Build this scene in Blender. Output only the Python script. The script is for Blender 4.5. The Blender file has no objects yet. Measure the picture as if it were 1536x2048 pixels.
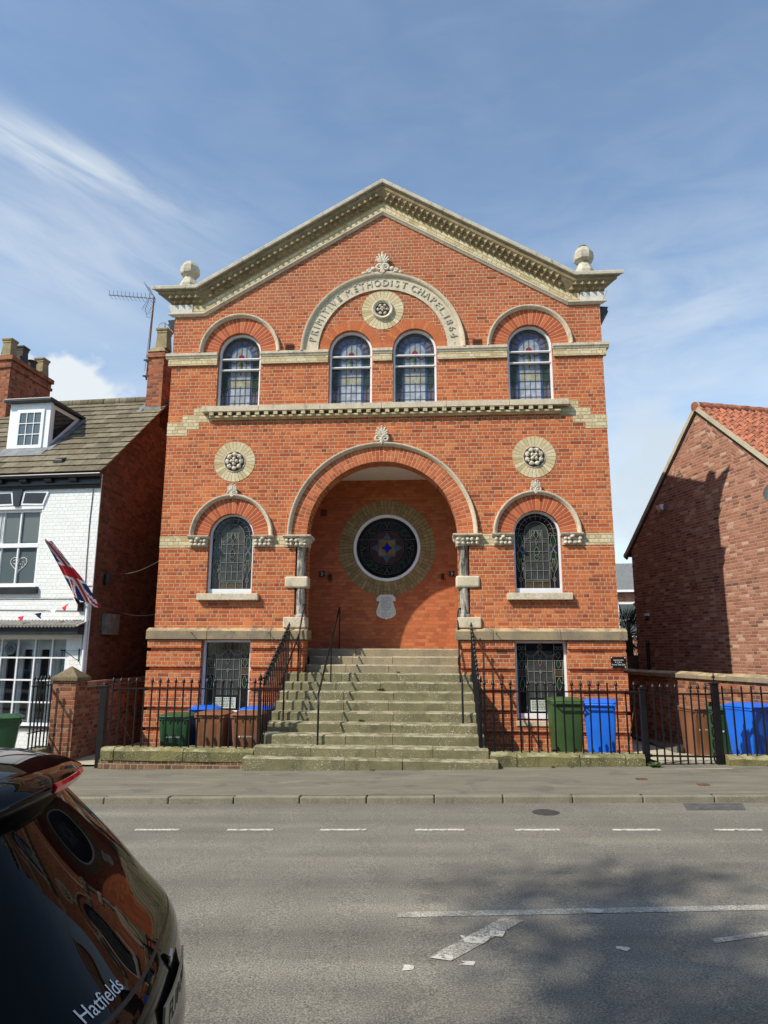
import bpy, bmesh, math, random
from mathutils import Vector, Matrix, geometry
R = random.Random(11)
PI = math.pi
rad = math.radians
sc = bpy.context.scene

# ------------------------------------------------------------------ camera
cam = bpy.data.objects.new('camera', bpy.data.cameras.new('camera'))
sc.collection.objects.link(cam)
cam.data.sensor_fit = 'VERTICAL'
cam.data.sensor_height = 36.0
cam.data.lens = 36.0 * 1394 / 2048
cam.data.clip_end = 2000
cam.matrix_world = Matrix.Translation((1.118, -14.5, 0)) @ Matrix.Rotation(rad(4.223), 4, 'Z') @ Matrix.Rotation(rad(90 + 11.184), 4, 'X') @ Matrix.Rotation(rad(0.223), 4, 'Z')
sc.camera = cam

# ------------------------------------------------------------------ sun, sky, exposure
SUN = Vector((-1.89, -1.60, 2.50)).normalized()          # towards the sun
sun = bpy.data.objects.new('sun', bpy.data.lights.new('sun', 'SUN'))
sun.data.energy = 5.0
sun.data.angle = rad(0.53)
sun.data.color = (1.0, 0.93, 0.80)
sun.rotation_euler = SUN.to_track_quat('Z', 'Y').to_euler()
sun.location = (-20, -25, 30)
sc.collection.objects.link(sun)
sc.view_settings.view_transform = 'Standard'
sc.view_settings.look = 'None'
sc.view_settings.exposure = 0.08
sc.view_settings.gamma = 1.0

world = bpy.data.worlds.new('World')
sc.world = world
world.use_nodes = True


class G:
    """small node-graph helper"""
    def __init__(s, tree):
        s.t = tree
        s.t.nodes.clear()

    def n(s, typ, ins=None, **props):
        nd = s.t.nodes.new(typ)
        for k, v in props.items():
            setattr(nd, k, v)
        for k, v in (ins or {}).items():
            s.put(nd.inputs[k], v)
        return nd

    def put(s, sock, v):
        if v is None:
            return
        if isinstance(v, bpy.types.NodeSocket):
            s.t.links.new(v, sock)
        elif hasattr(sock, 'default_value'):
            try:
                sock.default_value = v
            except Exception:
                sock.default_value = (*v, 1.0)

    def m(s, op, a, b=None, c=None, clamp=False):
        nd = s.t.nodes.new('ShaderNodeMath')
        nd.operation = op
        nd.use_clamp = clamp
        s.put(nd.inputs[0], a)
        s.put(nd.inputs[1], b)
        if c is not None:
            s.put(nd.inputs[2], c)
        return nd.outputs[0]

    def noise(s, vec, scale, detail=3, rough=0.55, dist=0.0):
        nd = s.n('ShaderNodeTexNoise', {'Vector': vec, 'Scale': scale, 'Detail': detail, 'Roughness': rough, 'Distortion': dist})
        return nd.outputs['Fac']

    def ramp(s, fac, stops, interp='LINEAR'):
        nd = s.t.nodes.new('ShaderNodeValToRGB')
        s.put(nd.inputs[0], fac)
        cr = nd.color_ramp
        cr.interpolation = interp
        while len(cr.elements) < len(stops):
            cr.elements.new(0.5)
        for e, (p, c) in zip(cr.elements, stops):
            e.position = p
            if isinstance(c, (int, float)):
                c = (c, c, c)
            e.color = (*c[:3], 1)
        return nd.outputs[0]

    def mix(s, f, a, b, mode='MIX'):
        nd = s.t.nodes.new('ShaderNodeMix')
        nd.data_type = 'RGBA'
        nd.blend_type = mode
        s.put(nd.inputs[0], f)
        for i, v in ((6, a), (7, b)):
            if isinstance(v, bpy.types.NodeSocket):
                s.t.links.new(v, nd.inputs[i])
            else:
                if isinstance(v, (int, float)):
                    v = (v, v, v)
                nd.inputs[i].default_value = (*v[:3], 1)
        return nd.outputs[2]

    def step(s, v, lo, hi):
        nd = s.n('ShaderNodeMapRange', {0: v, 1: lo, 2: hi, 3: 0.0, 4: 1.0}, interpolation_type='SMOOTHSTEP')
        return nd.outputs[0]

    def sep(s, v):
        nd = s.n('ShaderNodeSeparateXYZ', {0: v})
        return nd.outputs

    def comb(s, x=0.0, y=0.0, z=0.0):
        return s.n('ShaderNodeCombineXYZ', {0: x, 1: y, 2: z}).outputs[0]

    def white(s, vec):
        return s.n('ShaderNodeTexWhiteNoise', {'Vector': vec}, noise_dimensions='3D')

    def finish(s, color, rough=0.8, height=None, bdist=0.004, bstr=1.0, metal=0.0, spec=0.4, coat=0.0, trans=0.0, alpha=None):
        p = s.n('ShaderNodeBsdfPrincipled', {'Base Color': color, 'Roughness': rough, 'Metallic': metal})
        p.inputs['Specular IOR Level'].default_value = spec
        p.inputs['Coat Weight'].default_value = coat
        p.inputs['Coat Roughness'].default_value = 0.02
        p.inputs['Transmission Weight'].default_value = trans
        if alpha is not None:
            s.put(p.inputs['Alpha'], alpha)
        if height is not None:
            b = s.n('ShaderNodeBump', {'Height': height, 'Strength': bstr, 'Distance': bdist})
            s.t.links.new(b.outputs[0], p.inputs['Normal'])
        o = s.n('ShaderNodeOutputMaterial')
        s.t.links.new(p.outputs[0], o.inputs[0])
        return p


def newmat(name):
    m = bpy.data.materials.new(name)
    m.use_nodes = True
    return m, G(m.node_tree)


# sky with thin cirrus on the left, a streaky veil on the right and cumulus low down
g = G(world.node_tree)
sky = g.n('ShaderNodeTexSky', sky_type='NISHITA', sun_disc=False)
sky.sun_elevation = math.asin(SUN.z)
sky.sun_rotation = math.atan2(SUN.x, SUN.y) % (2 * PI)
sky.air_density = 1.0
sky.dust_density = 0.25
sky.ozone_density = 1.2
dirv = g.n('ShaderNodeTexCoord').outputs['Generated']
dx, dy, dz = g.sep(dirv)[0:3]
az = g.m('ARCTAN2', dx, dy)
el = g.m('ARCSINE', dz)


def gauss(a0, e0, sa, se, tilt=0.0):
    a = g.m('SUBTRACT', az, a0)
    e = g.m('SUBTRACT', el, e0)
    if tilt:
        e = g.m('SUBTRACT', e, g.m('MULTIPLY', a, tilt))
    q = g.m('ADD', g.m('POWER', g.m('DIVIDE', a, sa), 2.0), g.m('POWER', g.m('DIVIDE', e, se), 2.0))
    return g.m('POWER', 2.718, g.m('MULTIPLY', q, -1.0))


sheared = g.comb(g.m('ADD', g.m('MULTIPLY', az, 5.0), g.m('MULTIPLY', el, 7.0)), g.m('ADD', g.m('MULTIPLY', el, 15.0), g.m('MULTIPLY', az, 2.5)), 0.3)
streak = g.noise(sheared, 1.3, 7, 0.58, 0.5)
sheared2 = g.comb(g.m('MULTIPLY', az, 3.0), g.m('MULTIPLY', el, 9.0), 4.0)
veil = g.noise(sheared2, 2.0, 6, 0.55, 0.4)
puff = g.noise(g.comb(g.m('MULTIPLY', az, 1.0), g.m('MULTIPLY', el, 1.3), 0.0), 11.0, 6, 0.55, 0.2)
c1 = g.m('MULTIPLY', g.step(streak, 0.28, 0.72), g.m('MULTIPLY', gauss(-0.58, 0.606, 0.21, 0.028, -0.09), 0.78))
c2 = g.m('MULTIPLY', g.step(streak, 0.05, 0.80), g.m('MULTIPLY', gauss(-0.56, 0.50, 0.25, 0.085, 0.0), 0.60))
c3 = g.m('MULTIPLY', g.step(veil, 0.25, 0.75), g.m('MULTIPLY', gauss(0.36, 0.42, 0.26, 0.13), 0.42))
c5 = g.m('MULTIPLY', g.step(veil, -0.3, 0.9), g.m('MULTIPLY', gauss(-0.1, 0.12, 1.3, 0.24), 0.95))
c6 = g.m('MULTIPLY_ADD', g.step(veil, 0.3, 0.9), 0.08, 0.05)
edge = g.m('MULTIPLY_ADD', g.m('SUBTRACT', puff, 0.5), 1.5, gauss(-0.525, 0.335, 0.085, 0.058))
c4 = g.step(edge, 0.38, 0.62)
edge2 = g.m('MULTIPLY_ADD', g.m('SUBTRACT', puff, 0.5), 1.3, gauss(0.31, 0.22, 0.14, 0.12))
c7 = g.m('MULTIPLY', g.step(edge2, 0.40, 0.95), 0.7)
inv = 1.0
for c in (c1, c2, c3, c4, c5, c6, c7):
    inv = g.m('MULTIPLY', inv, g.m('SUBTRACT', 1.0, g.m('MINIMUM', c, 0.97)))
cl = g.m('SUBTRACT', 1.0, inv, clamp=True)
skyc = g.n('ShaderNodeVectorMath', {0: sky.outputs[0], 1: (0.172, 0.186, 0.187)}, operation='MULTIPLY').outputs[0]
cloudc = g.mix(c7, (0.78, 0.84, 0.88), (0.60, 0.68, 0.74))
bg = g.n('ShaderNodeBackground', {'Color': g.mix(cl, skyc, cloudc), 'Strength': 1.0})
wo = g.n('ShaderNodeOutputWorld')
world.node_tree.links.new(bg.outputs[0], wo.inputs[0])


# ------------------------------------------------------------------ materials
def tc(g, name='Object'):
    return g.n('ShaderNodeTexCoord').outputs[name]


def plain(name, c, rough=0.5, metal=0.0, spec=0.5, var=0.12, coat=0.0, nscale=6.0, bump=0.0):
    m, g = newmat(name)
    v = tc(g)
    f = g.noise(v, nscale, 4)
    col = g.mix(g.step(f, 0.3, 0.7), tuple(x * (1 - var) for x in c), tuple(min(1, x * (1 + var)) for x in c))
    h = g.noise(v, 60, 3) if bump else None
    g.finish(col, rough, h, bump or 0.001, 1.0, metal, spec, coat)
    return m


def weathered(name, ca, cb, dirt, rough=0.85, scale=4.0, dirt_amt=0.5, speck=None, bump=0.006, up=None, fine=40, lo=0.52, vert=0.45):
    """stone-like: two tones, dirt patches, optional lichen specks and optional moss that grows on top faces"""
    m, g = newmat(name)
    v = tc(g)
    a = g.noise(v, scale, 6, 0.6)
    col = g.mix(g.step(a, 0.32, 0.68), ca, cb)
    d = g.noise(g.n('ShaderNodeVectorMath', {0: v, 1: (1.0, 1.0, vert)}, operation='MULTIPLY').outputs[0], scale * 1.7, 7, 0.65, 0.4)
    col = g.mix(g.m('MULTIPLY', g.step(d, lo, lo + 0.2), dirt_amt), col, dirt)
    fn = g.noise(v, fine, 4, 0.65)
    col = g.mix(0.55, col, g.ramp(fn, [(0.28, 0.45), (0.5, 1.0), (0.72, 1.5)]), 'MULTIPLY')
    if up:
        nz = g.sep(tc(g, 'Normal'))[2]
        mk = g.m('MULTIPLY', g.step(nz, 0.2, 0.8), g.step(g.noise(v, 5, 5, 0.6), 0.42, 0.6))
        col = g.mix(mk, col, up)
    if speck:
        s1 = g.step(g.noise(v, 52, 3, 0.6), 0.60, 0.66)
        s2 = g.step(g.noise(v, 3.0, 4, 0.6), 0.42, 0.58)
        col = g.mix(g.m('MULTIPLY', s1, s2), col, speck)
    h = g.m('ADD', g.m('MULTIPLY', fn, 0.6), a)
    g.finish(col, rough, h, bump, 0.9, spec=0.25)
    return m


def brick(name, stops, mortar, h=0.081, L=0.24, joint=0.010, mode='auto', rm=1.0, r0=0.0, split=0.45, hdr=4, wear=0.25, soot=(0.16, 0.07, 0.045), soot_amt=0.25, bump=0.006, rough=0.9, jn=0.004, mottle=0.5, aged=None):
    m, g = newmat(name)
    v = tc(g)
    x, y, z = g.sep(v)[0:3]
    if mode == 'radial':
        ang = g.m('ARCTAN2', z, x)
        V = g.m('MULTIPLY', ang, rm)
        U = g.m('SUBTRACT', g.m('POWER', g.m('ADD', g.m('MULTIPLY', x, x), g.m('MULTIPLY', z, z)), 0.5), r0)
        nw = g.n('ShaderNodeNewGeometry')
    else:
        nx, ny, nz = g.sep(tc(g, 'Normal'))[0:3]
        side = g.m('GREATER_THAN', g.m('ABSOLUTE', nx), 0.6)
        top = g.m('GREATER_THAN', g.m('ABSOLUTE', nz), 0.7)
        U = g.m('ADD', g.m('MULTIPLY', x, g.m('SUBTRACT', 1.0, side)), g.m('MULTIPLY', y, side))
        V = g.m('ADD', g.m('MULTIPLY', z, g.m('SUBTRACT', 1.0, top)), g.m('MULTIPLY', y, top))
    wob = g.noise(v, 9.0, 2)
    V = g.m('ADD', V, g.m('MULTIPLY', g.m('SUBTRACT', wob, 0.5), 0.006 if mode != 'radial' else 0.0))
    rowf = g.m('DIVIDE', V, h)
    row = g.m('FLOOR', rowf)
    fv = g.m('MULTIPLY', g.m('FRACT', rowf), h)
    rr = g.white(g.comb(row, 3.7, 0.0)).outputs[0]
    par = g.m('MODULO', g.m('ABSOLUTE', row), 2.0)
    off = g.m('ADD', g.m('MULTIPLY', par, 0.25 if mode != 'radial' else 0.5), g.m('MULTIPLY', rr, 0.12 if mode != 'radial' else 0.0))
    cf = g.m('ADD', g.m('DIVIDE', U, L), off)
    col = g.m('FLOOR', cf)
    fu = g.m('MULTIPLY', g.m('FRACT', cf), L)
    rc = g.white(g.comb(col, row, 1.3)).outputs[0]
    sp = g.m('LESS_THAN', rc, split)
    if hdr:
        hr = g.m('LESS_THAN', g.m('MODULO', g.m('ABSOLUTE', g.m('ADD', row, 2000.0)), float(hdr)), 0.5)
        sp = g.m('MAXIMUM', sp, hr)
    half = g.m('MULTIPLY', sp, g.m('GREATER_THAN', fu, L / 2))
    dsp = g.m('ADD', g.m('ABSOLUTE', g.m('SUBTRACT', fu, L / 2)), g.m('MULTIPLY', g.m('SUBTRACT', 1.0, sp), 9.0))
    de = g.m('MINIMUM', g.m('MINIMUM', fu, g.m('SUBTRACT', L, fu)), g.m('MINIMUM', fv, g.m('SUBTRACT', h, fv)))
    de = g.m('MINIMUM', de, dsp)
    nf = g.noise(v, 70, 3, 0.6)
    de = g.m('ADD', de, g.m('MULTIPLY', g.m('SUBTRACT', nf, 0.5), jn * 2))
    bm = g.step(de, joint * 0.32, joint * 0.75)
    idn = g.white(g.comb(g.m('ADD', g.m('MULTIPLY', col, 2.0), half), row, 7.7)).outputs[0]
    c = g.ramp(idn, stops)
    mo = g.noise(v, 26, 4, 0.65)
    c = g.mix(mottle, c, g.ramp(mo, [(0.25, 0.55), (0.5, 1.0), (0.75, 1.35)]), 'MULTIPLY')
    big = g.noise(v, 0.9, 5, 0.6)
    c = g.mix(wear, c, g.ramp(big, [(0.3, 0.7), (0.7, 1.25)]), 'MULTIPLY')
    st = g.noise(g.n('ShaderNodeVectorMath', {0: v, 1: (1.0, 1.0, 0.6)}, operation='MULTIPLY').outputs[0], 2.3, 6, 0.65, 0.3)
    c = g.mix(g.m('MULTIPLY', g.step(st, 0.55, 0.75), soot_amt), c, soot)
    if aged:
        # older, duller bricks towards the exposed top, and pale salt bloom in patches
        dull = g.m('MULTIPLY', g.step(z, aged - 1.2, aged + 1.6), g.step(g.m('ADD', idn, g.noise(v, 1.1, 4)), 0.55, 1.15))
        c = g.mix(g.m('MULTIPLY', dull, 0.55), c, (0.27, 0.095, 0.06))
        bl = g.step(g.noise(v, 2.9, 6, 0.7, 0.5), 0.60, 0.72)
        c = g.mix(g.m('MULTIPLY', bl, 0.22), c, (0.56, 0.36, 0.24))
        run = g.step(g.noise(g.n('ShaderNodeVectorMath', {0: v, 1: (5.0, 1.0, 0.35)}, operation='MULTIPLY').outputs[0], 1.0, 5, 0.6), 0.55, 0.72)
        c = g.mix(g.m('MULTIPLY', run, 0.28), c, (0.22, 0.08, 0.045))
    mc = g.mix(0.5, mortar, g.ramp(mo, [(0.25, 0.6), (0.75, 1.3)]), 'MULTIPLY')
    full = g.mix(bm, mc, c)
    hh = g.m('ADD', g.m('ADD', bm, g.m('MULTIPLY', mo, 0.5)), g.m('MULTIPLY', idn, 0.25))
    g.finish(full, rough, hh, bump, 1.0, spec=0.2)
    return m


RED = [(0.0, (0.24, 0.062, 0.030)), (0.05, (0.36, 0.088, 0.036)), (0.35, (0.46, 0.112, 0.040)), (0.75, (0.52, 0.140, 0.046)), (1.0, (0.60, 0.185, 0.062))]
YEL = [(0.0, (0.46, 0.36, 0.19)), (0.4, (0.60, 0.50, 0.30)), (0.8, (0.66, 0.57, 0.37)), (1.0, (0.53, 0.42, 0.23))]
MORT = (0.56, 0.43, 0.28)
M = {}
M['red'] = brick('red_brick', RED, MORT, wear=0.55, soot=(0.20, 0.075, 0.045), soot_amt=0.38, mottle=0.7, jn=0.006, aged=7.0)
M['porch'] = brick('porch_brick', [(0.0, (0.40, 0.105, 0.045)), (0.5, (0.50, 0.145, 0.06)), (1.0, (0.56, 0.18, 0.075))], (0.40, 0.22, 0.11), joint=0.007, split=0.3, mottle=0.3, soot_amt=0.12, wear=0.35)
M['arch_s'] = brick('gauged_arch_brick', [(0.0, (0.33, 0.07, 0.032)), (0.5, (0.46, 0.105, 0.042)), (1.0, (0.56, 0.155, 0.06))], (0.52, 0.38, 0.24), h=0.079, L=5.0, joint=0.010, mode='radial', rm=0.65, split=0.0, hdr=0, soot_amt=0.1)
M['arch_p'] = brick('rubbed_arch_brick', [(0.0, (0.44, 0.12, 0.045)), (0.5, (0.52, 0.15, 0.058)), (1.0, (0.58, 0.18, 0.07))], (0.42, 0.24, 0.13), h=0.079, L=5.0, joint=0.005, mode='radial', rm=0.60, split=0.0, hdr=0, soot_amt=0.1)
M['arch_g'] = brick('great_arch_brick', [(0.0, (0.36, 0.085, 0.036)), (0.5, (0.49, 0.125, 0.05)), (1.0, (0.58, 0.17, 0.065))], (0.54, 0.40, 0.25), h=0.083, L=0.22, joint=0.010, mode='radial', rm=1.76, r0=1.60, split=0.15, hdr=0, soot_amt=0.1)
M['yel'] = brick('yellow_brick', YEL, (0.42, 0.32, 0.17), soot=(0.25, 0.2, 0.12), soot_amt=0.4)
M['yel_r'] = brick('yellow_radial_brick', YEL, (0.26, 0.20, 0.11), h=0.085, L=5.0, mode='radial', rm=0.40, split=0.0, hdr=0, joint=0.006, soot=(0.3, 0.24, 0.14))
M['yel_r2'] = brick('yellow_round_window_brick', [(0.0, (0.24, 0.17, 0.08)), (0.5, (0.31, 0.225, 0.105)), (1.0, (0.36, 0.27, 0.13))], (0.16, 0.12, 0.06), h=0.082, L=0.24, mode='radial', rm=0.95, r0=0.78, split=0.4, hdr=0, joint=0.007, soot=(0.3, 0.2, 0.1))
M['rake'] = brick('rake_yellow_brick', YEL, (0.33, 0.26, 0.14), soot=(0.25, 0.2, 0.12), soot_amt=0.45)
M['oldred'] = brick('old_wall_brick', [(0.0, (0.12, 0.055, 0.035)), (0.3, (0.24, 0.080, 0.045)), (0.7, (0.34, 0.115, 0.06)), (1.0, (0.40, 0.20, 0.12))], (0.28, 0.21, 0.13), soot=(0.10, 0.08, 0.055), soot_amt=0.7, joint=0.014)
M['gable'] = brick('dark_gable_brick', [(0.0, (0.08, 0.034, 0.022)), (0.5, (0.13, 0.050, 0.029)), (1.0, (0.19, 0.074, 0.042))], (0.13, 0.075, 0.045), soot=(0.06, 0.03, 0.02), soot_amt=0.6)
M['footing'] = brick('dull_brown_brick', [(0.0, (0.10, 0.06, 0.04)), (0.5, (0.19, 0.095, 0.06)), (1.0, (0.25, 0.14, 0.09))], (0.30, 0.24, 0.15), h=0.095, soot=(0.10, 0.09, 0.05), soot_amt=0.6, joint=0.016)
M['newred'] = brick('mixed_red_brick', [(0.0, (0.13, 0.075, 0.066)), (0.08, (0.26, 0.112, 0.082)), (0.5, (0.34, 0.150, 0.102)), (0.85, (0.40, 0.20, 0.14)), (1.0, (0.50, 0.35, 0.26))], (0.48, 0.36, 0.24), h=0.075, L=0.225, joint=0.011, hdr=0, split=0.08, soot_amt=0.1)
M['chim'] = brick('chimney_brick', [(0.0, (0.15, 0.06, 0.04)), (0.5, (0.33, 0.10, 0.05)), (1.0, (0.42, 0.16, 0.08))], (0.28, 0.19, 0.12), soot=(0.10, 0.06, 0.04), soot_amt=0.55)
M['white_brick'] = brick('white_painted_brick', [(0.0, (0.78, 0.79, 0.77)), (1.0, (0.84, 0.85, 0.83))], (0.82, 0.83, 0.81), bump=0.005, soot=(0.58, 0.57, 0.53), soot_amt=0.30, wear=0.10, mottle=0.12, rough=0.6, jn=0.008)
M['stone'] = weathered('pale_dressed_stone', (0.64, 0.55, 0.40), (0.54, 0.46, 0.33), (0.26, 0.225, 0.165), dirt_amt=0.65)
M['carved'] = weathered('carved_stone', (0.64, 0.57, 0.44), (0.52, 0.46, 0.35), (0.10, 0.09, 0.075), scale=9, dirt_amt=0.7)
M['column'] = weathered('streaked_column_stone', (0.50, 0.46, 0.38), (0.34, 0.31, 0.25), (0.05, 0.047, 0.04), scale=8, dirt_amt=0.95, lo=0.42, vert=0.18)
M['plinth'] = weathered('brown_sandstone', (0.33, 0.255, 0.15), (0.22, 0.18, 0.125), (0.11, 0.10, 0.09), scale=2.2, dirt_amt=0.75, up=(0.46, 0.35, 0.19))
M['cornice'] = weathered('brown_cornice_stone', (0.33, 0.255, 0.145), (0.22, 0.165, 0.09), (0.09, 0.075, 0.05), scale=4, dirt_amt=0.6)
M['cap'] = weathered('lichened_coping_stone', (0.54, 0.49, 0.38), (0.42, 0.38, 0.29), (0.14, 0.13, 0.10), scale=5, dirt_amt=0.7, speck=(0.55, 0.52, 0.40))
M['darkcap'] = weathered('dark_lichened_cap_stone', (0.21, 0.165, 0.09), (0.14, 0.11, 0.065), (0.06, 0.05, 0.035), scale=6, dirt_amt=0.7, speck=(0.35, 0.31, 0.2))
M['whitestone'] = weathered('white_stone', (0.68, 0.66, 0.60), (0.58, 0.56, 0.50), (0.3, 0.28, 0.24), scale=5)
M['step'] = weathered('mossy_step_stone', (0.22, 0.198, 0.108), (0.150, 0.137, 0.075), (0.085, 0.078, 0.048), scale=2.6, dirt_amt=0.75, speck=(0.62, 0.59, 0.48), up=(0.36, 0.32, 0.22), bump=0.010, fine=55)
M['step_hi'] = weathered('clean_step_stone', (0.33, 0.27, 0.17), (0.25, 0.21, 0.14), (0.14, 0.12, 0.09), scale=2.0, dirt_amt=0.5, up=(0.42, 0.36, 0.26), bump=0.008)
M['coping'] = weathered('mossy_coping_stone', (0.23, 0.205, 0.085), (0.145, 0.135, 0.060), (0.060, 0.057, 0.032), scale=2.6, dirt_amt=0.8, speck=(0.56, 0.53, 0.40), up=(0.36, 0.33, 0.19), bump=0.03, fine=45)
M['pvc'] = plain('white_window_frame', (0.80, 0.81, 0.82), 0.35, var=0.03)
M['whitewall'] = plain('white_plaster', (0.78, 0.78, 0.76), 0.8, var=0.04)
M['iron'] = plain('black_painted_iron', (0.007, 0.007, 0.008), 0.38, spec=0.35, var=0.3, bump=0.0015)
M['blackpaint'] = plain('black_gloss_paint', (0.022, 0.024, 0.027), 0.35, var=0.2)
M['blackplastic'] = plain('black_plastic', (0.012, 0.012, 0.013), 0.45)
M['rust'] = plain('rusty_iron', (0.16, 0.06, 0.03), 0.8, var=0.4)
M['greypaint'] = plain('grey_metal', (0.20, 0.21, 0.20), 0.55, metal=0.2, var=0.3)
M['darkgrey'] = plain('dark_grey_metal', (0.06, 0.062, 0.065), 0.6, var=0.2)
M['alu'] = plain('aluminium', (0.35, 0.34, 0.32), 0.4, metal=0.8)
M['lead'] = plain('roof_lead', (0.17, 0.18, 0.19), 0.6, var=0.25)
M['came_l'] = plain('light_lead_came', (0.27, 0.26, 0.22), 0.5, var=0.2)
M['came_d'] = plain('dark_lead_came', (0.05, 0.055, 0.06), 0.5, var=0.2)
M['bin_green'] = plain('green_bin_plastic', (0.026, 0.085, 0.034), 0.42, var=0.15, nscale=3)
M['bin_green2'] = plain('olive_green_bin_plastic', (0.046, 0.095, 0.030), 0.42, var=0.15, nscale=3)
M['bin_brown'] = plain('brown_bin_plastic', (0.22, 0.095, 0.045), 0.45, var=0.15, nscale=3)
M['bin_blue'] = plain('blue_bin_plastic', (0.010, 0.14, 0.70), 0.40, var=0.1, nscale=3)
M['logo'] = plain('white_print', (0.75, 0.76, 0.74), 0.5, var=0.05)
M['blackprint'] = plain('black_print', (0.03, 0.03, 0.03), 0.6)
M['signblack'] = plain('black_sign_face', (0.010, 0.010, 0.011), 0.3)
M['greenmetal'] = plain('green_bracket_paint', (0.01, 0.10, 0.055), 0.4)
M['wood'] = plain('weathered_timber', (0.30, 0.20, 0.10), 0.7, var=0.3, nscale=20)
M['woodfence'] = plain('dark_fence_timber', (0.10, 0.07, 0.045), 0.8, var=0.35, nscale=14)
M['tyre'] = plain('tyre_rubber', (0.015, 0.015, 0.015), 0.8)
M['pot'] = weathered('chimney_pot_clay', (0.33, 0.26, 0.14), (0.24, 0.19, 0.11), (0.09, 0.075, 0.055), scale=6, dirt_amt=0.6)
M['potdark'] = weathered('sooty_chimney_pot', (0.09, 0.08, 0.065), (0.06, 0.055, 0.05), (0.02, 0.02, 0.02), scale=6)
M['orangeclay'] = plain('orange_clay_tile', (0.30, 0.105, 0.056), 0.85, var=0.5, nscale=9)
M['greytile'] = weathered('grey_clay_tile', (0.40, 0.38, 0.34), (0.30, 0.28, 0.25), (0.12, 0.11, 0.10), scale=9)
M['slate'] = plain('grey_slate', (0.16, 0.165, 0.16), 0.6, var=0.3, nscale=16)
M['leaf'] = plain('leaf', (0.07, 0.12, 0.03), 0.6, var=0.4, nscale=3)
M['palm'] = plain('palm_frond', (0.025, 0.045, 0.018), 0.6, var=0.4, nscale=3)
M['bark'] = weathered('bark', (0.12, 0.09, 0.06), (0.08, 0.06, 0.04), (0.04, 0.03, 0.02), scale=8)
M['moss'] = plain('moss', (0.10, 0.10, 0.02), 0.95, var=0.4, nscale=30)
M['red_l'] = plain('red_cloth', (0.55, 0.02, 0.035), 0.8, var=0.1)
M['blue_l'] = plain('navy_cloth', (0.02, 0.03, 0.16), 0.8, var=0.1)
M['white_l'] = plain('white_cloth', (0.78, 0.77, 0.76), 0.8, var=0.05)
M['paper'] = plain('pale_notice_paper', (0.50, 0.54, 0.46), 0.6, var=0.06)
M['curtain'] = plain('curtain', (0.60, 0.63, 0.62), 0.8, var=0.08)
M['tablet'] = weathered('grey_marble_tablet', (0.74, 0.72, 0.65), (0.66, 0.64, 0.57), (0.45, 0.42, 0.36), scale=10, dirt_amt=0.3)
M['concrete'] = weathered('pale_concrete', (0.52, 0.47, 0.34), (0.42, 0.38, 0.28), (0.2, 0.18, 0.13), scale=2)
M['soil'] = weathered('yard_ground', (0.20, 0.18, 0.14), (0.15, 0.13, 0.10), (0.07, 0.07, 0.04), scale=2)


def glassy(name, c, rough=0.06, spec=0.5):
    m, g = newmat(name)
    v = tc(g)
    f = g.noise(v, 7, 3)
    col = g.mix(g.step(f, 0.3, 0.7), tuple(x * 0.75 for x in c), tuple(x * 1.2 for x in c))
    h = g.noise(v, 14, 2)
    g.finish(col, rough, h, 0.002, 0.5, spec=spec * 0.55)
    return m


GL = {}
for nm, c in dict(
        lo_mid=(0.054, 0.060, 0.058), lo_side=(0.022, 0.018, 0.026), lo_green=(0.010, 0.045, 0.022), lo_brown=(0.075, 0.058, 0.036), lo_blue=(0.02, 0.03, 0.13), lo_dark=(0.012, 0.013, 0.014), lo_red=(0.10, 0.012, 0.015), lo_strip=(0.03, 0.05, 0.08),
        up_mid=(0.26, 0.285, 0.30), up_low=(0.36, 0.39, 0.44), up_blue=(0.055, 0.12, 0.32), up_border=(0.07, 0.075, 0.065), up_purple=(0.13, 0.115, 0.145), up_green=(0.03, 0.055, 0.035), up_red=(0.20, 0.022, 0.03), up_amber=(0.33, 0.32, 0.22), up_brown=(0.13, 0.06, 0.04), up_deep=(0.015, 0.015, 0.15), up_lime=(0.14, 0.19, 0.03), up_violet=(0.07, 0.045, 0.12),
        ro_dark=(0.012, 0.014, 0.012), ro_blue=(0.085, 0.125, 0.17), ro_amber=(0.20, 0.13, 0.02), ro_deep=(0.004, 0.012, 0.30), ro_pale=(0.17, 0.165, 0.13), ro_green=(0.01, 0.07, 0.025), ro_plum=(0.07, 0.035, 0.04), ro_orange=(0.16, 0.06, 0.015)).items():
    GL[nm] = glassy('stained_glass_' + nm, c)
M['win_dark'] = glassy('dark_window_glass', (0.02, 0.022, 0.025), 0.02)
M['win_grey'] = plain('blue_grey_window_glass', (0.10, 0.13, 0.14), 0.03, var=0.06, nscale=0.7)


def clear_glass():
    m, g = newmat('clear_glass')
    tr = g.n('ShaderNodeBsdfTransparent', {'Color': (0.96, 0.98, 0.98, 1)})
    gl = g.n('ShaderNodeBsdfGlossy', {'Roughness': 0.02})
    fr = g.n('ShaderNodeFresnel', {'IOR': 1.45})
    mx = g.n('ShaderNodeMixShader', {0: fr.outputs[0], 1: tr.outputs[0], 2: gl.outputs[0]})
    o = g.n('ShaderNodeOutputMaterial')
    m.node_tree.links.new(mx.outputs[0], o.inputs[0])
    return m


M['clear'] = clear_glass()


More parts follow.
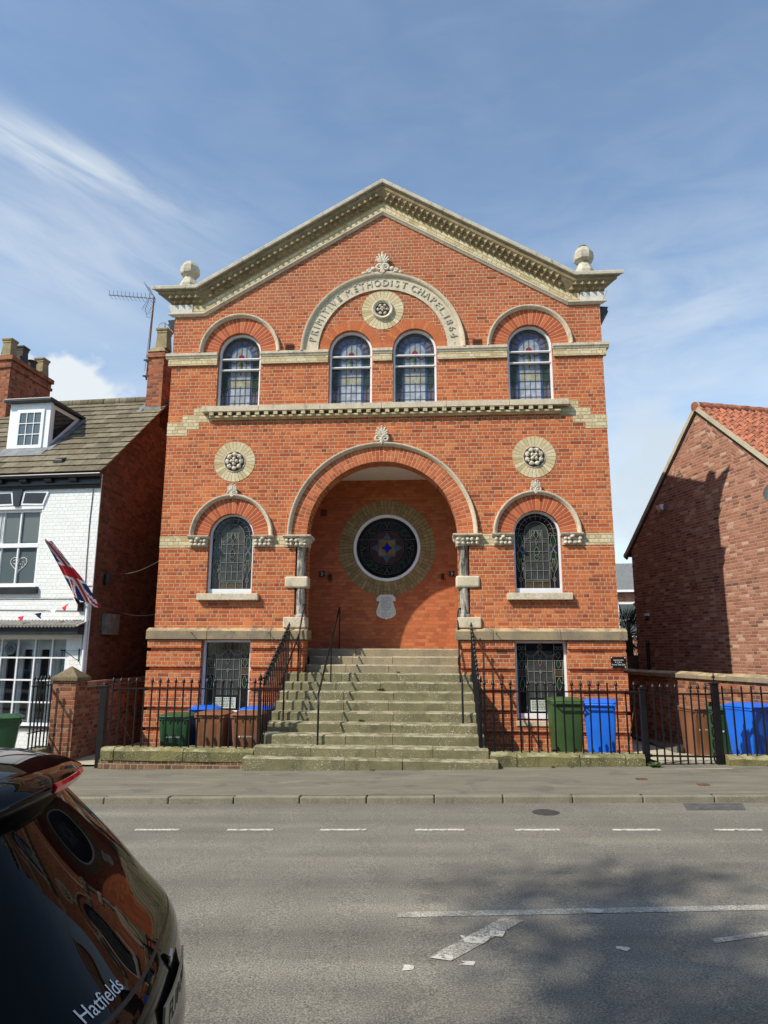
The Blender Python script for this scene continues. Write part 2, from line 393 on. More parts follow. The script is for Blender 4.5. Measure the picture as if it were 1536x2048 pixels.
def ground_mats():
    def aggregate(g, v, base, lo, hi, gs=90.0, amt=0.85):
        a = g.noise(v, gs, 3, 0.75)
        col = g.mix(amt, base, g.ramp(a, [(0.30, lo), (0.5, 0.95), (0.70, hi)]), 'MULTIPLY')
        vo = g.n('ShaderNodeTexVoronoi', {'Vector': v, 'Scale': gs * 0.95})
        sp = g.step(vo.outputs['Distance'], 0.22, 0.05)
        rnd = g.step(g.sep(vo.outputs['Color'])[0], 0.80, 0.9)
        return g.mix(g.m('MULTIPLY', sp, rnd), col, (0.42, 0.39, 0.33)), a

    def tarmac(g, v):
        x, y, z = g.sep(v)[0:3]
        n1 = g.noise(g.comb(g.m('MULTIPLY', x, 0.12), g.m('MULTIPLY', y, 1.6), 0.0), 1.0, 4, 0.5)
        n2 = g.noise(v, 1.7, 6, 0.6)
        base = g.ramp(n1, [(0.30, (0.150, 0.139, 0.115)), (0.5, (0.195, 0.180, 0.148)), (0.68, (0.26, 0.238, 0.19))])
        base = g.mix(0.4, base, g.ramp(n2, [(0.3, 0.75), (0.7, 1.25)]), 'MULTIPLY')
        oil = g.step(g.noise(g.comb(g.m('MULTIPLY', x, 0.8), g.m('MULTIPLY', y, 1.4), 3.0), 0.9, 5, 0.6, 0.6), 0.60, 0.74)
        base = g.mix(g.m('MULTIPLY', oil, 0.35), base, (0.085, 0.08, 0.072))
        crack = g.n('ShaderNodeTexVoronoi', {'Vector': g.n('ShaderNodeVectorMath', {0: v, 1: g.n('ShaderNodeTexNoise', {'Vector': v, 'Scale': 1.3, 'Detail': 4}).outputs[1]}, operation='ADD').outputs[0], 'Scale': 0.16}, feature='DISTANCE_TO_EDGE').outputs['Distance']
        base = g.mix(g.m('MULTIPLY', g.step(crack, 0.003, 0.0), 0.12), base, (0.05, 0.048, 0.043))
        return aggregate(g, v, base, 0.22, 1.95, 80)

    m, g = newmat('road_tarmac')
    v = tc(g)
    col, h = tarmac(g, v)
    g.finish(col, 0.85, h, 0.007, 1.0, spec=0.3)
    M['road'] = m
    m, g = newmat('worn_white_road_paint')
    v = tc(g)
    col, h = tarmac(g, v)
    wear = g.m('MULTIPLY', g.step(g.noise(v, 75, 3, 0.7), 0.44, 0.54), g.step(g.noise(v, 4.5, 5, 0.7), 0.30, 0.58))
    col = g.mix(wear, col, g.mix(g.noise(v, 8, 3), (0.50, 0.47, 0.40), (0.62, 0.59, 0.51)))
    g.finish(col, 0.8, h, 0.006, 1.0, spec=0.3)
    M['paint_worn'] = m
    m, g = newmat('white_road_paint')
    v = tc(g)
    col, h = tarmac(g, v)
    wear = g.step(g.noise(v, 24, 5, 0.75), 0.38, 0.52)
    col = g.mix(wear, col, (0.62, 0.59, 0.51))
    g.finish(col, 0.75, h, 0.004, 1.0, spec=0.3)
    M['paint'] = m
    m, g = newmat('pavement_tarmac')
    v = tc(g)
    x, y, z = g.sep(v)[0:3]
    n1 = g.noise(g.comb(g.m('MULTIPLY', x, 0.6), g.m('MULTIPLY', y, 2.6), 0.0), 1.6, 8, 0.68, 0.6)
    base = g.ramp(n1, [(0.3, (0.150, 0.138, 0.105)), (0.55, (0.20, 0.185, 0.142)), (0.75, (0.27, 0.248, 0.19))])
    pt = g.step(g.noise(v, 1.6, 5, 0.6), 0.56, 0.62)
    base = g.mix(g.m('MULTIPLY', pt, 0.4), base, (0.10, 0.10, 0.09))
    col, h = aggregate(g, v, base, 0.6, 1.35, 110, 0.6)
    g.finish(col, 0.9, h, 0.004, 1.0, spec=0.2)
    M['pavement'] = m
    M['kerb'] = weathered('kerb_concrete', (0.25, 0.225, 0.17), (0.19, 0.175, 0.13), (0.10, 0.095, 0.07), scale=3, dirt_amt=0.5, speck=(0.34, 0.31, 0.24), fine=70)
    M['patchtar'] = plain('patched_tarmac', (0.085, 0.085, 0.08), 0.9, var=0.25, nscale=12, bump=0.004)
    M['castiron'] = plain('cast_iron_cover', (0.05, 0.045, 0.04), 0.7, var=0.35, nscale=18, bump=0.004)
    M['rustcover'] = plain('rusty_cover', (0.15, 0.075, 0.045), 0.8, var=0.35, nscale=18, bump=0.004)
    M['earth'] = weathered('far_ground', (0.12, 0.12, 0.07), (0.10, 0.10, 0.06), (0.07, 0.08, 0.03), scale=0.2)


ground_mats()


def roof_tiles(name, stops, w=0.33, run=0.30, wave=0.0):
    """concrete tiles: courses along local x, stepped by geometry; colour per tile"""
    m, g = newmat(name)
    v = tc(g)
    x, y, z = g.sep(v)[0:3]
    row = g.m('FLOOR', g.m('DIVIDE', y, run))
    cf = g.m('ADD', g.m('DIVIDE', x, w), g.m('MULTIPLY', g.m('MODULO', g.m('ABSOLUTE', row), 2.0), 0.5))
    idn = g.white(g.comb(g.m('FLOOR', cf), row, 2.2)).outputs[0]
    c = g.ramp(idn, stops)
    mo = g.noise(v, 7, 6, 0.65)
    c = g.mix(0.7, c, g.ramp(mo, [(0.3, 0.6), (0.7, 1.35)]), 'MULTIPLY')
    fn = g.noise(v, 45, 3, 0.6)
    c = g.mix(g.m('MULTIPLY', g.step(fn, 0.60, 0.7), 0.5), c, (0.42, 0.38, 0.25))
    jd = g.m('MULTIPLY', g.m('FRACT', cf), w)
    ln = g.step(g.m('MINIMUM', jd, g.m('SUBTRACT', w, jd)), 0.002, 0.007)
    c = g.mix(ln, (0.05, 0.045, 0.03), c)
    g.finish(c, 0.9, g.m('ADD', mo, ln), 0.006, 1.0, spec=0.2)
    return m


M['tile'] = roof_tiles('concrete_roof_tile', [(0.0, (0.115, 0.096, 0.064)), (0.5, (0.165, 0.140, 0.092)), (1.0, (0.21, 0.18, 0.125))])


# ------------------------------------------------------------------ mesh builder
COL = sc.collection


class MB:
    def __init__(s):
        s.v, s.f, s.mi, s.mats, s.cur = [], [], [], [], 0

    def use(s, mat):
        if mat not in s.mats:
            s.mats.append(mat)
        s.cur = s.mats.index(mat)
        return s

    def add(s, vs, fs):
        o = len(s.v)
        s.v += [tuple(p) for p in vs]
        for f in fs:
            s.f.append(tuple(i + o for i in f))
            s.mi.append(s.cur)
        return s

    def box(s, x0, x1, y0, y1, z0, z1):
        v = [(x0, y0, z0), (x1, y0, z0), (x1, y1, z0), (x0, y1, z0), (x0, y0, z1), (x1, y0, z1), (x1, y1, z1), (x0, y1, z1)]
        return s.add(v, [(0, 3, 2, 1), (4, 5, 6, 7), (0, 1, 5, 4), (1, 2, 6, 5), (2, 3, 7, 6), (3, 0, 4, 7)])

    def hexa(s, p):
        return s.add(p, [(0, 3, 2, 1), (4, 5, 6, 7), (0, 1, 5, 4), (1, 2, 6, 5), (2, 3, 7, 6), (3, 0, 4, 7)])

    def quad(s, a, b, c, d):
        return s.add([a, b, c, d], [(0, 1, 2, 3)])

    def slab(s, outer, holes, y0, y1):
        """polygon(s) in xz, thickness y0..y1 (y0 towards the street)"""
        loops = [outer] + list(holes)
        tri = geometry.tessellate_polygon([[Vector((p[0], p[1], 0)) for p in l] for l in loops])
        flat = [p for l in loops for p in l]
        n = len(flat)
        vs = [(p[0], y0, p[1]) for p in flat] + [(p[0], y1, p[1]) for p in flat]
        fs = []
        for t in tri:
            a, b, c = [flat[i] for i in t]
            ar = (b[0] - a[0]) * (c[1] - a[1]) - (c[0] - a[0]) * (b[1] - a[1])
            t = tuple(t) if ar > 0 else tuple(reversed(t))
            fs.append(t)
            fs.append(tuple(i + n for i in reversed(t)))
        o = 0
        for li, l in enumerate(loops):
            k = len(l)
            ar = sum(l[i][0] * l[(i + 1) % k][1] - l[(i + 1) % k][0] * l[i][1] for i in range(k))
            for i in range(k):
                a, b = o + i, o + (i + 1) % k
                q = (a, a + n, b + n, b)
                if (ar > 0) == (li == 0):
                    q = tuple(reversed(q))
                fs.append(q if li == 0 or True else q)
            o += k
        return s.add(vs, fs)

    def ring(s, cx, cz, r0, r1, a0, a1, y0, y1, n=48):
        full = abs(a1 - a0 - 2 * PI) < 1e-6
        out = [(cx + r1 * math.cos(a0 + (a1 - a0) * i / n), cz + r1 * math.sin(a0 + (a1 - a0) * i / n)) for i in range(n + 1)]
        inn = [(cx + r0 * math.cos(a0 + (a1 - a0) * i / n), cz + r0 * math.sin(a0 + (a1 - a0) * i / n)) for i in range(n + 1)]
        for i in range(n):
            a, b, c, d = out[i], out[i + 1], inn[i + 1], inn[i]
            vs = [(p[0], y0, p[1]) for p in (a, b, c, d)] + [(p[0], y1, p[1]) for p in (a, b, c, d)]
            fs = [(3, 2, 1, 0), (4, 5, 6, 7), (0, 1, 5, 4), (2, 3, 7, 6)]
            if not full and i == 0:
                fs.append((3, 0, 4, 7))
            if not full and i == n - 1:
                fs.append((1, 2, 6, 5))
            s.add(vs, fs)
        return s

    def arcsweep(s, cx, cz, prof, a0, a1, n=48):
        """profile of (radius, y) swept round an axis along y"""
        k = len(prof)
        vs = []
        for i in range(n + 1):
            a = a0 + (a1 - a0) * i / n
            for r, y in prof:
                vs.append((cx + r * math.cos(a), y, cz + r * math.sin(a)))
        fs = [(i * k + j, i * k + j + 1, (i + 1) * k + j + 1, (i + 1) * k + j) for i in range(n) for j in range(k - 1)]
        fs.append(tuple(range(k)))
        fs.append(tuple(reversed(range(n * k, n * k + k))))
        return s.add(vs, fs)

    def tube(s, pts, r, n=8, caps=True):
        pts = [Vector(p) for p in pts]
        rs = r if isinstance(r, (list, tuple)) else [r] * len(pts)
        k = len(pts)
        up = Vector((0.0, 0.0, 1.0))
        vs = []
        pu = None
        for i in range(k):
            t = (pts[min(i + 1, k - 1)] - pts[max(i - 1, 0)])
            t = t.normalized() if t.length > 1e-9 else Vector((0, 0, 1))
            if pu is None:
                ref = up if abs(t.dot(up)) < 0.95 else Vector((1, 0, 0))
                u = t.cross(ref).normalized()
            else:
                u = (pu - t * pu.dot(t))
                u = u.normalized() if u.length > 1e-6 else t.orthogonal().normalized()
            pu = u
            w = t.cross(u)
            for j in range(n):
                a = 2 * PI * j / n
                vs.append(pts[i] + (u * math.cos(a) + w * math.sin(a)) * rs[i])
        fs = [(i * n + j, i * n + (j + 1) % n, (i + 1) * n + (j + 1) % n, (i + 1) * n + j) for i in range(k - 1) for j in range(n)]
        if caps:
            fs.append(tuple(reversed(range(n))))
            fs.append(tuple(range((k - 1) * n, k * n)))
        return s.add(vs, fs)

    def lathe(s, prof, c=(0, 0, 0), n=16, rot=0.0, axis='z'):
        """profile of (radius, height) turned round the vertical"""
        k = len(prof)
        vs = []
        for i in range(n):
            a = 2 * PI * i / n + rot
            for r, z in prof:
                p = (r * math.cos(a), r * math.sin(a), z)
                if axis == 'x':
                    p = (p[2], p[0], p[1])
                elif axis == 'y':
                    p = (p[0], -p[2], p[1])
                vs.append((c[0] + p[0], c[1] + p[1], c[2] + p[2]))
        fs = [(i * k + j, ((i + 1) % n) * k + j, ((i + 1) % n) * k + j + 1, i * k + j + 1) for i in range(n) for j in range(k - 1)]
        fs.append(tuple(reversed([i * k for i in range(n)])))
        fs.append(tuple(i * k + k - 1 for i in range(n)))
        return s.add(vs, fs)

    def blob(s, c, r, rot=None, nu=8, nv=6, jit=0.0):
        rr = r if isinstance(r, (tuple, list)) else (r, r, r)
        vs = []
        for i in range(nv + 1):
            th = PI * i / nv
            for j in range(nu):
                ph = 2 * PI * j / nu
                k = 1 + (R.uniform(-jit, jit) if 0 < i < nv else 0)
                p = Vector((rr[0] * math.sin(th) * math.cos(ph) * k, rr[1] * math.sin(th) * math.sin(ph) * k, rr[2] * math.cos(th)))
                if rot is not None:
                    p = rot @ p
                vs.append((c[0] + p.x, c[1] + p.y, c[2] + p.z))
        fs = [(i * nu + j, (i + 1) * nu + j, (i + 1) * nu + (j + 1) % nu, i * nu + (j + 1) % nu) for i in range(nv) for j in range(nu)]
        return s.add(vs, fs)

    def extrude_x(s, prof, x0, x1):
        """closed profile of (y, z) between x0 and x1"""
        k = len(prof)
        vs = [(x0, y, z) for y, z in prof] + [(x1, y, z) for y, z in prof]
        fs = [(j, (j + 1) % k, k + (j + 1) % k, k + j) for j in range(k)] + [tuple(reversed(range(k))), tuple(range(k, 2 * k))]
        return s.add(vs, fs)

    def build(s, name, mat=None, parent=None, smooth=None, bevel=0.0, Mx=None, fix=True):
        vs = s.v
        if Mx is not None:
            inv = Mx.inverted()
            vs = [tuple(inv @ Vector(p)) for p in vs]
        me = bpy.data.meshes.new(name)
        me.from_pydata(vs, [], s.f)
        mats = s.mats or [mat]
        for m in mats:
            me.materials.append(m)
        if s.mats:
            me.polygons.foreach_set('material_index', s.mi)
        if fix:
            b = bmesh.new()
            b.from_mesh(me)
            bmesh.ops.remove_doubles(b, verts=b.verts, dist=1e-5)
            bmesh.ops.recalc_face_normals(b, faces=b.faces)
            b.to_mesh(me)
            b.free()
        if smooth is not None:
            me.polygons.foreach_set('use_smooth', [True] * len(me.polygons))
            me.set_sharp_from_angle(angle=rad(smooth))
        me.update()
        o = bpy.data.objects.new(name, me)
        COL.objects.link(o)
        if parent is not None:
            o.parent = parent
        if Mx is not None:
            o.matrix_local = Mx
        if bevel:
            bv = o.modifiers.new('bevel', 'BEVEL')
            bv.width = bevel
            bv.segments = 2
            bv.limit_method = 'ANGLE'
            bv.angle_limit = rad(40)
        return o


def empty(name, label, cat, loc=(0, 0, 0), rotz=0.0, group=None):
    o = bpy.data.objects.new(name, None)
    o.empty_display_size = 0.2
    COL.objects.link(o)
    o.location = loc
    o.rotation_euler = (0, 0, rotz)
    return tag(o, label, cat, group)


def tag(o, label, cat, group=None):
    o['label'] = label
    o['category'] = cat
    if group:
        o['group'] = group
    return o


def structure(o):
    o['kind'] = 'structure'
    return o


def copytree(o, parent=None):
    c = o.copy()
    COL.objects.link(c)
    if parent is not None:
        mp = o.matrix_parent_inverse.copy()
        c.parent = parent
        c.matrix_parent_inverse = mp
    for ch in list(o.children):
        copytree(ch, c)
    return c


def text(mb, s, size, place, extrude=0.004, align='CENTER', spacing=1.0, shear=0.0):
    """lettering: place(u, v, d) maps letter plane coordinates to space"""
    cu = bpy.data.curves.new('lettering', 'FONT')
    cu.body = s
    cu.size = size
    cu.align_x = align
    cu.align_y = 'CENTER'
    cu.extrude = extrude
    cu.space_character = spacing
    cu.resolution_u = 3
    cu.shear = shear
    o = bpy.data.objects.new('lettering', cu)
    me = bpy.data.meshes.new_from_object(o)
    vs = [place(*v.co) for v in me.vertices]
    fs = [tuple(p.vertices) for p in me.polygons]
    mb.add(vs, fs)
    bpy.data.objects.remove(o)
    bpy.data.curves.remove(cu)
    bpy.data.meshes.remove(me)


def archpts(cx, zb, zs, r, n=24):
    return [(cx - r, zb), (cx + r, zb)] + [(cx + r * math.cos(PI * i / n), zs + r * math.sin(PI * i / n)) for i in range(n + 1)]


def gx(X):
    return 0.021 * max(-16.0, min(16.0, X))


PAV, ROADZ = -1.932, -2.040


# ------------------------------------------------------------------ ground, road, pavement, kerb
def sheet(name, y0, y1, z, mat, xs=(-200, -16, 0, 16, 200), z1=None):
    mb = MB()
    z1 = z if z1 is None else z1
    for a, b in zip(xs[:-1], xs[1:]):
        mb.quad((a, y0, z + gx(a)), (b, y0, z + gx(b)), (b, y1, z1 + gx(b)), (a, y1, z1 + gx(a)))
    return structure(mb.build(name, mat))


sheet('ground', -300, 400, -2.42, M['earth'])
sheet('road', -11.6, -4.40, ROADZ, M['road'], (-60, -16, 0, 16, 60))
sheet('pavement', -4.44, -2.0, PAV - 0.02, M['pavement'], (-60, -16, 0, 16, 60), PAV)
sheet('far_pavement', -17.5, -11.75, ROADZ + 0.11, M['pavement'], (-60, -16, 0, 16, 60))
for nm, ya, yb, top in (('kerb', -4.56, -4.43, PAV - 0.018), ('far_kerb', -11.75, -11.62, ROADZ + 0.115)):
    mb = MB()
    x = -30.0
    while x < 30:
        ln = 0.914
        jz, jy = R.uniform(-0.006, 0.006), R.uniform(-0.008, 0.008)
        a, b = x + 0.006, x + ln - 0.006
        front = ya + jy if nm == 'kerb' else yb + jy
        p = []
        for zz in (-2.35, 0):
            for (xx, yy) in ((a, ya + jy), (b, ya + jy), (b, yb + jy), (a, yb + jy)):
                p.append((xx, yy, (zz if zz else top + jz) + gx(xx)))
        mb.hexa(p)
        x += ln
    structure(mb.build(nm, M['kerb'], bevel=0.016))
mb = MB()
mb.use(M['concrete'])
mb.quad((-5.55, -2.02, PAV - 0.07), (-4.9, -2.02, PAV - 0.07), (-4.9, 6, -2.12), (-5.55, 6, -2.12))
mb.quad((4.9, -2.6, PAV + 0.10), (5.75, -2.6, PAV + 0.12), (7.8, 5, -2.1), (4.9, 5, -2.1))
structure(mb.build('side_path'))
mb = MB().use(M['soil'])
mb.quad((-4.9, -2.1, -2.10), (-1.9, -2.1, -2.10), (-1.9, 0, -2.10), (-4.9, 0, -2.10))
mb.quad((1.9, -2.1, -1.92), (4.9, -2.1, -1.92), (4.9, 0, -1.92), (1.9, 0, -1.92))
mb.quad((5.7, -2.1, -1.90), (9.5, -2.1, -1.86), (9.5, 3, -1.9), (5.7, 3, -1.95))
mb.quad((-12, -2.2, -2.12), (-5.6, -2.2, -2.10), (-5.6, 0.2, -2.10), (-12, 0.2, -2.12))
structure(mb.build('yard'))


def marking(pts, mat, dz=0.004):
    mb = MB()
    mb.add([(x, y, ROADZ + gx(x) + dz) for x, y in pts], [tuple(range(len(pts)))])
    return structure(mb.build('road_marking', mat))


for x0, x1 in ((-3.55, -3.0), (-2.44, -1.91), (-1.33, -0.79), (-0.24, 0.30), (0.86, 1.42), (1.99, 2.49), (3.07, 3.60), (4.19, 4.70), (5.3, 5.82)):
    marking([(x0, -6.005), (x1, -6.0), (x1, -5.925), (x0, -5.93)], M['paint'])
marking([(0.80, -8.64), (6.5, -8.20), (6.5, -8.09), (0.80, -8.53)], M['paint_worn'])
marking([(2.25, -8.50), (2.36, -8.525), (2.42, -8.46), (2.33, -8.415), (2.24, -8.44)], M['paint'], 0.007)
marking([(1.04, -9.35), (1.21, -9.38), (1.76, -8.68), (1.60, -8.63)], M['paint_worn'])
marking([(1.30, -9.10), (1.42, -9.13), (1.50, -9.0), (1.42, -8.95), (1.44, -9.02), (1.27, -8.98)], M['paint'], 0.007)
marking([(1.48, -8.98), (1.57, -9.0), (1.60, -8.90), (1.49, -8.88)], M['paint'], 0.007)
marking([(1.06, -9.36), (1.20, -9.40), (1.22, -9.33), (1.12, -9.29)], M['paint'], 0.007)
marking([(1.24, -9.45), (1.34, -9.46), (1.36, -9.40), (1.25, -9.39), (1.29, -9.42)], M['paint'], 0.004)
marking([(0.88, -9.55), (0.95, -9.53), (0.96, -9.47), (0.89, -9.46)], M['paint'], 0.004)
marking([(2.32, -9.17), (2.38, -9.21), (2.42, -9.17), (2.40, -9.14), (2.33, -9.13)], M['paint'], 0.004)
marking([(3.02, -9.06), (6.0, -8.05), (6.0, -7.97), (3.02, -8.99)], M['paint_worn'])
mb = MB()
mb.lathe([(0.0, 0.0), (0.17, 0.0), (0.17, 0.004), (0.165, 0.006), (0.0, 0.006)], (2.47, -5.10, ROADZ + gx(2.47)), 24)
o = mb.build('manhole_cover', M['castiron'])
tag(o, 'small dark round iron cover set in the road near the kerb', 'manhole cover')
mb = MB()
for a, b, c, d, mt, h in ((4.20, 5.06, -4.99, -4.62, M['patchtar'], 0.004),):
    mb.use(mt)
    mb.add([(x, y, ROADZ + gx(x) + h) for x, y in ((4.22, -4.99), (4.94, -4.99), (5.05, -4.60), (4.30, -4.60))], [(0, 1, 2, 3)])
structure(mb.build('road_patch'))
for (x, y, w, l) in ((4.12, -3.42, 0.16, 0.10), (4.84, -3.86, 0.15, 0.10)):
    mb = MB()
    z = PAV + gx(x)
    mb.box(x - w / 2, x + w / 2, y - l / 2, y + l / 2, z - 0.05, z + 0.0)
    for i in range(4):
        mb.box(x - w / 2 + 0.02 + i * 0.033, x - w / 2 + 0.035 + i * 0.033, y - l / 2 + 0.015, y + l / 2 - 0.015, z, z + 0.004)
    o = mb.build('stopcock_cover', M['rustcover'])
    tag(o, 'small rusty cover in the pavement ' + ('beside the gate side of the kerb' if y < -3.6 else 'in front of the mossy coping left of the gate'), 'cover')

# ------------------------------------------------------------------ the chapel
chapel = empty('chapel', 'red brick Victorian chapel with pedimented gable, yellow brick bands and a great round entrance arch', 'chapel', (0, 0, 0))
SPRL, SPRU, SPRP = 2.388, 6.578, 6.565
WX = 3.24


def base_z(x, dz, apexscale=1.16):
    xb = 4.105 + 0.27 * dz
    ax = abs(x)
    return 7.52 + dz if ax >= xb else 9.93 + 1.16 * dz - 0.587 * ax


arc = [(1.60 * math.cos(PI * i / 48), SPRL + 1.60 * math.sin(PI * i / 48)) for i in range(49)]
out = [(-4.80, 0.19), (-1.83, 0.19), (-1.83, 2.14), (-1.60, 2.14)] + list(reversed(arc)) + [(1.60, 2.14), (1.83, 2.14), (1.83, 0.19), (4.80, 0.19), (4.80, 7.85), (4.2, 7.85), (0, 10.30), (-4.2, 7.85), (-4.80, 7.85)]
holes = [archpts(sx * WX, 1.15, SPRL, 0.49) for sx in (-1, 1)] + [archpts(sx * WX, 5.27, SPRU, 0.49) for sx in (-1, 1)] + [archpts(sx * 0.715, 5.27, SPRU - 0.01, 0.485) for sx in (-1, 1)]
mb = MB()
mb.slab(out, holes, 0.0, 0.22)
mb.build('facade_wall', M['red'], chapel)
inner = [(-1.60, -0.3)] + [(-1.60, SPRL)] + list(reversed(arc))[1:-1] + [(1.60, SPRL), (1.60, -0.3), (4.78, -0.3), (4.78, 4.3), (-4.78, 4.3), (-4.78, -0.3)]
mb = MB()
mb.slab(inner, [archpts(sx * WX, 1.15, SPRL, 0.49) for sx in (-1, 1)], 0.22, 0.42)
mb.build('inner_wall', M['red'], chapel)
mb = MB()
for sx in (-1, 1):
    a, b = sorted((sx * 4.80, sx * 4.50))
    mb.box(a, b, 0.22, 13.0, -2.4, 7.85)
mb.box(-4.5, 4.5, 12.7, 13.0, -2.4, 7.85)
mb.build('side_wall', M['red'], chapel)
mb = MB()
for sx in (-1, 1):
    for (x0, z0, x1, z1) in ((0, 10.33, 4.95, 7.62),):
        p = [(0, 0.30, 10.25), (sx * 5.0, 0.30, 7.86), (sx * 5.0, 13.1, 7.86), (0, 13.1, 10.25), (0, 0.30, 10.42), (sx * 5.0, 0.30, 8.02), (sx * 5.0, 13.1, 8.02), (0, 13.1, 10.42)]
        mb.hexa(p)
mb.build('roof', M['slate'], chapel)
for sx in (-1, 1):
    mb = MB()
    mb.tube([(sx * 4.93, 0.12, 7.38), (sx * 4.93, 13, 7.38)], 0.075, 8)
    mb.hexa([(sx * 4.80, 0.12, 7.12), (sx * 4.84, 0.12, 7.12), (sx * 4.84, 0.3, 7.12), (sx * 4.80, 0.3, 7.12), (sx * 4.80, 0.10, 7.50), (sx * 5.01, 0.10, 7.48), (sx * 5.01, 0.3, 7.48), (sx * 4.80, 0.3, 7.50)])
    mb.build('gutter', M['blackpaint'], chapel)

# porch inside the great arch
PY = 1.60
CWZ = 2.34
mb = MB()
mb.slab([(-2.0, -0.4), (2.0, -0.4), (2.0, 4.2), (-2.0, 4.2)], [[(0.78 * math.cos(2 * PI * i / 48), CWZ + 0.78 * math.sin(2 * PI * i / 48)) for i in range(48)]], PY, PY + 0.25)
mb.build('porch_back_wall', M['porch'], chapel)
for sx in (-1, 1):
    a, b = sorted((sx * 1.95, sx * 2.15))
    mb = MB()
    mb.box(a, b, 0.42, PY, -0.4, 4.2)
    mb.build('porch_side_wall', M['porch'], chapel)
mb = MB()
mb.box(-1.95, 1.95, 0.42, PY, 3.965, 4.05)
mb.build('porch_ceiling', M['whitewall'], chapel)

# rusticated base
mb = MB()
gro = [0.026, -0.363, -0.773, -1.167, -1.567]
tops = [0.19, -0.045, -0.437, -0.848, -1.242, -1.642]
bots = gro + [-2.35]
for sx in (-1, 1):
    mb = MB()

    def bx(x0, x1, y0, y1, z0, z1):
        a, b = sorted((sx * x0, sx * x1))
        mb.box(a, b, y0, y1, z0, z1)
    for t, b_ in zip(tops, bots):
        if b_ > -1.2:
            bx(1.60, 2.70, -0.08, 0.24, b_, t)
            bx(3.74, 4.89, -0.08, 0.24, b_, t)
        elif t > -1.26 and b_ < -1.26:
            bx(1.60, 2.70, -0.08, 0.24, b_, t)
            bx(3.74, 4.89, -0.08, 0.24, b_, t)
            bx(2.70, 3.74, -0.08, 0.24, b_, -1.36)
        else:
            bx(1.60, 4.89, -0.08, 0.24, b_, t)
    # recessed courses between the bands
    for k in range(5):
        za, zb = tops[k + 1], gro[k]
        if zb > -1.2:
            bx(1.60, 2.70, -0.025, 0.23, za, zb)
            bx(3.74, 4.83, -0.025, 0.23, za, zb)
        else:
            bx(1.60, 4.83, -0.025, 0.23, za, zb)
    mb.build('rusticated_base', M['red'], chapel, bevel=0.004)

# plinth course of sandstone blocks
mb = MB()
prof = [(0.05, 0.20), (-0.125, 0.20), (-0.125, 0.372), (-0.115, 0.384), (0.0, 0.44), (0.05, 0.44)]
for sx in (-1, 1):
    xs = [1.52, 2.28, 3.62, 4.925]
    for a, b in zip(xs[:-1], xs[1:]):
        a, b = sorted((sx * (a + 0.004), sx * (b - 0.004)))
        mb.extrude_x(prof, a, b)
    a, b = sorted((sx * 4.925, sx * 4.80))
    mb.box(a, b, 0.05, 13, 0.20, 0.40)
    a, b = sorted((sx * 1.52, sx * 1.62))
    mb.box(a, b, 0.05, 0.40, 0.20, 0.40)
mb.build('plinth', M['plinth'], chapel, bevel=0.008)
for x in (-3.93, -2.30, 2.33):
    mb = MB()
    mb.tube([(x, -0.12, 0.325), (x, -0.20, 0.33), (x, -0.21, 0.345)], 0.008, 6)
    mb.build('plinth_hook', M['iron'], chapel)

# great arch
mb = MB()
mb.ring(0, 0, 1.60, 1.935, 0, PI, -0.012, 0.03, 64)
o = mb.build('arch_brickwork', M['arch_g'], chapel)
o.location = (0, 0, SPRL)
HOOD = [(0.0, 0.0), (0.0, -0.035), (0.02, -0.05), (0.035, -0.085), (0.06, -0.10), (0.08, -0.095), (0.088, -0.07), (0.09, 0.0)]
mb = MB()
mb.arcsweep(0, SPRL, [(1.93 + r, y) for r, y in HOOD], 0, PI, 64)
mb.build('arch_hood_mould', M['stone'], chapel, smooth=50)

# columns of the entrance
for sx in (-1, 1):
    cx = sx * 1.715
    c = MB()
    c.lathe([(0.125, 0.66), (0.13, 0.69), (0.115, 0.72), (0.10, 0.735), (0.108, 0.76), (0.098, 0.785), (0.098, 1.27)], (cx, 0.075, 0), 20)
    c.lathe([(0.096, 1.50), (0.094, 2.10), (0.105, 2.115), (0.10, 2.135)], (cx, 0.075, 0), 20)
    col = c.build('column', M['column'], chapel, smooth=50)
    b = MB()
    a0, a1 = sorted((sx * 1.545, sx * 2.035))
    b.box(a0, a1, -0.05, 0.26, 1.268, 1.508)
    b.build('column_band_block', M['stone'], col, bevel=0.035)
    b = MB()
    a0, a1 = sorted((sx * 1.56, sx * 2.045))
    b.box(a0, a1, -0.06, 0.26, 0.441, 0.66)
    b.build('column_base_block', M['stone'], col, bevel=0.02)
    b = MB()
    a0, a1 = sorted((sx * 1.495, sx * 2.09))
    b.extrude_x([(0.40, 2.385), (-0.13, 2.385), (-0.13, 2.355), (-0.06, 2.315), (0.40, 2.315)], a0, a1)
    a0, a1 = sorted((sx * 1.56, sx * 2.05))
    b.box(a0, a1, -0.02, 0.30, 2.14, 2.316)
    b.lathe([(0.11, 2.13), (0.12, 2.18), (0.19, 2.31)], (cx - sx * 0.04, 0.05, 0), 10)
    for i in range(5):
        for j in range(2):
            px = a0 + 0.05 + i * 0.095
            b.blob((px + R.uniform(-0.015, 0.015), -0.055 + R.uniform(-0.01, 0.01) - 0.02 * j, 2.19 + 0.075 * j), (0.045, 0.04, 0.04), None, 8, 6, 0.25)
            b.blob((px + 0.04, -0.06, 2.225 + R.uniform(-0.04, 0.05)), (0.02, 0.025, 0.03), None, 6, 5, 0.3)
    for k in range(3):
        b.blob((sx * 1.545, 0.03 + k * 0.09, 2.27), (0.04, 0.04, 0.045), None, 8, 6, 0.25)
    b.build('capital', M['carved'], col, smooth=60)


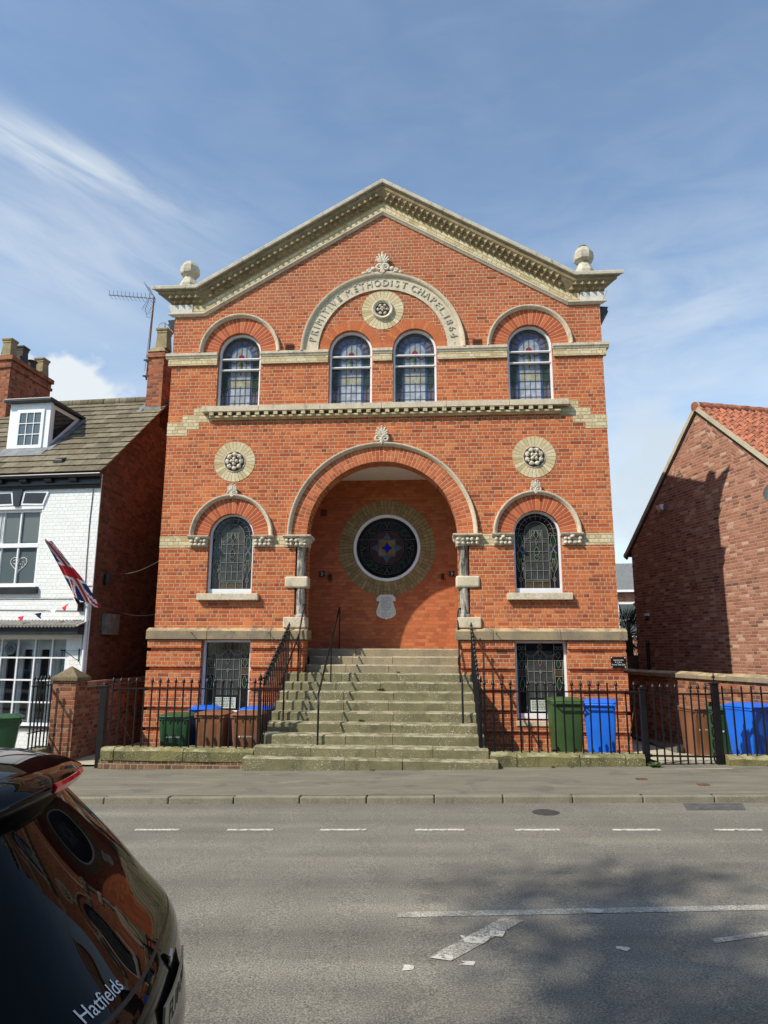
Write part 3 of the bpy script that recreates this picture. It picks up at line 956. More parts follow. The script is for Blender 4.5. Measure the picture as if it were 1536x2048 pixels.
# foliage ornaments on the hood moulds
def spiral(cx, cz, r0, turns, a0, sgn, n=26):
    return [(cx + r0 * (1 - 0.78 * i / n) * math.cos(a0 + sgn * 2 * PI * turns * i / n), cz + r0 * (1 - 0.78 * i / n) * math.sin(a0 + sgn * 2 * PI * turns * i / n)) for i in range(n + 1)]


def ornament(x, z, h, w, wide):
    mb = MB()
    y = -0.07
    mb.blob((x, y, z + 0.03 * h), (0.10 * w, 0.05, 0.10 * h))
    for sg in (-1, 1):
        r = 0.15 * h if wide else 0.19 * h
        cxx = x + sg * (0.30 if wide else 0.5) * w * 0.5
        pts = spiral(cxx, z + 0.26 * h, r, 1.35, PI if sg > 0 else 0, -sg)
        stem = [(x + sg * 0.02, z + 0.02)] if not wide else [(x + sg * 0.03, z + 0.02)]
        mb.tube([(p[0], y - 0.01, p[1]) for p in stem + pts], [0.034 * h / 0.5 + 0.006] + [(0.032 * (1 - 0.45 * i / len(pts))) * h / 0.5 + 0.005 for i in range(len(pts))], 8)
        if wide:
            pts2 = spiral(x + sg * 0.66 * w, z + 0.115 * h, 0.085 * h, 1.1, 0 if sg > 0 else PI, sg)
            mb.tube([(x + sg * 0.2 * w, y, z + 0.03)] + [(x + sg * 0.45 * w, y, z + 0.04 * h)] + [(p[0], y - 0.01, p[1]) for p in pts2], 0.030, 8)
            mb.blob((x + sg * 0.46 * w, y - 0.01, z + 0.2 * h), (0.062, 0.045, 0.062), None, 8, 6, 0.2)
            mb.blob((x + sg * 0.90 * w, y, z + 0.05 * h), (0.07, 0.04, 0.038), None, 8, 6, 0.2)
    n = 7
    for i in range(n):
        a = (i - (n - 1) / 2) / ((n - 1) / 2)
        ang = a * (0.95 if wide else 1.15)
        ln = h * (0.50 - 0.20 * abs(a))
        zc = z + 0.40 * h
        d = Vector((math.sin(ang), 0, math.cos(ang)))
        q = d.to_track_quat('Z', 'Y').to_matrix()
        mb.blob((x + d.x * ln * 0.55, y - 0.015, zc + d.z * ln * 0.55), (0.036 * h / 0.5, 0.03, ln * 0.52), q, 8, 8)
        mb.blob((x + d.x * ln * 0.95, y - 0.02, zc + d.z * ln * 0.95), (0.028 * h / 0.5, 0.03, 0.03 * h / 0.5), q, 8, 6)
    return mb.build('carved_finial', M['carved'], chapel, smooth=60)


ornament(0, 4.36, 0.44, 0.30, False)
for sx in (-1, 1):
    ornament(sx * WX, 3.22, 0.33, 0.23, False)
ornament(0, 8.37, 0.58, 0.46, True)


def window_arch(cx, spr, r0, r1, hood, mat, hoodmat=True):
    mb = MB()
    mb.ring(0, 0, r0, r1, 0, PI, -0.008, 0.03, 40)
    o = mb.build('window_arch', mat, chapel)
    o.location = (cx, 0, spr)
    if hood:
        mb = MB()
        mb.arcsweep(cx, spr, [(r1 - 0.01 + r, y) for r, y in HOOD], 0, PI, 40)
        mb.build('hood_mould', M['stone'], chapel, smooth=50)


for sx in (-1, 1):
    window_arch(sx * WX, SPRL, 0.487, 0.83, True, M['arch_s'])
    window_arch(sx * WX, SPRU, 0.487, 0.85, True, M['arch_s'])
    window_arch(sx * 0.715, SPRU - 0.01, 0.482, 0.713, False, M['arch_p'])
# stone impost blocks either side of the lower arched windows
for sx in (-1, 1):
    for k in (-1, 1):
        x0, x1 = sorted((sx * WX + k * 0.475, sx * WX + k * 0.935))
        mb = MB()
        mb.extrude_x([(0.05, 2.388), (-0.11, 2.388), (-0.11, 2.36), (-0.07, 2.325), (0.05, 2.325)], x0, x1)
        mb.box(x0 + 0.03, x1 - 0.03, -0.03, 0.05, 2.14, 2.326)
        for i in range(4):
            for j in range(2):
                mb.blob((x0 + 0.09 + i * 0.095 + R.uniform(-0.012, 0.012), -0.055, 2.19 + 0.08 * j), (0.045, 0.04, 0.04), None, 8, 6, 0.3)
        mb.blob(((x0 + x1) / 2, -0.09, 2.31), (0.05, 0.04, 0.04), None, 8, 6, 0.25)
        mb.build('carved_impost', M['carved'], chapel, smooth=60)

# inscription arch in the gable
mb = MB()
mb.ring(0, SPRP, 1.445, 1.75, 0, PI, -0.035, 0.03, 64)
mb.arcsweep(0, SPRP, [(1.74, 0.0), (1.74, -0.04), (1.76, -0.075), (1.79, -0.10), (1.83, -0.10), (1.845, -0.06), (1.845, 0.0)], 0, PI, 64)
o = mb.build('inscription_arch', M['stone'], chapel, smooth=40)
word = 'PRIMITIVE METHODIST CHAPEL.1864'
mb = MB()
aw = {'I': 0.55, '.': 0.4, ' ': 0.45, 'M': 1.25, 'T': 0.95, '1': 0.65, 'O': 1.15, 'D': 1.05, 'H': 1.05, 'L': 0.85, 'E': 0.9}
tot = sum(aw.get(c, 1.0) for c in word)
span = rad(166)
ang = PI / 2 + span / 2
for ch in word:
    w = aw.get(ch, 1.0) * span / tot
    a = ang - w / 2
    ang -= w
    if ch == ' ':
        continue
    er, et = Vector((math.cos(a), 0, math.sin(a))), Vector((math.sin(a), 0, -math.cos(a)))
    org = Vector((0, -0.035, SPRP)) + er * 1.595
    text(mb, ch, 0.225, lambda u, v, d: org + et * u * 0.90 + er * v + Vector((0, -1, 0)) * (d + 0.009), 0.011)
mb.build('raised_lettering', M['cap'], o)

# string course between the upper windows
for x0, x1 in ((-4.93, -3.73), (-2.75, -1.205), (-0.225, 0.225), (1.205, 2.75), (3.73, 4.93)):
    mb = MB()
    mb.extrude_x([(0.06, 6.575), (-0.085, 6.575), (-0.085, 6.515), (-0.065, 6.485), (-0.055, 6.455), (0.06, 6.455)], x0, x1)
    if abs(x0) > 4.9 or abs(x1) > 4.9:
        sx = -1 if x0 < 0 else 1
        a, b = sorted((sx * 4.93, sx * 4.81))
        mb.box(a, b, 0.06, 0.9, 6.46, 6.57)
    so = mb.build('string_course', M['stone'], chapel, bevel=0.004)
    mb = MB()
    xa, xb = max(x0, -4.87), min(x1, 4.87)
    mb.box(xa + (0.012 if xa > -4.8 else 0), xb - (0.012 if xb < 4.8 else 0), -0.045, 0.05, 6.293, 6.454)
    mb.build('yellow_brick_band', M['yel'], so)
# yellow brick bands of the lower storey and stepped quoins
for sx in (-1, 1):
    for a, b, z0, z1 in ((4.805, 4.14, 2.14, 2.385), (2.34, 2.06, 2.14, 2.385), (4.22, 3.98, 5.125, 5.29), (4.47, 3.80, 4.96, 5.124), (4.81, 4.09, 4.795, 4.959), (4.81, 4.35, 4.65, 4.794)):
        x0, x1 = sorted((sx * a, sx * b))
        mb = MB()
        mb.box(x0, x1, -0.005, 0.05, z0, z1)
        mb.build('yellow_brick_quoin', M['yel'], chapel)

# long sill with dentils
mb = MB()
xs = [-4.0, -2.72, -1.35, 0.0, 1.40, 2.75, 4.0]
for a, b in zip(xs[:-1], xs[1:]):
    mb.box(a + 0.003, b - 0.003, -0.15, 0.12, 5.146, 5.275)
so = mb.build('long_sill', M['stone'], chapel, bevel=0.008)
mb = MB()
mb.extrude_x([(0.05, 5.06), (-0.10, 5.06), (-0.10, 5.02), (-0.05, 4.985), (0.05, 4.985)], -3.83, 3.83)
mb.build('dentil_bed', M['yel'], so)
mb = MB()
mb.box(-3.84, 3.84, -0.02, 0.05, 5.061, 5.145)
mb.build('dentil_back', M['cornice'], so)
x = -3.78
while x < 3.80:
    mb = MB()
    mb.box(x - 0.046, x + 0.046, -0.135, 0.0, 5.066, 5.143)
    mb.build('dentil', M['yel'], so)
    x += 0.2052

# cornice of the gable: sweeps that bend at the kneelers
def rake_sweep(prof, mat, name, bevel=0):
    for sx in (-1, 1):
        mb = MB()
        st = []
        for dz, y in prof:
            xe = 4.80 + max(-0.02, -y) * 2.05
            xb = 4.105 + 0.27 * dz
            st.append([(sx * xe, y, 7.52 + dz), (sx * xb, y, 7.52 + dz), (0, y, 9.93 + 1.16 * dz)])
        k = len(prof)
        vs = [st[j][i] for i in range(3) for j in range(k)]
        fs = [(i * k + j, i * k + (j + 1) % k, (i + 1) * k + (j + 1) % k, (i + 1) * k + j) for i in range(2) for j in range(k)]
        fs += [tuple(range(k)), tuple(reversed(range(2 * k, 3 * k)))]
        mb.add(vs, fs)
        mb.build(name, mat, chapel, bevel=bevel)


rake_sweep([(-0.03, 0.02), (-0.03, -0.03), (-0.005, -0.05), (0.02, -0.075), (0.048, -0.075), (0.05, 0.02)], M['stone'], 'rake_mould')
rake_sweep([(0.26, 0.05), (0.26, -0.03), (0.29, -0.045), (0.45, -0.150), (0.47, -0.172), (0.53, -0.182), (0.54, -0.205), (0.56, -0.205), (0.56, 0.05)], M['cornice'], 'cornice')
rake_sweep([(0.562, 0.30), (0.562, -0.235), (0.575, -0.248), (0.645, -0.248), (0.66, -0.23), (0.68, 0.30)], M['cap'], 'gable_coping', 0.008)
for sx in (-1, 1):
    # the yellow bricks follow the slope
    d0, d1 = 0.052, 0.262
    pts = []
    for dz in (d0, d1):
        xb = 4.105 + 0.27 * dz
        pts.append([(4.38, 7.52 + dz), (xb, 7.52 + dz), (0.0, 9.93 + 1.16 * dz)])
    a = math.atan(0.587)
    Mx = Matrix.Translation((0, 0, 9.93)) @ Matrix.Rotation(sx * a, 4, 'Y')
    mb = MB()
    for i in range(1, 2):
        q = [pts[0][i], pts[0][i + 1], pts[1][i + 1], pts[1][i]]
        mb.add([(sx * p[0], -0.022, p[1]) for p in q] + [(sx * p[0], 0.05, p[1]) for p in q], [(0, 1, 2, 3), (7, 6, 5, 4), (0, 1, 5, 4), (1, 2, 6, 5), (2, 3, 7, 6), (3, 0, 4, 7)])
    mb.build('rake_brick_band', M['rake'], chapel, Mx=Mx)
    mb = MB()
    q = [pts[0][0], pts[0][1], pts[1][1], pts[1][0]]
    mb.add([(sx * p[0], -0.022, p[1]) for p in q] + [(sx * p[0], 0.05, p[1]) for p in q], [(0, 1, 2, 3), (7, 6, 5, 4), (0, 1, 5, 4), (1, 2, 6, 5), (2, 3, 7, 6), (3, 0, 4, 7)])
    mb.build('kneeler_brick', M['yel'], chapel)
    mb = MB()
    x0, x1 = sorted((sx * 4.384, sx * 4.86))
    pr = [(-0.04, 7.573), (-0.04, 7.775), (0.06, 7.775), (0.06, 7.573)]
    xo = sx * 4.98
    mb.hexa([(sx * 4.384, -0.04, 7.573), (sx * 4.86, -0.04, 7.573), (sx * 4.86, 0.3, 7.573), (sx * 4.384, 0.3, 7.573), (sx * 4.384, -0.05, 7.778), (sx * 4.97, -0.05, 7.778), (sx * 4.97, 0.3, 7.778), (sx * 4.384, 0.3, 7.778)])
    mb.build('kneeler_stone', M['whitestone'], chapel, bevel=0.006)
    # two staggered rows of pointed studs under the cornice
    mb = MB()

    def stud(p, e, f, n, s, hgt):
        b = [p + e * s, p + f * s, p - e * s, p - f * s]
        bb = [q - n * 0.03 for q in b]
        mb.add([tuple(q) for q in bb + [p + e * s * 0.95, p + f * s * 0.95, p - e * s * 0.95, p - f * s * 0.95]] + [tuple(p + n * hgt)],
               [(0, 1, 5, 4), (1, 2, 6, 5), (2, 3, 7, 6), (3, 0, 4, 7), (4, 5, 8), (5, 6, 8), (6, 7, 8), (7, 4, 8)])
    for flat in (True, False):
        mb = MB()
        for row, (dz, y) in enumerate(((0.322, -0.066), (0.412, -0.125))):
            if flat:
                e = Vector((1, 0, 0))
                f = Vector((0, -0.56, 0.83)).normalized()
                n = Vector((0, -0.83, -0.56)).normalized()
                x = 4.20 + row * 0.075
                while x < 4.78 - y * 1.9:
                    stud(Vector((sx * x, y, 7.52 + dz)), e, f, n, 0.074, 0.075)
                    x += 0.15
            else:
                e = Vector((sx, 0, -0.587)).normalized()
                up = Vector((sx * 0.587, 0, 1)).normalized()
                f = (Vector((0, -0.56, 0)) + up * 0.83).normalized()
                n = (Vector((0, -0.83, 0)) - up * 0.56).normalized()
                t = 0.10 + row * 0.075
                while t < 4.62:
                    x = t * 0.8624
                    stud(Vector((sx * x, y, 9.93 + 1.16 * dz - 0.587 * x)), e, f, n, 0.080, 0.080)
                    t += 0.15
        mb.build('stud_course', M['cornice'], chapel)
    # octagonal kneeler finials
    mb = MB()
    prof = [(0.25, 8.06), (0.25, 8.13), (0.235, 8.16), (0.15, 8.30), (0.135, 8.33), (0.165, 8.35), (0.235, 8.40), (0.245, 8.46), (0.235, 8.56), (0.17, 8.66), (0.14, 8.685), (0.03, 8.69)]
    prof = [(r * 0.92, 8.175 + (z - 8.06) * 1.06) for r, z in prof]
    mb.lathe(prof, (sx * 4.50, -0.02, 0), 8, PI / 8)
    fo = mb.build('corner_finial', M['cap'], chapel, bevel=0.006)
    mb = MB()
    if sx > 0:
        mb.blob((sx * 4.50, -0.02, 8.85), (0.11, 0.11, 0.07), None, 12, 8)
    else:
        mb.blob((sx * 4.50, -0.02, 8.845), (0.035, 0.035, 0.03), None, 8, 6)
    mb.build('finial_knob', M['moss'] if sx > 0 else M['cap'], fo, smooth=60)


# round panels with flowers
def rosette(cx, cz, r1, r0, kind):
    mb = MB()
    mb.ring(0, 0, r0, r1, 0, 2 * PI, -0.008, 0.03, 48)
    o = mb.build('brick_roundel', M['yel_r'], chapel)
    o.location = (cx, 0, cz)
    mb = MB()
    dk = MB()
    dk.lathe([(0.0, 0.0), (r0 + 0.005, 0.0), (r0 + 0.005, 0.02), (0, 0.02)], (0, 0.004, 0), 32, axis='y')
    dk.build('roundel_ground', M['potdark'], o)
    if kind == 'ring':
        mb.arcsweep(0, 0, [(r0 - 0.06, 0.0), (r0 - 0.06, -0.03), (r0 - 0.03, -0.07), (r0 + 0.0, -0.075), (r0 + 0.025, -0.04), (r0 + 0.03, 0.0)], 0, 2 * PI - 1e-4, 40)
        rr = r0 - 0.075
        npet = 6
    else:
        mb.arcsweep(0, 0, [(r0 - 0.012, 0.01), (r0 - 0.012, -0.02), (r0 + 0.006, -0.02), (r0 + 0.006, 0.01)], 0, 2 * PI - 1e-4, 40)
        rr = r0 - 0.02
        npet = 8
    for i in range(npet):
        a = 2 * PI * i / npet + (PI / 8 if kind == 'cross' else 0)
        q = Matrix.Rotation(-a, 3, 'Y')
        pr = rr * 0.72
        mb.blob((pr * math.cos(a), -0.03, pr * math.sin(a)), (rr * 0.24, 0.035, rr * 0.25), q, 10, 8, 0.1)
        mb.blob((pr * 0.98 * math.cos(a + 0.3), -0.045, pr * math.sin(a + 0.3)), (rr * 0.09, 0.03, rr * 0.12), q, 6, 6, 0.15)
    for i in range(4):
        a = 2 * PI * i / 4 + (PI / 4 if kind == 'cross' else 0)
        mb.blob((rr * 0.26 * math.cos(a), -0.045, rr * 0.26 * math.sin(a)), (rr * 0.19, 0.045, rr * 0.19), None, 10, 8, 0.1)
    mb.blob((0, -0.06, 0), (rr * 0.13, 0.04, rr * 0.13), None, 8, 6)
    mb.build('carved_flower', M['carved'], o, smooth=60)


rosette(-WX, 4.035, 0.455, 0.235, 'rose')
rosette(WX, 4.035, 0.455, 0.235, 'cross')
rosette(0, 7.522, 0.472, 0.22, 'ring')
for sx in (-1, 1):
    mb = MB()
    mb.box(sx * 2.10 - 0.105, sx * 2.10 + 0.105, -0.006, 0.03, 6.61, 6.752)
    for i in range(5):
        for j in range(3):
            x, z = sx * 2.10 - 0.078 + i * 0.039, 6.64 + j * 0.041
            mb.box(x - 0.012, x + 0.012, -0.022, -0.005, z - 0.013, z + 0.013)
    mb.build('terracotta_vent', M['gable'], chapel)


# ------------------------------------------------------------------ leaded windows
def lead(mb, pts, y, w=0.009):
    pts = [Vector((p[0], 0, p[1])) for p in pts]
    for a, b in zip(pts[:-1], pts[1:]):
        d = (b - a)
        if d.length < 1e-6:
            continue
        d.normalize()
        n = Vector((-d.z, 0, d.x)) * w / 2
        e = d * w * 0.3
        q = [a - e - n, b + e - n, b + e + n, a - e + n]
        mb.add([(p.x, y - 0.004, p.z) for p in q] + [(p.x, y + 0.006, p.z) for p in q], [(0, 1, 2, 3), (0, 1, 5, 4), (1, 2, 6, 5), (2, 3, 7, 6), (3, 0, 4, 7)])


def poly(mb, mat, pts, y):
    mb.use(mat)
    tri = geometry.tessellate_polygon([[Vector((p[0], p[1], 0)) for p in pts]])
    mb.add([(p[0], y, p[1]) for p in pts], [tuple(t) for t in tri])


def leafshape(cx, z0, z1, w):
    h = z1 - z0
    return [(cx + w * math.sin(PI * t), z0 + h * t) for t in [i / 8 for i in range(9)]] + [(cx - w * math.sin(PI * t), z0 + h * t) for t in [1 - i / 8 for i in range(1, 8)]]


def swag(x0, z0, x1, z1, sag, n=10):
    return [(x0 + (x1 - x0) * i / n, z0 + (z1 - z0) * i / n - sag * 4 * (i / n) * (1 - i / n)) for i in range(n + 1)]


def frame_mesh(cx, zb, zs, r, fw, y0, y1, bottom):
    mb = MB()
    o = archpts(cx, zb, zs, r)
    i = archpts(cx, zb + bottom, zs, r - fw)
    mb.slab(o, [i], y0, y1)
    return mb


def upper_window(cx, zs, r):
    zb = 5.272
    mb = frame_mesh(cx, zb, zs, r - 0.002, 0.045, 0.085, 0.20, 0.012)
    gr = r - 0.045
    for z in (zs - 0.115, zs - 0.375):
        mb.box(cx - gr - 0.01, cx + gr + 0.01, 0.07, 0.15, z - 0.013, z + 0.014)
    fr = mb.build('arched_window', M['pvc'], chapel, bevel=0.004)
    y = 0.165
    p = MB()
    poly(p, GL['up_border'], archpts(cx, zb, zs, r - 0.03), y)
    for s in (-1, 1):
        x = cx + s * 0.345
        poly(p, GL['up_purple'], [(x - 0.075, zb), (x + 0.075, zb), (x + 0.075, zb + 0.42), (x - 0.075, zb + 0.42)], y - 0.003)
        poly(p, GL['up_green'], leafshape(x, zb + 0.44, zb + 0.86, 0.07), y - 0.005)
        poly(p, GL['up_green'], leafshape(x - 0.03, zb + 0.36, zb + 0.66, 0.03), y - 0.006)
        poly(p, GL['up_deep'], [(x, zb + 0.13), (x + 0.028, zb + 0.165), (x, zb + 0.20), (x - 0.028, zb + 0.165)], y - 0.006)
        poly(p, GL['up_green'], leafshape(x, zb + 0.95, zb + 1.14, 0.05), y - 0.006)
        poly(p, GL['up_blue'], [(cx + s * 0.27, zb), (cx + s * 0.232, zb), (cx + s * 0.232, zs - 0.03), (cx + s * 0.27, zs - 0.03)], y - 0.004)
        poly(p, GL['up_brown'], swag(cx + s * 0.03, zs - 0.09, cx + s * 0.25, zs - 0.12, 0.10) + list(reversed(swag(cx + s * 0.03, zs - 0.06, cx + s * 0.25, zs - 0.10, 0.09))), y - 0.008)
    arcm = [(cx + 0.30 * math.cos(PI * i / 16), zs - 0.03 + 0.30 * math.sin(PI * i / 16)) for i in range(17)]
    poly(p, GL['up_purple'], [(cx + 0.37 * math.cos(PI * i / 16), zs + 0.37 * math.sin(PI * i / 16)) for i in range(17)], y - 0.002)
    ar = [(cx + 0.27 * math.cos(PI * i / 16), zs - 0.03 + 0.27 * math.sin(PI * i / 16)) for i in range(17)]
    poly(p, GL['up_blue'], ar, y - 0.004)
    poly(p, GL['up_mid'], [(cx - 0.232, zb + 0.4), (cx + 0.232, zb + 0.4)] + [(cx + 0.232 * math.cos(PI * i / 16), zs - 0.03 + 0.232 * math.sin(PI * i / 16)) for i in range(17)], y - 0.005)
    poly(p, GL['up_low'], [(cx - 0.232, zb), (cx + 0.232, zb), (cx + 0.232, zb + 0.53), (cx - 0.232, zb + 0.53)], y - 0.006)
    poly(p, GL['up_amber'], [(cx - 0.232, zb + 0.56), (cx + 0.232, zb + 0.56), (cx + 0.232, zb + 0.70), (cx - 0.232, zb + 0.70)], y - 0.006)
    poly(p, GL['up_red'], leafshape(cx, zs - 0.10, zs + 0.03, 0.065), y - 0.008)
    poly(p, GL['up_lime'], leafshape(cx - 0.012, zs - 0.36, zs - 0.12, 0.03), y - 0.009)
    poly(p, GL['up_violet'], leafshape(cx + 0.018, zs - 0.34, zs - 0.12, 0.02), y - 0.010)
    poly(p, GL['up_red'], leafshape(cx, zs - 0.49, zs - 0.40, 0.018), y - 0.009)
    p.build('stained_glass', None, fr, fix=False)
    lm = MB()
    yl = y - 0.013
    for x in (-0.115, 0.0, 0.115):
        lead(lm, [(cx + x, zb), (cx + x, zb + 0.56)], yl, 0.008)
    for x in (-0.115, 0.115):
        lead(lm, [(cx + x, zb + 0.56), (cx + x, zs + 0.17)], yl, 0.008)
    lead(lm, [(cx, zs + 0.03), (cx, zs + 0.20)], yl, 0.008)
    for z in (0.165, 0.345, 0.525, 0.715):
        lead(lm, [(cx - gr, zb + z), (cx + gr, zb + z)], yl, 0.008)
    for s in (-1, 1):
        for x in (0.27, 0.232, 0.345):
            lead(lm, [(cx + s * x, zb), (cx + s * x, zb + (0.44 if x == 0.345 else zs - zb - 0.03))], yl, 0.007)
        lead(lm, leafshape(cx + s * 0.345, zb + 0.44, zb + 0.86, 0.07), yl, 0.007)
    for k in range(1, 8):
        a = PI * k / 8
        lead(lm, [(cx + 0.27 * math.cos(a), zs - 0.03 + 0.27 * math.sin(a)), (cx + (gr - 0.01) * math.cos(a), zs + (gr - 0.01) * math.sin(a))], yl, 0.007)
    lead(lm, [(cx + 0.37 * math.cos(PI * i / 16), zs + 0.37 * math.sin(PI * i / 16)) for i in range(17)], yl, 0.007)
    lm.build('leading', M['came_d'], fr)


def lower_window(cx):
    zb, zs, r = 1.152, SPRL, 0.488
    mb = frame_mesh(cx, zb, zs, r, 0.04, 0.09, 0.20, 0.105)
    fr = mb.build('arched_window', M['pvc'], chapel, bevel=0.005)
    y = 0.165
    z0 = zb + 0.105
    p = MB()
    poly(p, GL['lo_side'], archpts(cx, z0 - 0.02, zs, r - 0.03), y)
    poly(p, GL['lo_dark'], [(cx + 0.36 * math.cos(PI * i / 16), zs + 0.0 + 0.36 * math.sin(PI * i / 16)) for i in range(17)], y - 0.002)
    poly(p, GL['lo_mid'], [(cx - 0.245, z0 + 0.18), (cx + 0.245, z0 + 0.18)] + [(cx + 0.245 * math.cos(PI * i / 16), zs + 0.03 + 0.245 * math.sin(PI * i / 16)) for i in range(17)], y - 0.004)
    poly(p, GL['lo_brown'], [(cx - 0.25, z0), (cx + 0.25, z0), (cx + 0.25, z0 + 0.15), (cx - 0.25, z0 + 0.15)], y - 0.004)
    poly(p, GL['lo_strip'], [(cx - 0.25, z0 + 0.152), (cx + 0.25, z0 + 0.152), (cx + 0.25, z0 + 0.178), (cx - 0.25, z0 + 0.178)], y - 0.005)
    lm = MB()
    yl = y - 0.013
    for s in (-1, 1):
        x = cx + s * 0.345
        for (a, b, w, dx_) in ((z0 + 0.30, z0 + 0.62, 0.05, 0.0), (z0 + 0.38, z0 + 0.66, 0.03, 0.045), (z0 + 0.38, z0 + 0.66, 0.03, -0.045), (z0 + 0.86, z0 + 1.12, 0.055, 0.0), (z0 + 0.58, z0 + 0.80, 0.05, 0.0)):
            sh = leafshape(x + dx_, a, b, w)
            poly(p, GL['lo_green'], sh, y - 0.005)
            lead(lm, sh, yl, 0.006)
        for dx_ in (-0.05, 0.05):
            poly(p, GL['lo_blue'], [(x + dx_, z0 + 0.78), (x + dx_ + 0.028, z0 + 0.82), (x + dx_, z0 + 0.86), (x + dx_ - 0.028, z0 + 0.82)], y - 0.006)
            lead(lm, [(x - dx_ * 1.4, z0 + 0.73), (x + dx_ * 1.4, z0 + 0.92)], yl, 0.008)
        lead(lm, [(cx + s * 0.25, z0), (cx + s * 0.25, zs + 0.03)], yl, 0.008)
        lead(lm, [(cx + s * 0.275, z0 + 0.2), (cx + s * 0.275, zs - 0.2)], yl, 0.006)
        lead(lm, [(x, z0), (x, z0 + 0.30)], yl, 0.007)
        c = [(x + 0.03 * math.cos(2 * PI * i / 10), z0 + 0.19 + 0.045 * math.sin(2 * PI * i / 10)) for i in range(11)]
        lead(lm, c, yl, 0.008)
        for k in (-0.045, 0.045):
            lead(lm, [(x + k + 0.032 * math.cos(2 * PI * i / 8), zs + 0.0 + 0.032 * math.sin(2 * PI * i / 8)) for i in range(9)], yl, 0.006)
        sw = swag(cx + s * 0.03, zs + 0.09, cx + s * 0.26, zs - 0.07, 0.09)
        sw2 = swag(cx + s * 0.02, zs + 0.055, cx + s * 0.26, zs - 0.09, 0.10)
        poly(p, GL['lo_dark'], sw + list(reversed(sw2)), y - 0.007)
        lead(lm, sw, yl, 0.008)
        lead(lm, sw2, yl, 0.008)
        lead(lm, [(cx + s * 0.02, zs + 0.08), (cx + s * 0.09, zs + 0.08), (cx + s * 0.10, zs - 0.02)], yl, 0.007)
    for k in range(1, 10):
        a = PI * k / 10
        lead(lm, [(cx + 0.30 * math.cos(a), zs + 0.02 + 0.30 * math.sin(a)), (cx + 0.44 * math.cos(a), zs + 0.44 * math.sin(a))], yl, 0.006)
    for rr in (0.245, 0.36):
        lead(lm, [(cx + rr * math.cos(PI * i / 20), zs + 0.03 + rr * math.sin(PI * i / 20)) for i in range(21)], yl, 0.007)
    for x, za, zb_ in ((-0.125, z0 + 0.18, zs + 0.10), (0.0, z0 + 0.18, z0 + 0.52), (0.125, z0 + 0.18, zs + 0.10), (-0.09, z0, z0 + 0.15), (0.10, z0, z0 + 0.15)):
        lead(lm, [(cx + x, za), (cx + x, zb_)], yl, 0.008)
    for z in (0.152, 0.18, 0.37, 0.57, 0.77, 0.97):
        lead(lm, [(cx - 0.25, z0 + z), (cx + 0.25, z0 + z)], yl, 0.008)
    for (a, b, w) in ((zs - 0.10, zs + 0.10, 0.045), (zs - 0.22, zs - 0.08, 0.02), (zs - 0.48, zs - 0.26, 0.055), (zs - 0.55, zs - 0.42, 0.05)):
        sh = leafshape(cx, a, b, w)
        poly(p, GL['lo_green'] if w > 0.03 else GL['lo_red'], sh, y - 0.008)
        lead(lm, sh, yl - 0.001, 0.008)
    p.build('stained_glass', None, fr, fix=False)
    lm.build('leading', M['came_l'], fr)
    mb = MB()
    mb.box(cx - 0.655, cx + 0.655, -0.11, 0.12, 1.01, 1.150)
    mb.build('window_sill', M['stone'], fr, bevel=0.010)


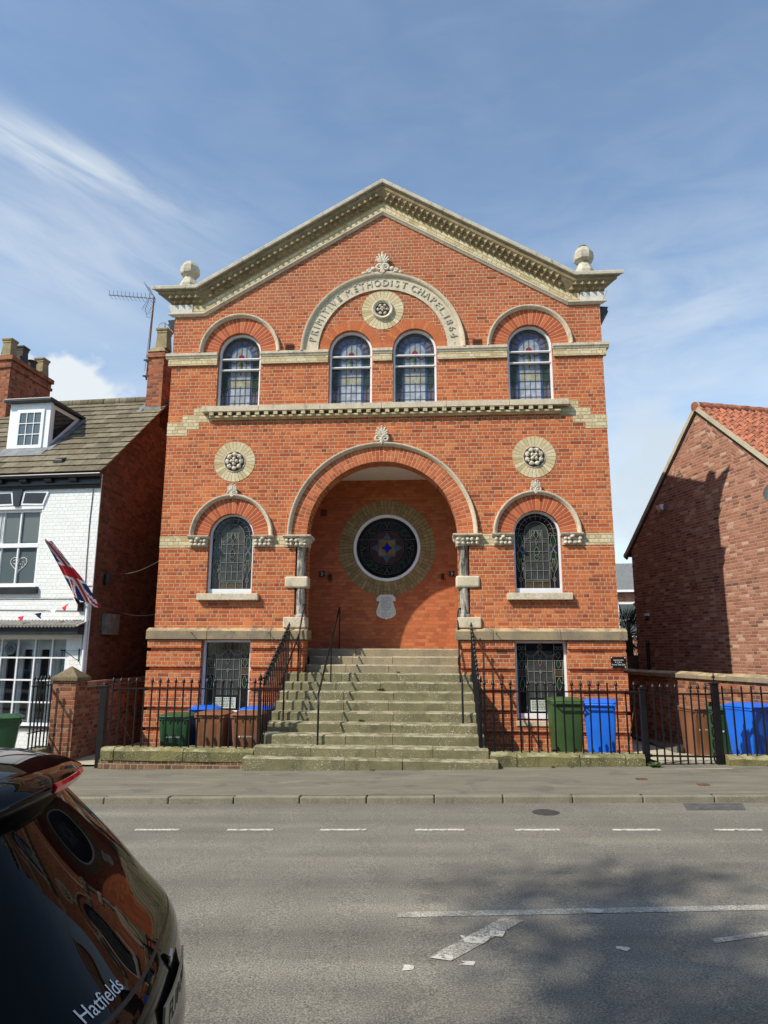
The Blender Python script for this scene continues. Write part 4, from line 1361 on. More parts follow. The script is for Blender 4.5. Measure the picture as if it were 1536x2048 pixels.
def basement_window(cx, sx):
    x0, x1, zb, zt = cx - 0.515, cx + 0.515, -1.335, 0.188
    mb = MB()
    mb.slab([(x0, zb), (x1, zb), (x1, zt), (x0, zt)], [[(x0 + 0.045, zb + 0.10), (x1 - 0.045, zb + 0.10), (x1 - 0.045, zt - 0.045), (x0 + 0.045, zt - 0.045)]], 0.06, 0.18)
    fr = mb.build('basement_window', M['pvc'], chapel, bevel=0.005)
    y = 0.145
    p = MB()
    poly(p, GL['lo_dark'], [(x0 + 0.02, zb + 0.05), (x1 - 0.02, zb + 0.05), (x1 - 0.02, zt - 0.02), (x0 + 0.02, zt - 0.02)], y)
    poly(p, GL['lo_mid'], [(cx - 0.25, zb + 0.40), (cx + 0.25, zb + 0.40), (cx + 0.25, zt - 0.20), (cx - 0.25, zt - 0.20)], y - 0.003)
    lm = MB()
    yl = y - 0.011
    zt_ = zt - 0.045
    for s in (-1, 1):
        lead(lm, [(cx + s * 0.25, zb + 0.1), (cx + s * 0.25, zt_ - 0.28)], yl, 0.008)
        lead(lm, [(cx + s * 0.28, zb + 0.1), (cx + s * 0.28, zt_)], yl, 0.006)
        x = cx + s * 0.365
        for (a, b) in ((zt_ - 0.50, zt_ - 0.33), (zt_ - 0.31, zt_ - 0.16), (zt_ - 0.95, zt_ - 0.68)):
            sh = leafshape(x, a, b, 0.045)
            poly(p, GL['lo_green'], sh, y - 0.004)
            lead(lm, sh, yl, 0.007)
        for k in (-0.04, 0.04):
            lead(lm, [(x + k + 0.035 * math.cos(2 * PI * i / 8), zt_ - 0.10 + 0.035 * math.sin(2 * PI * i / 8)) for i in range(9)], yl, 0.007)
        for k in (-0.075, 0.075):
            lead(lm, [(x + k, zb + 0.12), (x + k, zt_ - 0.35)], yl, 0.006)
        for z in (zt_ - 0.34, zt_ - 0.52, zt_ - 0.66):
            lead(lm, [(x - 0.085, z), (x + 0.085, z)], yl, 0.007)
        poly(p, GL['lo_brown'], [(x - 0.075, zt_ - 0.655), (x + 0.075, zt_ - 0.655), (x + 0.075, zt_ - 0.53), (x - 0.075, zt_ - 0.53)], y - 0.004)
        sw = swag(cx + s * 0.03, zt_ - 0.13, cx + s * 0.30, zt_ - 0.19, 0.09)
        sw2 = swag(cx + s * 0.03, zt_ - 0.155, cx + s * 0.30, zt_ - 0.22, 0.09)
        poly(p, GL['lo_brown'], sw + list(reversed(sw2)), y - 0.006)
        lead(lm, sw, yl, 0.006)
        lead(lm, sw2, yl, 0.007)
    for x in (-0.125, 0.125):
        lead(lm, [(cx + x, zb + 0.4), (cx + x, zt_ - 0.25)], yl, 0.007)
    lead(lm, [(cx, zb + 0.4), (cx, zt_ - 0.55)], yl, 0.007)
    for z in (zt_ - 0.35, zt_ - 0.56, zt_ - 0.77):
        lead(lm, [(cx - 0.25, z), (cx + 0.25, z)], yl, 0.009)
    for (a, b, w, m_) in ((zt_ - 0.12, zt_ - 0.02, 0.05, 'lo_brown'), (zt_ - 0.27, zt_ - 0.13, 0.035, 'lo_red'), (zt_ - 0.46, zt_ - 0.29, 0.03, 'lo_red')):
        sh = leafshape(cx, a, b, w)
        poly(p, GL[m_], sh, y - 0.008)
        lead(lm, sh, yl - 0.001, 0.007)
    lead(lm, [(cx, zt_ - 0.61), (cx + 0.03, zt_ - 0.57), (cx, zt_ - 0.53), (cx - 0.03, zt_ - 0.57), (cx, zt_ - 0.61)], yl, 0.008)
    p.build('stained_glass', None, fr, fix=False)
    lm.build('leading', M['came_l'], fr)
    mb = MB()
    if sx > 0:
        mb.use(M['stone']).box(x0 - 0.02, x1 + 0.02, -0.10, 0.08, -1.46, -1.362)
    else:
        mb.use(M['pvc']).box(x0 - 0.01, x1 + 0.01, -0.095, 0.08, -1.38, -1.337)
    mb.build('window_sill', None, fr, bevel=0.006)
    # a printed notice behind the bottom of the glass
    mb = MB()
    nx0, nx1 = (cx - 0.26, cx + 0.20) if sx < 0 else (cx - 0.22, cx + 0.20)
    mb.use(M['paper']).box(nx0, nx1, y - 0.022, y - 0.019, zb + 0.14, zb + 0.36)
    mb.use(M['blackprint'])
    for i in range(6):
        xx = nx0 + 0.03
        while xx < nx1 - 0.05:
            w = R.uniform(0.02, 0.06)
            mb.box(xx, min(xx + w, nx1 - 0.03), y - 0.0235, y - 0.0225, zb + 0.325 - i * 0.03, zb + 0.337 - i * 0.03)
            xx += w + 0.014
    no = mb.build('window_notice')
    tag(no, 'pale printed notice at the foot of the basement window ' + ('left' if sx < 0 else 'right') + ' of the steps', 'notice', 'notices in the basement windows')


for sx in (-1, 1):
    upper_window(sx * WX, SPRU, 0.488)
    upper_window(sx * 0.715, SPRU - 0.01, 0.483)
    lower_window(sx * WX)
    basement_window(sx * 3.22, sx)

# round window above the landing
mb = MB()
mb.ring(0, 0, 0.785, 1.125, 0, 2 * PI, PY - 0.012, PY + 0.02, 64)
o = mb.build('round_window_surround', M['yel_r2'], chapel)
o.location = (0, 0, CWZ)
mb = MB()
mb.arcsweep(0, CWZ, [(0.715, PY + 0.08), (0.715, PY - 0.015), (0.73, PY - 0.03), (0.775, PY - 0.03), (0.787, PY - 0.015), (0.787, PY + 0.08)], 0, 2 * PI - 1e-4, 72)
fr = mb.build('round_window', M['pvc'], chapel, smooth=40)
y = PY + 0.045
p = MB()


def circ(r, n=40, a0=0.0):
    return [(r * math.cos(a0 + 2 * PI * i / n), CWZ + r * math.sin(a0 + 2 * PI * i / n)) for i in range(n)]


poly(p, GL['ro_dark'], circ(0.73), y)
poly(p, GL['ro_plum'], circ(0.40), y - 0.002)
star = []
for i in range(16):
    rr = 0.375 if i % 4 == 0 else (0.30 if i % 2 == 0 else 0.23)
    a = 2 * PI * i / 16
    star.append((rr * math.cos(a), CWZ + rr * math.sin(a)))
poly(p, GL['ro_blue'], star, y - 0.004)
poly(p, GL['ro_pale'], [(0.19, CWZ - 0.19), (0.19, CWZ + 0.19), (-0.19, CWZ + 0.19), (-0.19, CWZ - 0.19)], y - 0.006)
poly(p, GL['ro_amber'], circ(0.165, 28), y - 0.008)
dm = []
for q in range(4):
    a = q * PI / 2
    for t in range(5):
        tt = t / 5
        b = a + tt * PI / 2
        rr = 0.135 * (1 - 0.46 * math.sin(PI * tt))
        dm.append((rr * math.cos(b), CWZ + rr * math.sin(b)))
poly(p, GL['ro_deep'], dm, y - 0.010)
lm = MB()
yl = y - 0.014
for rr in (0.40, 0.44, 0.62):
    c = circ(rr, 48)
    lead(lm, c + c[:1], yl, 0.008)
for i in range(24):
    a = 2 * PI * i / 24
    if i % 6 == 0:
        for da in (-0.09, 0.09):
            lead(lm, [(0.44 * math.cos(a + da), CWZ + 0.44 * math.sin(a + da)), (0.62 * math.cos(a - da), CWZ + 0.62 * math.sin(a - da))], yl, 0.012)
        for da in (-0.08, 0.08):
            poly(p, GL['ro_orange'], [(0.46 * math.cos(a + da), CWZ + 0.46 * math.sin(a + da)), (0.47 * math.cos(a + da * 0.5), CWZ + 0.47 * math.sin(a + da * 0.5)), (0.60 * math.cos(a - da), CWZ + 0.60 * math.sin(a - da)), (0.59 * math.cos(a - da * 1.4), CWZ + 0.59 * math.sin(a - da * 1.4))], y - 0.003)
        continue
    for rr, s in ((0.49, 1), (0.57, -1)):
        ca, sa = rr * math.cos(a), rr * math.sin(a)
        sh = []
        for t in range(9):
            ph = 2 * PI * t / 8
            u, w = 0.062 * math.cos(ph), 0.026 * math.sin(ph)
            tx, tz = -math.sin(a), math.cos(a)
            sh.append((ca + tx * u + math.cos(a) * (w + s * u * 0.3), CWZ + sa + tz * u + math.sin(a) * (w + s * u * 0.3)))
        poly(p, GL['ro_green'] if i in (2, 3, 9, 16, 15, 21) else GL['lo_dark'], sh[:-1], y - 0.004)
        lead(lm, sh, yl, 0.007)
st = star + star[:1]
lead(lm, st, yl, 0.008)
for s in (-1, 1):
    lead(lm, [(s * 0.19, CWZ - 0.19), (s * 0.19, CWZ + 0.19)], yl, 0.008)
    lead(lm, [(-0.19, CWZ + s * 0.19), (0.19, CWZ + s * 0.19)], yl, 0.008)
lead(lm, [(0, CWZ - 0.38), (0, CWZ - 0.125)], yl, 0.008)
lead(lm, [(0, CWZ + 0.125), (0, CWZ + 0.38)], yl, 0.008)
lead(lm, [(-0.38, CWZ), (-0.125, CWZ)], yl, 0.008)
lead(lm, [(0.125, CWZ), (0.38, CWZ)], yl, 0.008)
lead(lm, [(-0.70, CWZ + 0.20), (0.70, CWZ + 0.20)], yl, 0.014)
p.build('stained_glass', None, fr, fix=False)
lm.build('leading', M['came_d'], fr)

# memorial tablet, numbers, lamps and the sign on the chapel
mb = MB().use(M['tablet'])
TX, TZ = -0.01, 0.955
ol = [(-0.145, 0.29), (-0.215, 0.22), (-0.215, 0.185), (-0.19, 0.17), (-0.165, 0.165), (-0.165, 0.10), (-0.19, 0.02), (-0.225, -0.07), (-0.228, -0.14), (-0.20, -0.19), (-0.14, -0.235), (-0.06, -0.255), (-0.025, -0.26), (0.0, -0.285)]
shape = [(TX + x, TZ + z) for x, z in ol] + [(TX - x, TZ + z) for x, z in reversed(ol[:-1])]
mb.slab(list(reversed(shape)), [], PY - 0.045, PY - 0.002)
for s in (-1, 1):
    mb.tube([(TX + s * 0.20, PY - 0.045, TZ + 0.205), (TX + s * 0.195, PY - 0.045, TZ + 0.14)], 0.03, 10)
mb.use(M['blackprint'])
lines = ['THE ABOVE WINDOW IS', 'PLACED IN THIS CHURCH', 'IN THE PROUD MEMORY', 'AND THANKSGIVING TO GOD', 'OF THE SCHOLARS AND', 'TEACHERS WHO SERVED', 'SERVED IN THEIR COUNTRY', 'AND GAVE THEIR LIVES', 'IN THE GREAT WAR', '1914 - 1918', 'ALSO', 'BELOVED SONS OF THIS CHURCH', 'AND OF ALL WHO GAVE', 'FOR THE PEACE']
for i, s_ in enumerate(lines):
    zz = TZ + 0.228 - i * 0.0335
    text(mb, s_, 0.027 if i < 10 else 0.022, lambda u, v, d: (TX + u * 0.80, PY - 0.0455 - d, zz + v), 0.0006)
o = mb.build('memorial_tablet', bevel=0)
tag(o, 'grey shield-shaped memorial tablet with lines of black lettering under the round window', 'memorial tablet')
for x, z, s_ in ((-1.515, 1.735, '2'), (1.498, 1.722, '3')):
    root = MB().use(M['signblack'])
    root.box(x - 0.062, x + 0.062, PY - 0.02, PY - 0.002, z - 0.062, z + 0.062)
    root.use(M['logo'])
    text(root, s_, 0.115, lambda u, v, d: (x + u, PY - 0.0215 - d, z + v), 0.001)
    for k in (-1, 1):
        text(root, '.', 0.10, lambda u, v, d: (x + k * 0.045 + u, PY - 0.0215 - d, z + 0.0 + v + 0.03), 0.001)
    o = root.build('house_number')
    tag(o, 'small black plaque with white number %s on the porch back wall' % s_, 'house number', 'door number plaques in the porch')
for x, z in ((-1.31, 1.65), (1.285, 1.66)):
    mb = MB()
    mb.lathe([(0.034, z - 0.07), (0.036, z - 0.06), (0.036, z + 0.06), (0.034, z + 0.07)], (x, PY - 0.06, 0), 14)
    mb.box(x - 0.02, x + 0.02, PY - 0.06, PY - 0.002, z - 0.03, z + 0.03)
    o = mb.build('wall_lamp', M['blackplastic'])
    tag(o, 'small unlit black tube lamp on the porch wall beside the number %s plaque' % ('2' if x < 0 else '3'), 'wall lamp', 'tube lamps in the porch')
mb = MB()
mb.box(-1.58, -1.42, PY - 0.004, PY + 0.002, 3.10, 3.26)
for i in range(5):
    mb.box(-1.57, -1.43, PY - 0.012, PY - 0.003, 3.115 + i * 0.03, 3.130 + i * 0.03)
mb.build('air_brick', M['gable'], chapel)
root = empty('apartment_sign', 'black sign reading Apartments 4, 5 & 6 Down This Side on the base corner', 'sign', (4.715, -0.10, -0.225))
mb = MB()
mb.box(-0.145, 0.145, 0.0, 0.018, -0.105, 0.105)
mb.build('sign_plate', M['signblack'], root, bevel=0.004)
mb = MB()
for s_, zz in (('Apartments', 0.045), ('4, 5 & 6', 0.0), ('Down This Side', -0.045)):
    text(mb, s_, 0.043, lambda u, v, d: (u * 0.95, -0.001 - d, zz + v), 0.0006)
mb.build('sign_lettering', M['logo'], root)
mb = MB()
for x in (-0.13, 0.13):
    for z in (-0.09, 0.09):
        mb.lathe([(0.0, 0), (0.010, 0.0), (0.010, 0.008), (0, 0.010)], (x, 0.0, z), 10, axis='y')
mb.build('screw_cap', M['logo'], root)

# ------------------------------------------------------------------ stone steps
steps = empty('stone_steps', 'flight of eleven worn mossy stone steps up to the chapel arch', 'steps', (0, 0, 0))
cuts = {0: [-0.62], 1: [-0.65, 0.20], 2: [-0.75, 0.14], 3: [-0.80, 0.33], 4: [-0.86, 0.02], 5: [-0.66, 0.30], 6: [-0.62, 0.22], 7: [-0.60, 0.33], 8: [-0.56, 0.30], 9: [-0.45, 0.36], 10: [-1.0, 0.10, 1.05], 11: [-0.40, 0.55]}


def STEPZ(k):
    return 0.025 - 0.1625 * k


def STEPY(k):
    return (3 - k) * 0.32 - 0.12 + (0.13 if k == 11 else 0.0)


for k in range(12):
    zt = STEPZ(k)
    yf = STEPY(k)
    half = {0: 1.94, 1: 1.58, 2: 1.58}.get(k, 1.93)
    if k == 10:
        half = 1.97
    if k == 11:
        half = 2.11
    yb = PY if k == 0 else (-0.081 if k == 3 else yf + 0.36)
    xs = [-half] + cuts[k] + [half]
    mb = MB()
    for a, b in zip(xs[:-1], xs[1:]):
        jz, jy = R.uniform(-0.006, 0.004), R.uniform(-0.012, 0.012)
        bot = zt - 0.164 - (0.012 if k < 11 else 0.35)
        n = 4
        # worn nosings: a subdivided front edge with small random drops
        sub = max(3, int((b - a) / 0.16))
        xsx = [a + 0.004 + (b - a - 0.008) * i / sub for i in range(sub + 1)]
        fz = [zt + jz - abs(R.gauss(0, 0.004)) for _ in xsx]
        fy = [yf + jy + abs(R.gauss(0, 0.004)) for _ in xsx]
        vs = []
        for i, x in enumerate(xsx):
            vs += [(x, fy[i], bot), (x, fy[i], fz[i] - 0.022), (x, fy[i] + 0.020, fz[i]), (x, yb, zt + jz), (x, yb, bot)]
        fs = [(i * 5 + j, i * 5 + (j + 1) % 5, (i + 1) * 5 + (j + 1) % 5, (i + 1) * 5 + j) for i in range(sub) for j in range(5)]
        fs += [(0, 1, 2, 3, 4), tuple(reversed([sub * 5 + q for q in range(5)]))]
        mb.add(vs, fs)
    if k == 3:
        mb.box(-1.58, 1.58, -0.0815, 0.24, zt - 0.17, zt - 0.002)
    mb.build('step', M['step_hi'] if k < 3 else M['step'], steps)
mb = MB()
for k in range(3, 11):
    if k > 3:
        mb.box(-1.78, 1.78, STEPY(k) + 0.05, -0.09, -2.3 if k == 10 else STEPZ(k) - 0.30, STEPZ(k) - 0.17)
mb.build('step_core', M['step'], steps)

# ------------------------------------------------------------------ mossy copings and dwarf wall
def coping(name, label, xs, bricks):
    root = empty(name, label, 'dwarf wall', ((xs[0] + xs[-1]) / 2, -2.18, PAV))
    mb = MB()
    for a, b in zip(xs[:-1], xs[1:]):
        sub = max(3, int((b - a) / 0.22))
        vs, fs = [], []
        for i in range(sub + 1):
            x = a + 0.006 + (b - a - 0.012) * i / sub
            d = [R.gauss(0, 0.008) for _ in range(6)]
            lo = -1.875 if bricks else -2.05
            vs += [(x, -2.335 + d[0], lo), (x, -2.345 + d[1], -1.72 + d[1]), (x, -2.30 + d[2] * 0.5, -1.672 + d[2]), (x, -2.06, -1.668 + d[3]), (x, -2.03, -1.70), (x, -2.03, lo)]
        fs = [(i * 6 + j, i * 6 + (j + 1) % 6, (i + 1) * 6 + (j + 1) % 6, (i + 1) * 6 + j) for i in range(sub) for j in range(6)]
        fs += [tuple(range(6)), tuple(reversed([sub * 6 + q for q in range(6)]))]
        mb.add(vs, fs)
    inv = (-(xs[0] + xs[-1]) / 2, 2.18, -PAV)
    mb.v = [(p[0] + inv[0], p[1] + inv[1], p[2] + inv[2]) for p in mb.v]
    mb.build('coping_stone', M['coping'], root, smooth=35)
    if bricks:
        mb = MB()
        mb.box(xs[0] - 0.03 + inv[0], xs[-1] + 0.02 + inv[0], -2.315 + inv[1], -2.05 + inv[1], -2.35 + inv[2], -1.877 + inv[2])
        mb.build('brick_footing', M['footing'], root)
    return root


coping('mossy_wall', 'low mossy stone coping on two brick courses, under the fence left of the steps', [-4.66, -4.42, -3.2, -1.98], True)
coping('mossy_wall', 'low lichened stone coping right of the steps, up to the gate', [1.98, 2.43, 3.45, 4.18, 4.50], False)
coping('mossy_wall', 'low mossy stone coping beyond the gate at the right edge', [5.80, 6.9, 8.2, 9.4], False)

# ------------------------------------------------------------------ iron railings
FY = -2.17
HEADS = [(0.0, 0.0), (0.010, 0.0), (0.010, 0.035), (0.018, 0.04), (0.018, 0.05), (0.010, 0.055), (0.010, 0.07), (0.016, 0.075), (0.011, 0.082), (0.026, 0.098), (0.022, 0.115), (0.004, 0.155), (0.0, 0.157)]


def head_mesh(mb, x, y, z, s=1.0):
    mb.lathe([(r * s, h * s) for r, h in HEADS], (x, y, z), 8)
    for k in (-1, 1):
        mb.tube([(x, y, z + 0.075 * s), (x + k * 0.025 * s, y, z + 0.088 * s), (x + k * 0.036 * s, y, z + 0.074 * s)], [0.006 * s, 0.005 * s, 0.003 * s], 5)


def bar_proto():
    mb = MB()
    mb.tube([(0, 0, 0), (0, 0, 1.0)], 0.0105, 7)
    return mb


def make_bar(parent, x, y, zb, zt, head=True, extra=0.0, lean=0.0):
    mb = MB()
    mb.tube([(x + lean, y, zb), (x, y, zt + extra)], 0.0145, 7)
    o = mb.build('bar', M['iron'], parent, smooth=50)
    if head:
        mb = MB()
        head_mesh(mb, x, y, zt, 1.12)
        mb.build('spearhead', M['iron'], o, smooth=45)
    return o


FZ = -0.672


def fence(label, x0, x1, n, heads, extra=None, posts=()):
    f = empty('iron_fence', label, 'fence', ((x0 + x1) / 2, FY, -1.68))
    ox, oy, oz = (x0 + x1) / 2, FY, -1.68
    mb = MB()
    mb.box(x0 - ox, x1 - ox, -0.024, 0.024, FZ - 0.022 - oz, FZ - oz)
    mb.build('rail', M['iron'], f)
    for i in range(n):
        x = x0 + (x1 - x0) * (i + 0.5) / n
        make_bar(f, x - ox, 0, -1.69 - oz, FZ - oz, heads(i), (extra or {}).get(i, 0.0), R.uniform(-0.008, 0.008))
    for px, pz, r in posts:
        mb = MB()
        mb.box(px - ox - r, px - ox + r, -r, r, -1.70 - oz, FZ + 0.02 - oz)
        mb.lathe([(r * 1.25, FZ - oz - 0.22), (r * 1.4, FZ - oz - 0.2), (r * 1.25, FZ - oz - 0.18)], (px - ox, 0, 0), 10)
        head_mesh(mb, px - ox, 0, FZ + 0.02 - oz, 1.5)
        mb.build('post', M['iron'], f)
    return f


fence('black spear-topped railing on the mossy coping left of the steps, with bins behind', -4.66, -1.97, 19, lambda i: i not in (4, 16), {16: 0.02}, [(-1.945, 0, 0.026)])
fence('black spear-topped railing right of the steps, before the green and blue bins', 1.86, 4.50, 18, lambda i: i not in (4, 14, 16), {4: 0.03, 14: 0.14}, [(1.86, 0, 0.026)])
fence('black plain-barred railing at the right edge, beyond the gate', 5.78, 8.9, 20, lambda i: False, {i: 0.10 for i in range(20)})

# tall gate posts
for px, py, w, zb, zt, lab in ((-4.76, -2.12, 0.058, -2.12, -0.66, 'thick black iron post at the alley entrance by the white house'), (4.555, FY, 0.045, -1.95, -0.63, 'black iron gate post between the lichened coping and the gate'), (5.735, FY, 0.052, -1.95, -0.54, 'black latch post of the gate with scrolled ironwork, right edge')):
    root = empty('gate_post', lab, 'post', (px, py, zb))
    mb = MB()
    mb.box(-w, w, -w, w, 0, zt - zb)
    mb.box(-w * 1.25, w * 1.25, -w * 1.25, w * 1.25, zt - zb, zt - zb + 0.02)
    mb.build('shaft', M['iron'], root, bevel=0.004)
    mb = MB()
    if px < 5:
        mb.blob((0, 0, zt - zb + 0.035), (w * 0.9, w * 0.9, 0.035), None, 10, 6)
    else:
        head_mesh(mb, 0, 0, zt - zb + 0.02, 1.0)
    mb.build('post_cap', M['iron'], root, smooth=50)
    if px > 5:
        mb = MB()
        for k in range(4):
            zc = 0.25 + k * 0.20
            mb.tube([(-w - 0.005 - 0.035 * math.sin(PI * i / 8), 0, zc + 0.10 * math.cos(PI * i / 8)) for i in range(9)], 0.014, 6)
        mb.build('scroll', M['iron'], root, smooth=50)
# diagonal rusty stays behind the posts
for a, b, lab in (((-4.66, -2.05, -0.95), (-4.33, -1.75, -1.68), 'thin rusty stay behind the railing by the alley entrance'), ((4.47, -2.05, -0.8), (4.35, -1.7, -1.85), 'thin rusty stay behind the railing next to the gate')):
    mb = MB()
    mb.tube([a, b], 0.010, 6)
    tag(mb.build('iron_stay', M['rust']), lab, 'stay')

# the gate
gt = empty('iron_gate', 'low black spear-topped iron gate between two posts, right of the blue bin', 'gate', (4.60, FY, -1.88))
mb = MB()
for z in (-0.705, -1.695, -1.835):
    mb.box(0.0, 1.10, -0.015, 0.015, z + 1.88 - 0.014, z + 1.88 + 0.014)
mb.box(-0.005, 0.02, -0.015, 0.015, 0.03, 1.19)
mb.box(1.075, 1.10, -0.015, 0.015, 0.03, 1.19)
mb.build('gate_frame', M['iron'], gt)
for i in range(8):
    x = 0.135 + i * 0.122
    make_bar(gt, x, 0, 0.04, 1.175, i != 4)
mb = MB()
mb.box(1.03, 1.12, -0.03, 0.03, 0.98, 1.05)
mb.build('latch', M['iron'], gt)

# railings climbing either side of the steps
for sx in (-1, 1):
    X = sx * 1.895 if sx < 0 else 1.835
    f = empty('stair_railing', 'black spear-topped railing climbing the %s side of the stone steps' % ('left' if sx < 0 else 'right'), 'stair railing', (X, -1.1, -1.0))
    y0, z0, y1, z1 = -2.10, -0.60, -0.13, 0.38
    mb = MB()
    mb.add([(-0.02, y0 + 1.1, z0 + 1.0 - 0.014), (0.02, y0 + 1.1, z0 + 1.0 - 0.014), (0.02, y1 + 1.1, z1 + 1.0 - 0.014), (-0.02, y1 + 1.1, z1 + 1.0 - 0.014), (-0.02, y0 + 1.1, z0 + 1.0), (0.02, y0 + 1.1, z0 + 1.0), (0.02, y1 + 1.1, z1 + 1.0), (-0.02, y1 + 1.1, z1 + 1.0)],
           [(0, 3, 2, 1), (4, 5, 6, 7), (0, 1, 5, 4), (1, 2, 6, 5), (2, 3, 7, 6), (3, 0, 4, 7)])
    mb.build('rail', M['iron'], f)
    n = 14
    for i in range(n):
        y = y0 + (y1 - y0) * i / (n - 1)
        z = z0 + (z1 - z0) * i / (n - 1)
        k = max(3, min(10, int(math.ceil((3 - (y + 0.12) / 0.32) - 1e-6))))
        make_bar(f, 0, y + 1.1, STEPZ(k) + 1.0 - 0.02, z + 1.0, True)

# plain tubular handrails
def handrail(label, X, path, posts):
    f = empty('handrail', label, 'handrail', (X, path[-1][1], path[-1][2]), 0)
    ox, oy, oz = X, path[-1][1], path[-1][2]
    mb = MB()
    pts = [Vector((p[0] - ox, p[1] - oy, p[2] - oz)) for p in path]
    sm = [pts[0]]
    for a, b, c in zip(pts[:-2], pts[1:-1], pts[2:]):
        da, dc = (a - b), (c - b)
        ra = min(0.06, da.length * 0.4, dc.length * 0.4)
        p, q = b + da.normalized() * ra, b + dc.normalized() * ra
        for t in (0, 0.33, 0.66, 1):
            sm.append((p * (1 - t) + b * t) * (1 - t) + (b * (1 - t) + q * t) * t)
    sm.append(pts[-1])
    mb.tube(sm, 0.018, 8)
    mb.build('rail', M['iron'], f, smooth=60)
    for x, y, z0, z1 in posts:
        mb = MB()
        mb.tube([(x - ox, y - oy, z0 - oz), (x - ox, y - oy, z1 - oz)], 0.015, 8)
        mb.lathe([(0.035, z0 - oz), (0.035, z0 - oz + 0.008), (0.016, z0 - oz + 0.012)], (x - ox, y - oy, 0), 10)
        mb.build('post', M['iron'], f, smooth=50)


def tread(y):
    k = int(math.ceil((3 - (y + 0.12) / 0.32) - 1e-6))
    return STEPZ(max(0, min(11, k)))


handrail('thin black handrail standing on the steps left of centre, with a peaked upper end', -0.95, [(-0.99, 0.86, 0.91), (-0.95, -2.02, -0.80), (-0.925, -2.10, -0.95), (-0.925, -2.12, tread(-2.12))],
         [(-0.985, 0.87, tread(0.87), 0.91), (-0.97, -0.40, tread(-0.40), 0.13)])
handrail('thin black handrail hooked to the left column of the arch', -1.66, [(-1.73, 0.05, 0.91), (-1.60, 0.0, 0.93), (-1.62, -0.08, 0.80), (-1.67, -0.20, 0.30), (-1.68, -1.52, -0.47), (-1.68, -1.75, -0.62)],
         [(-1.67, -0.22, tread(-0.22), 0.29), (-1.68, -1.45, tread(-1.45), -0.44)])
handrail('thin black handrail hooked to the right column of the arch', 1.60, [(1.72, 0.05, 0.84), (1.585, 0.0, 0.84), (1.57, -0.03, 0.66), (1.59, -0.20, -0.40), (1.585, -1.50, -0.55), (1.585, -1.56, tread(-1.56))],
         [(1.59, -0.30, tread(-0.30), -0.1)])


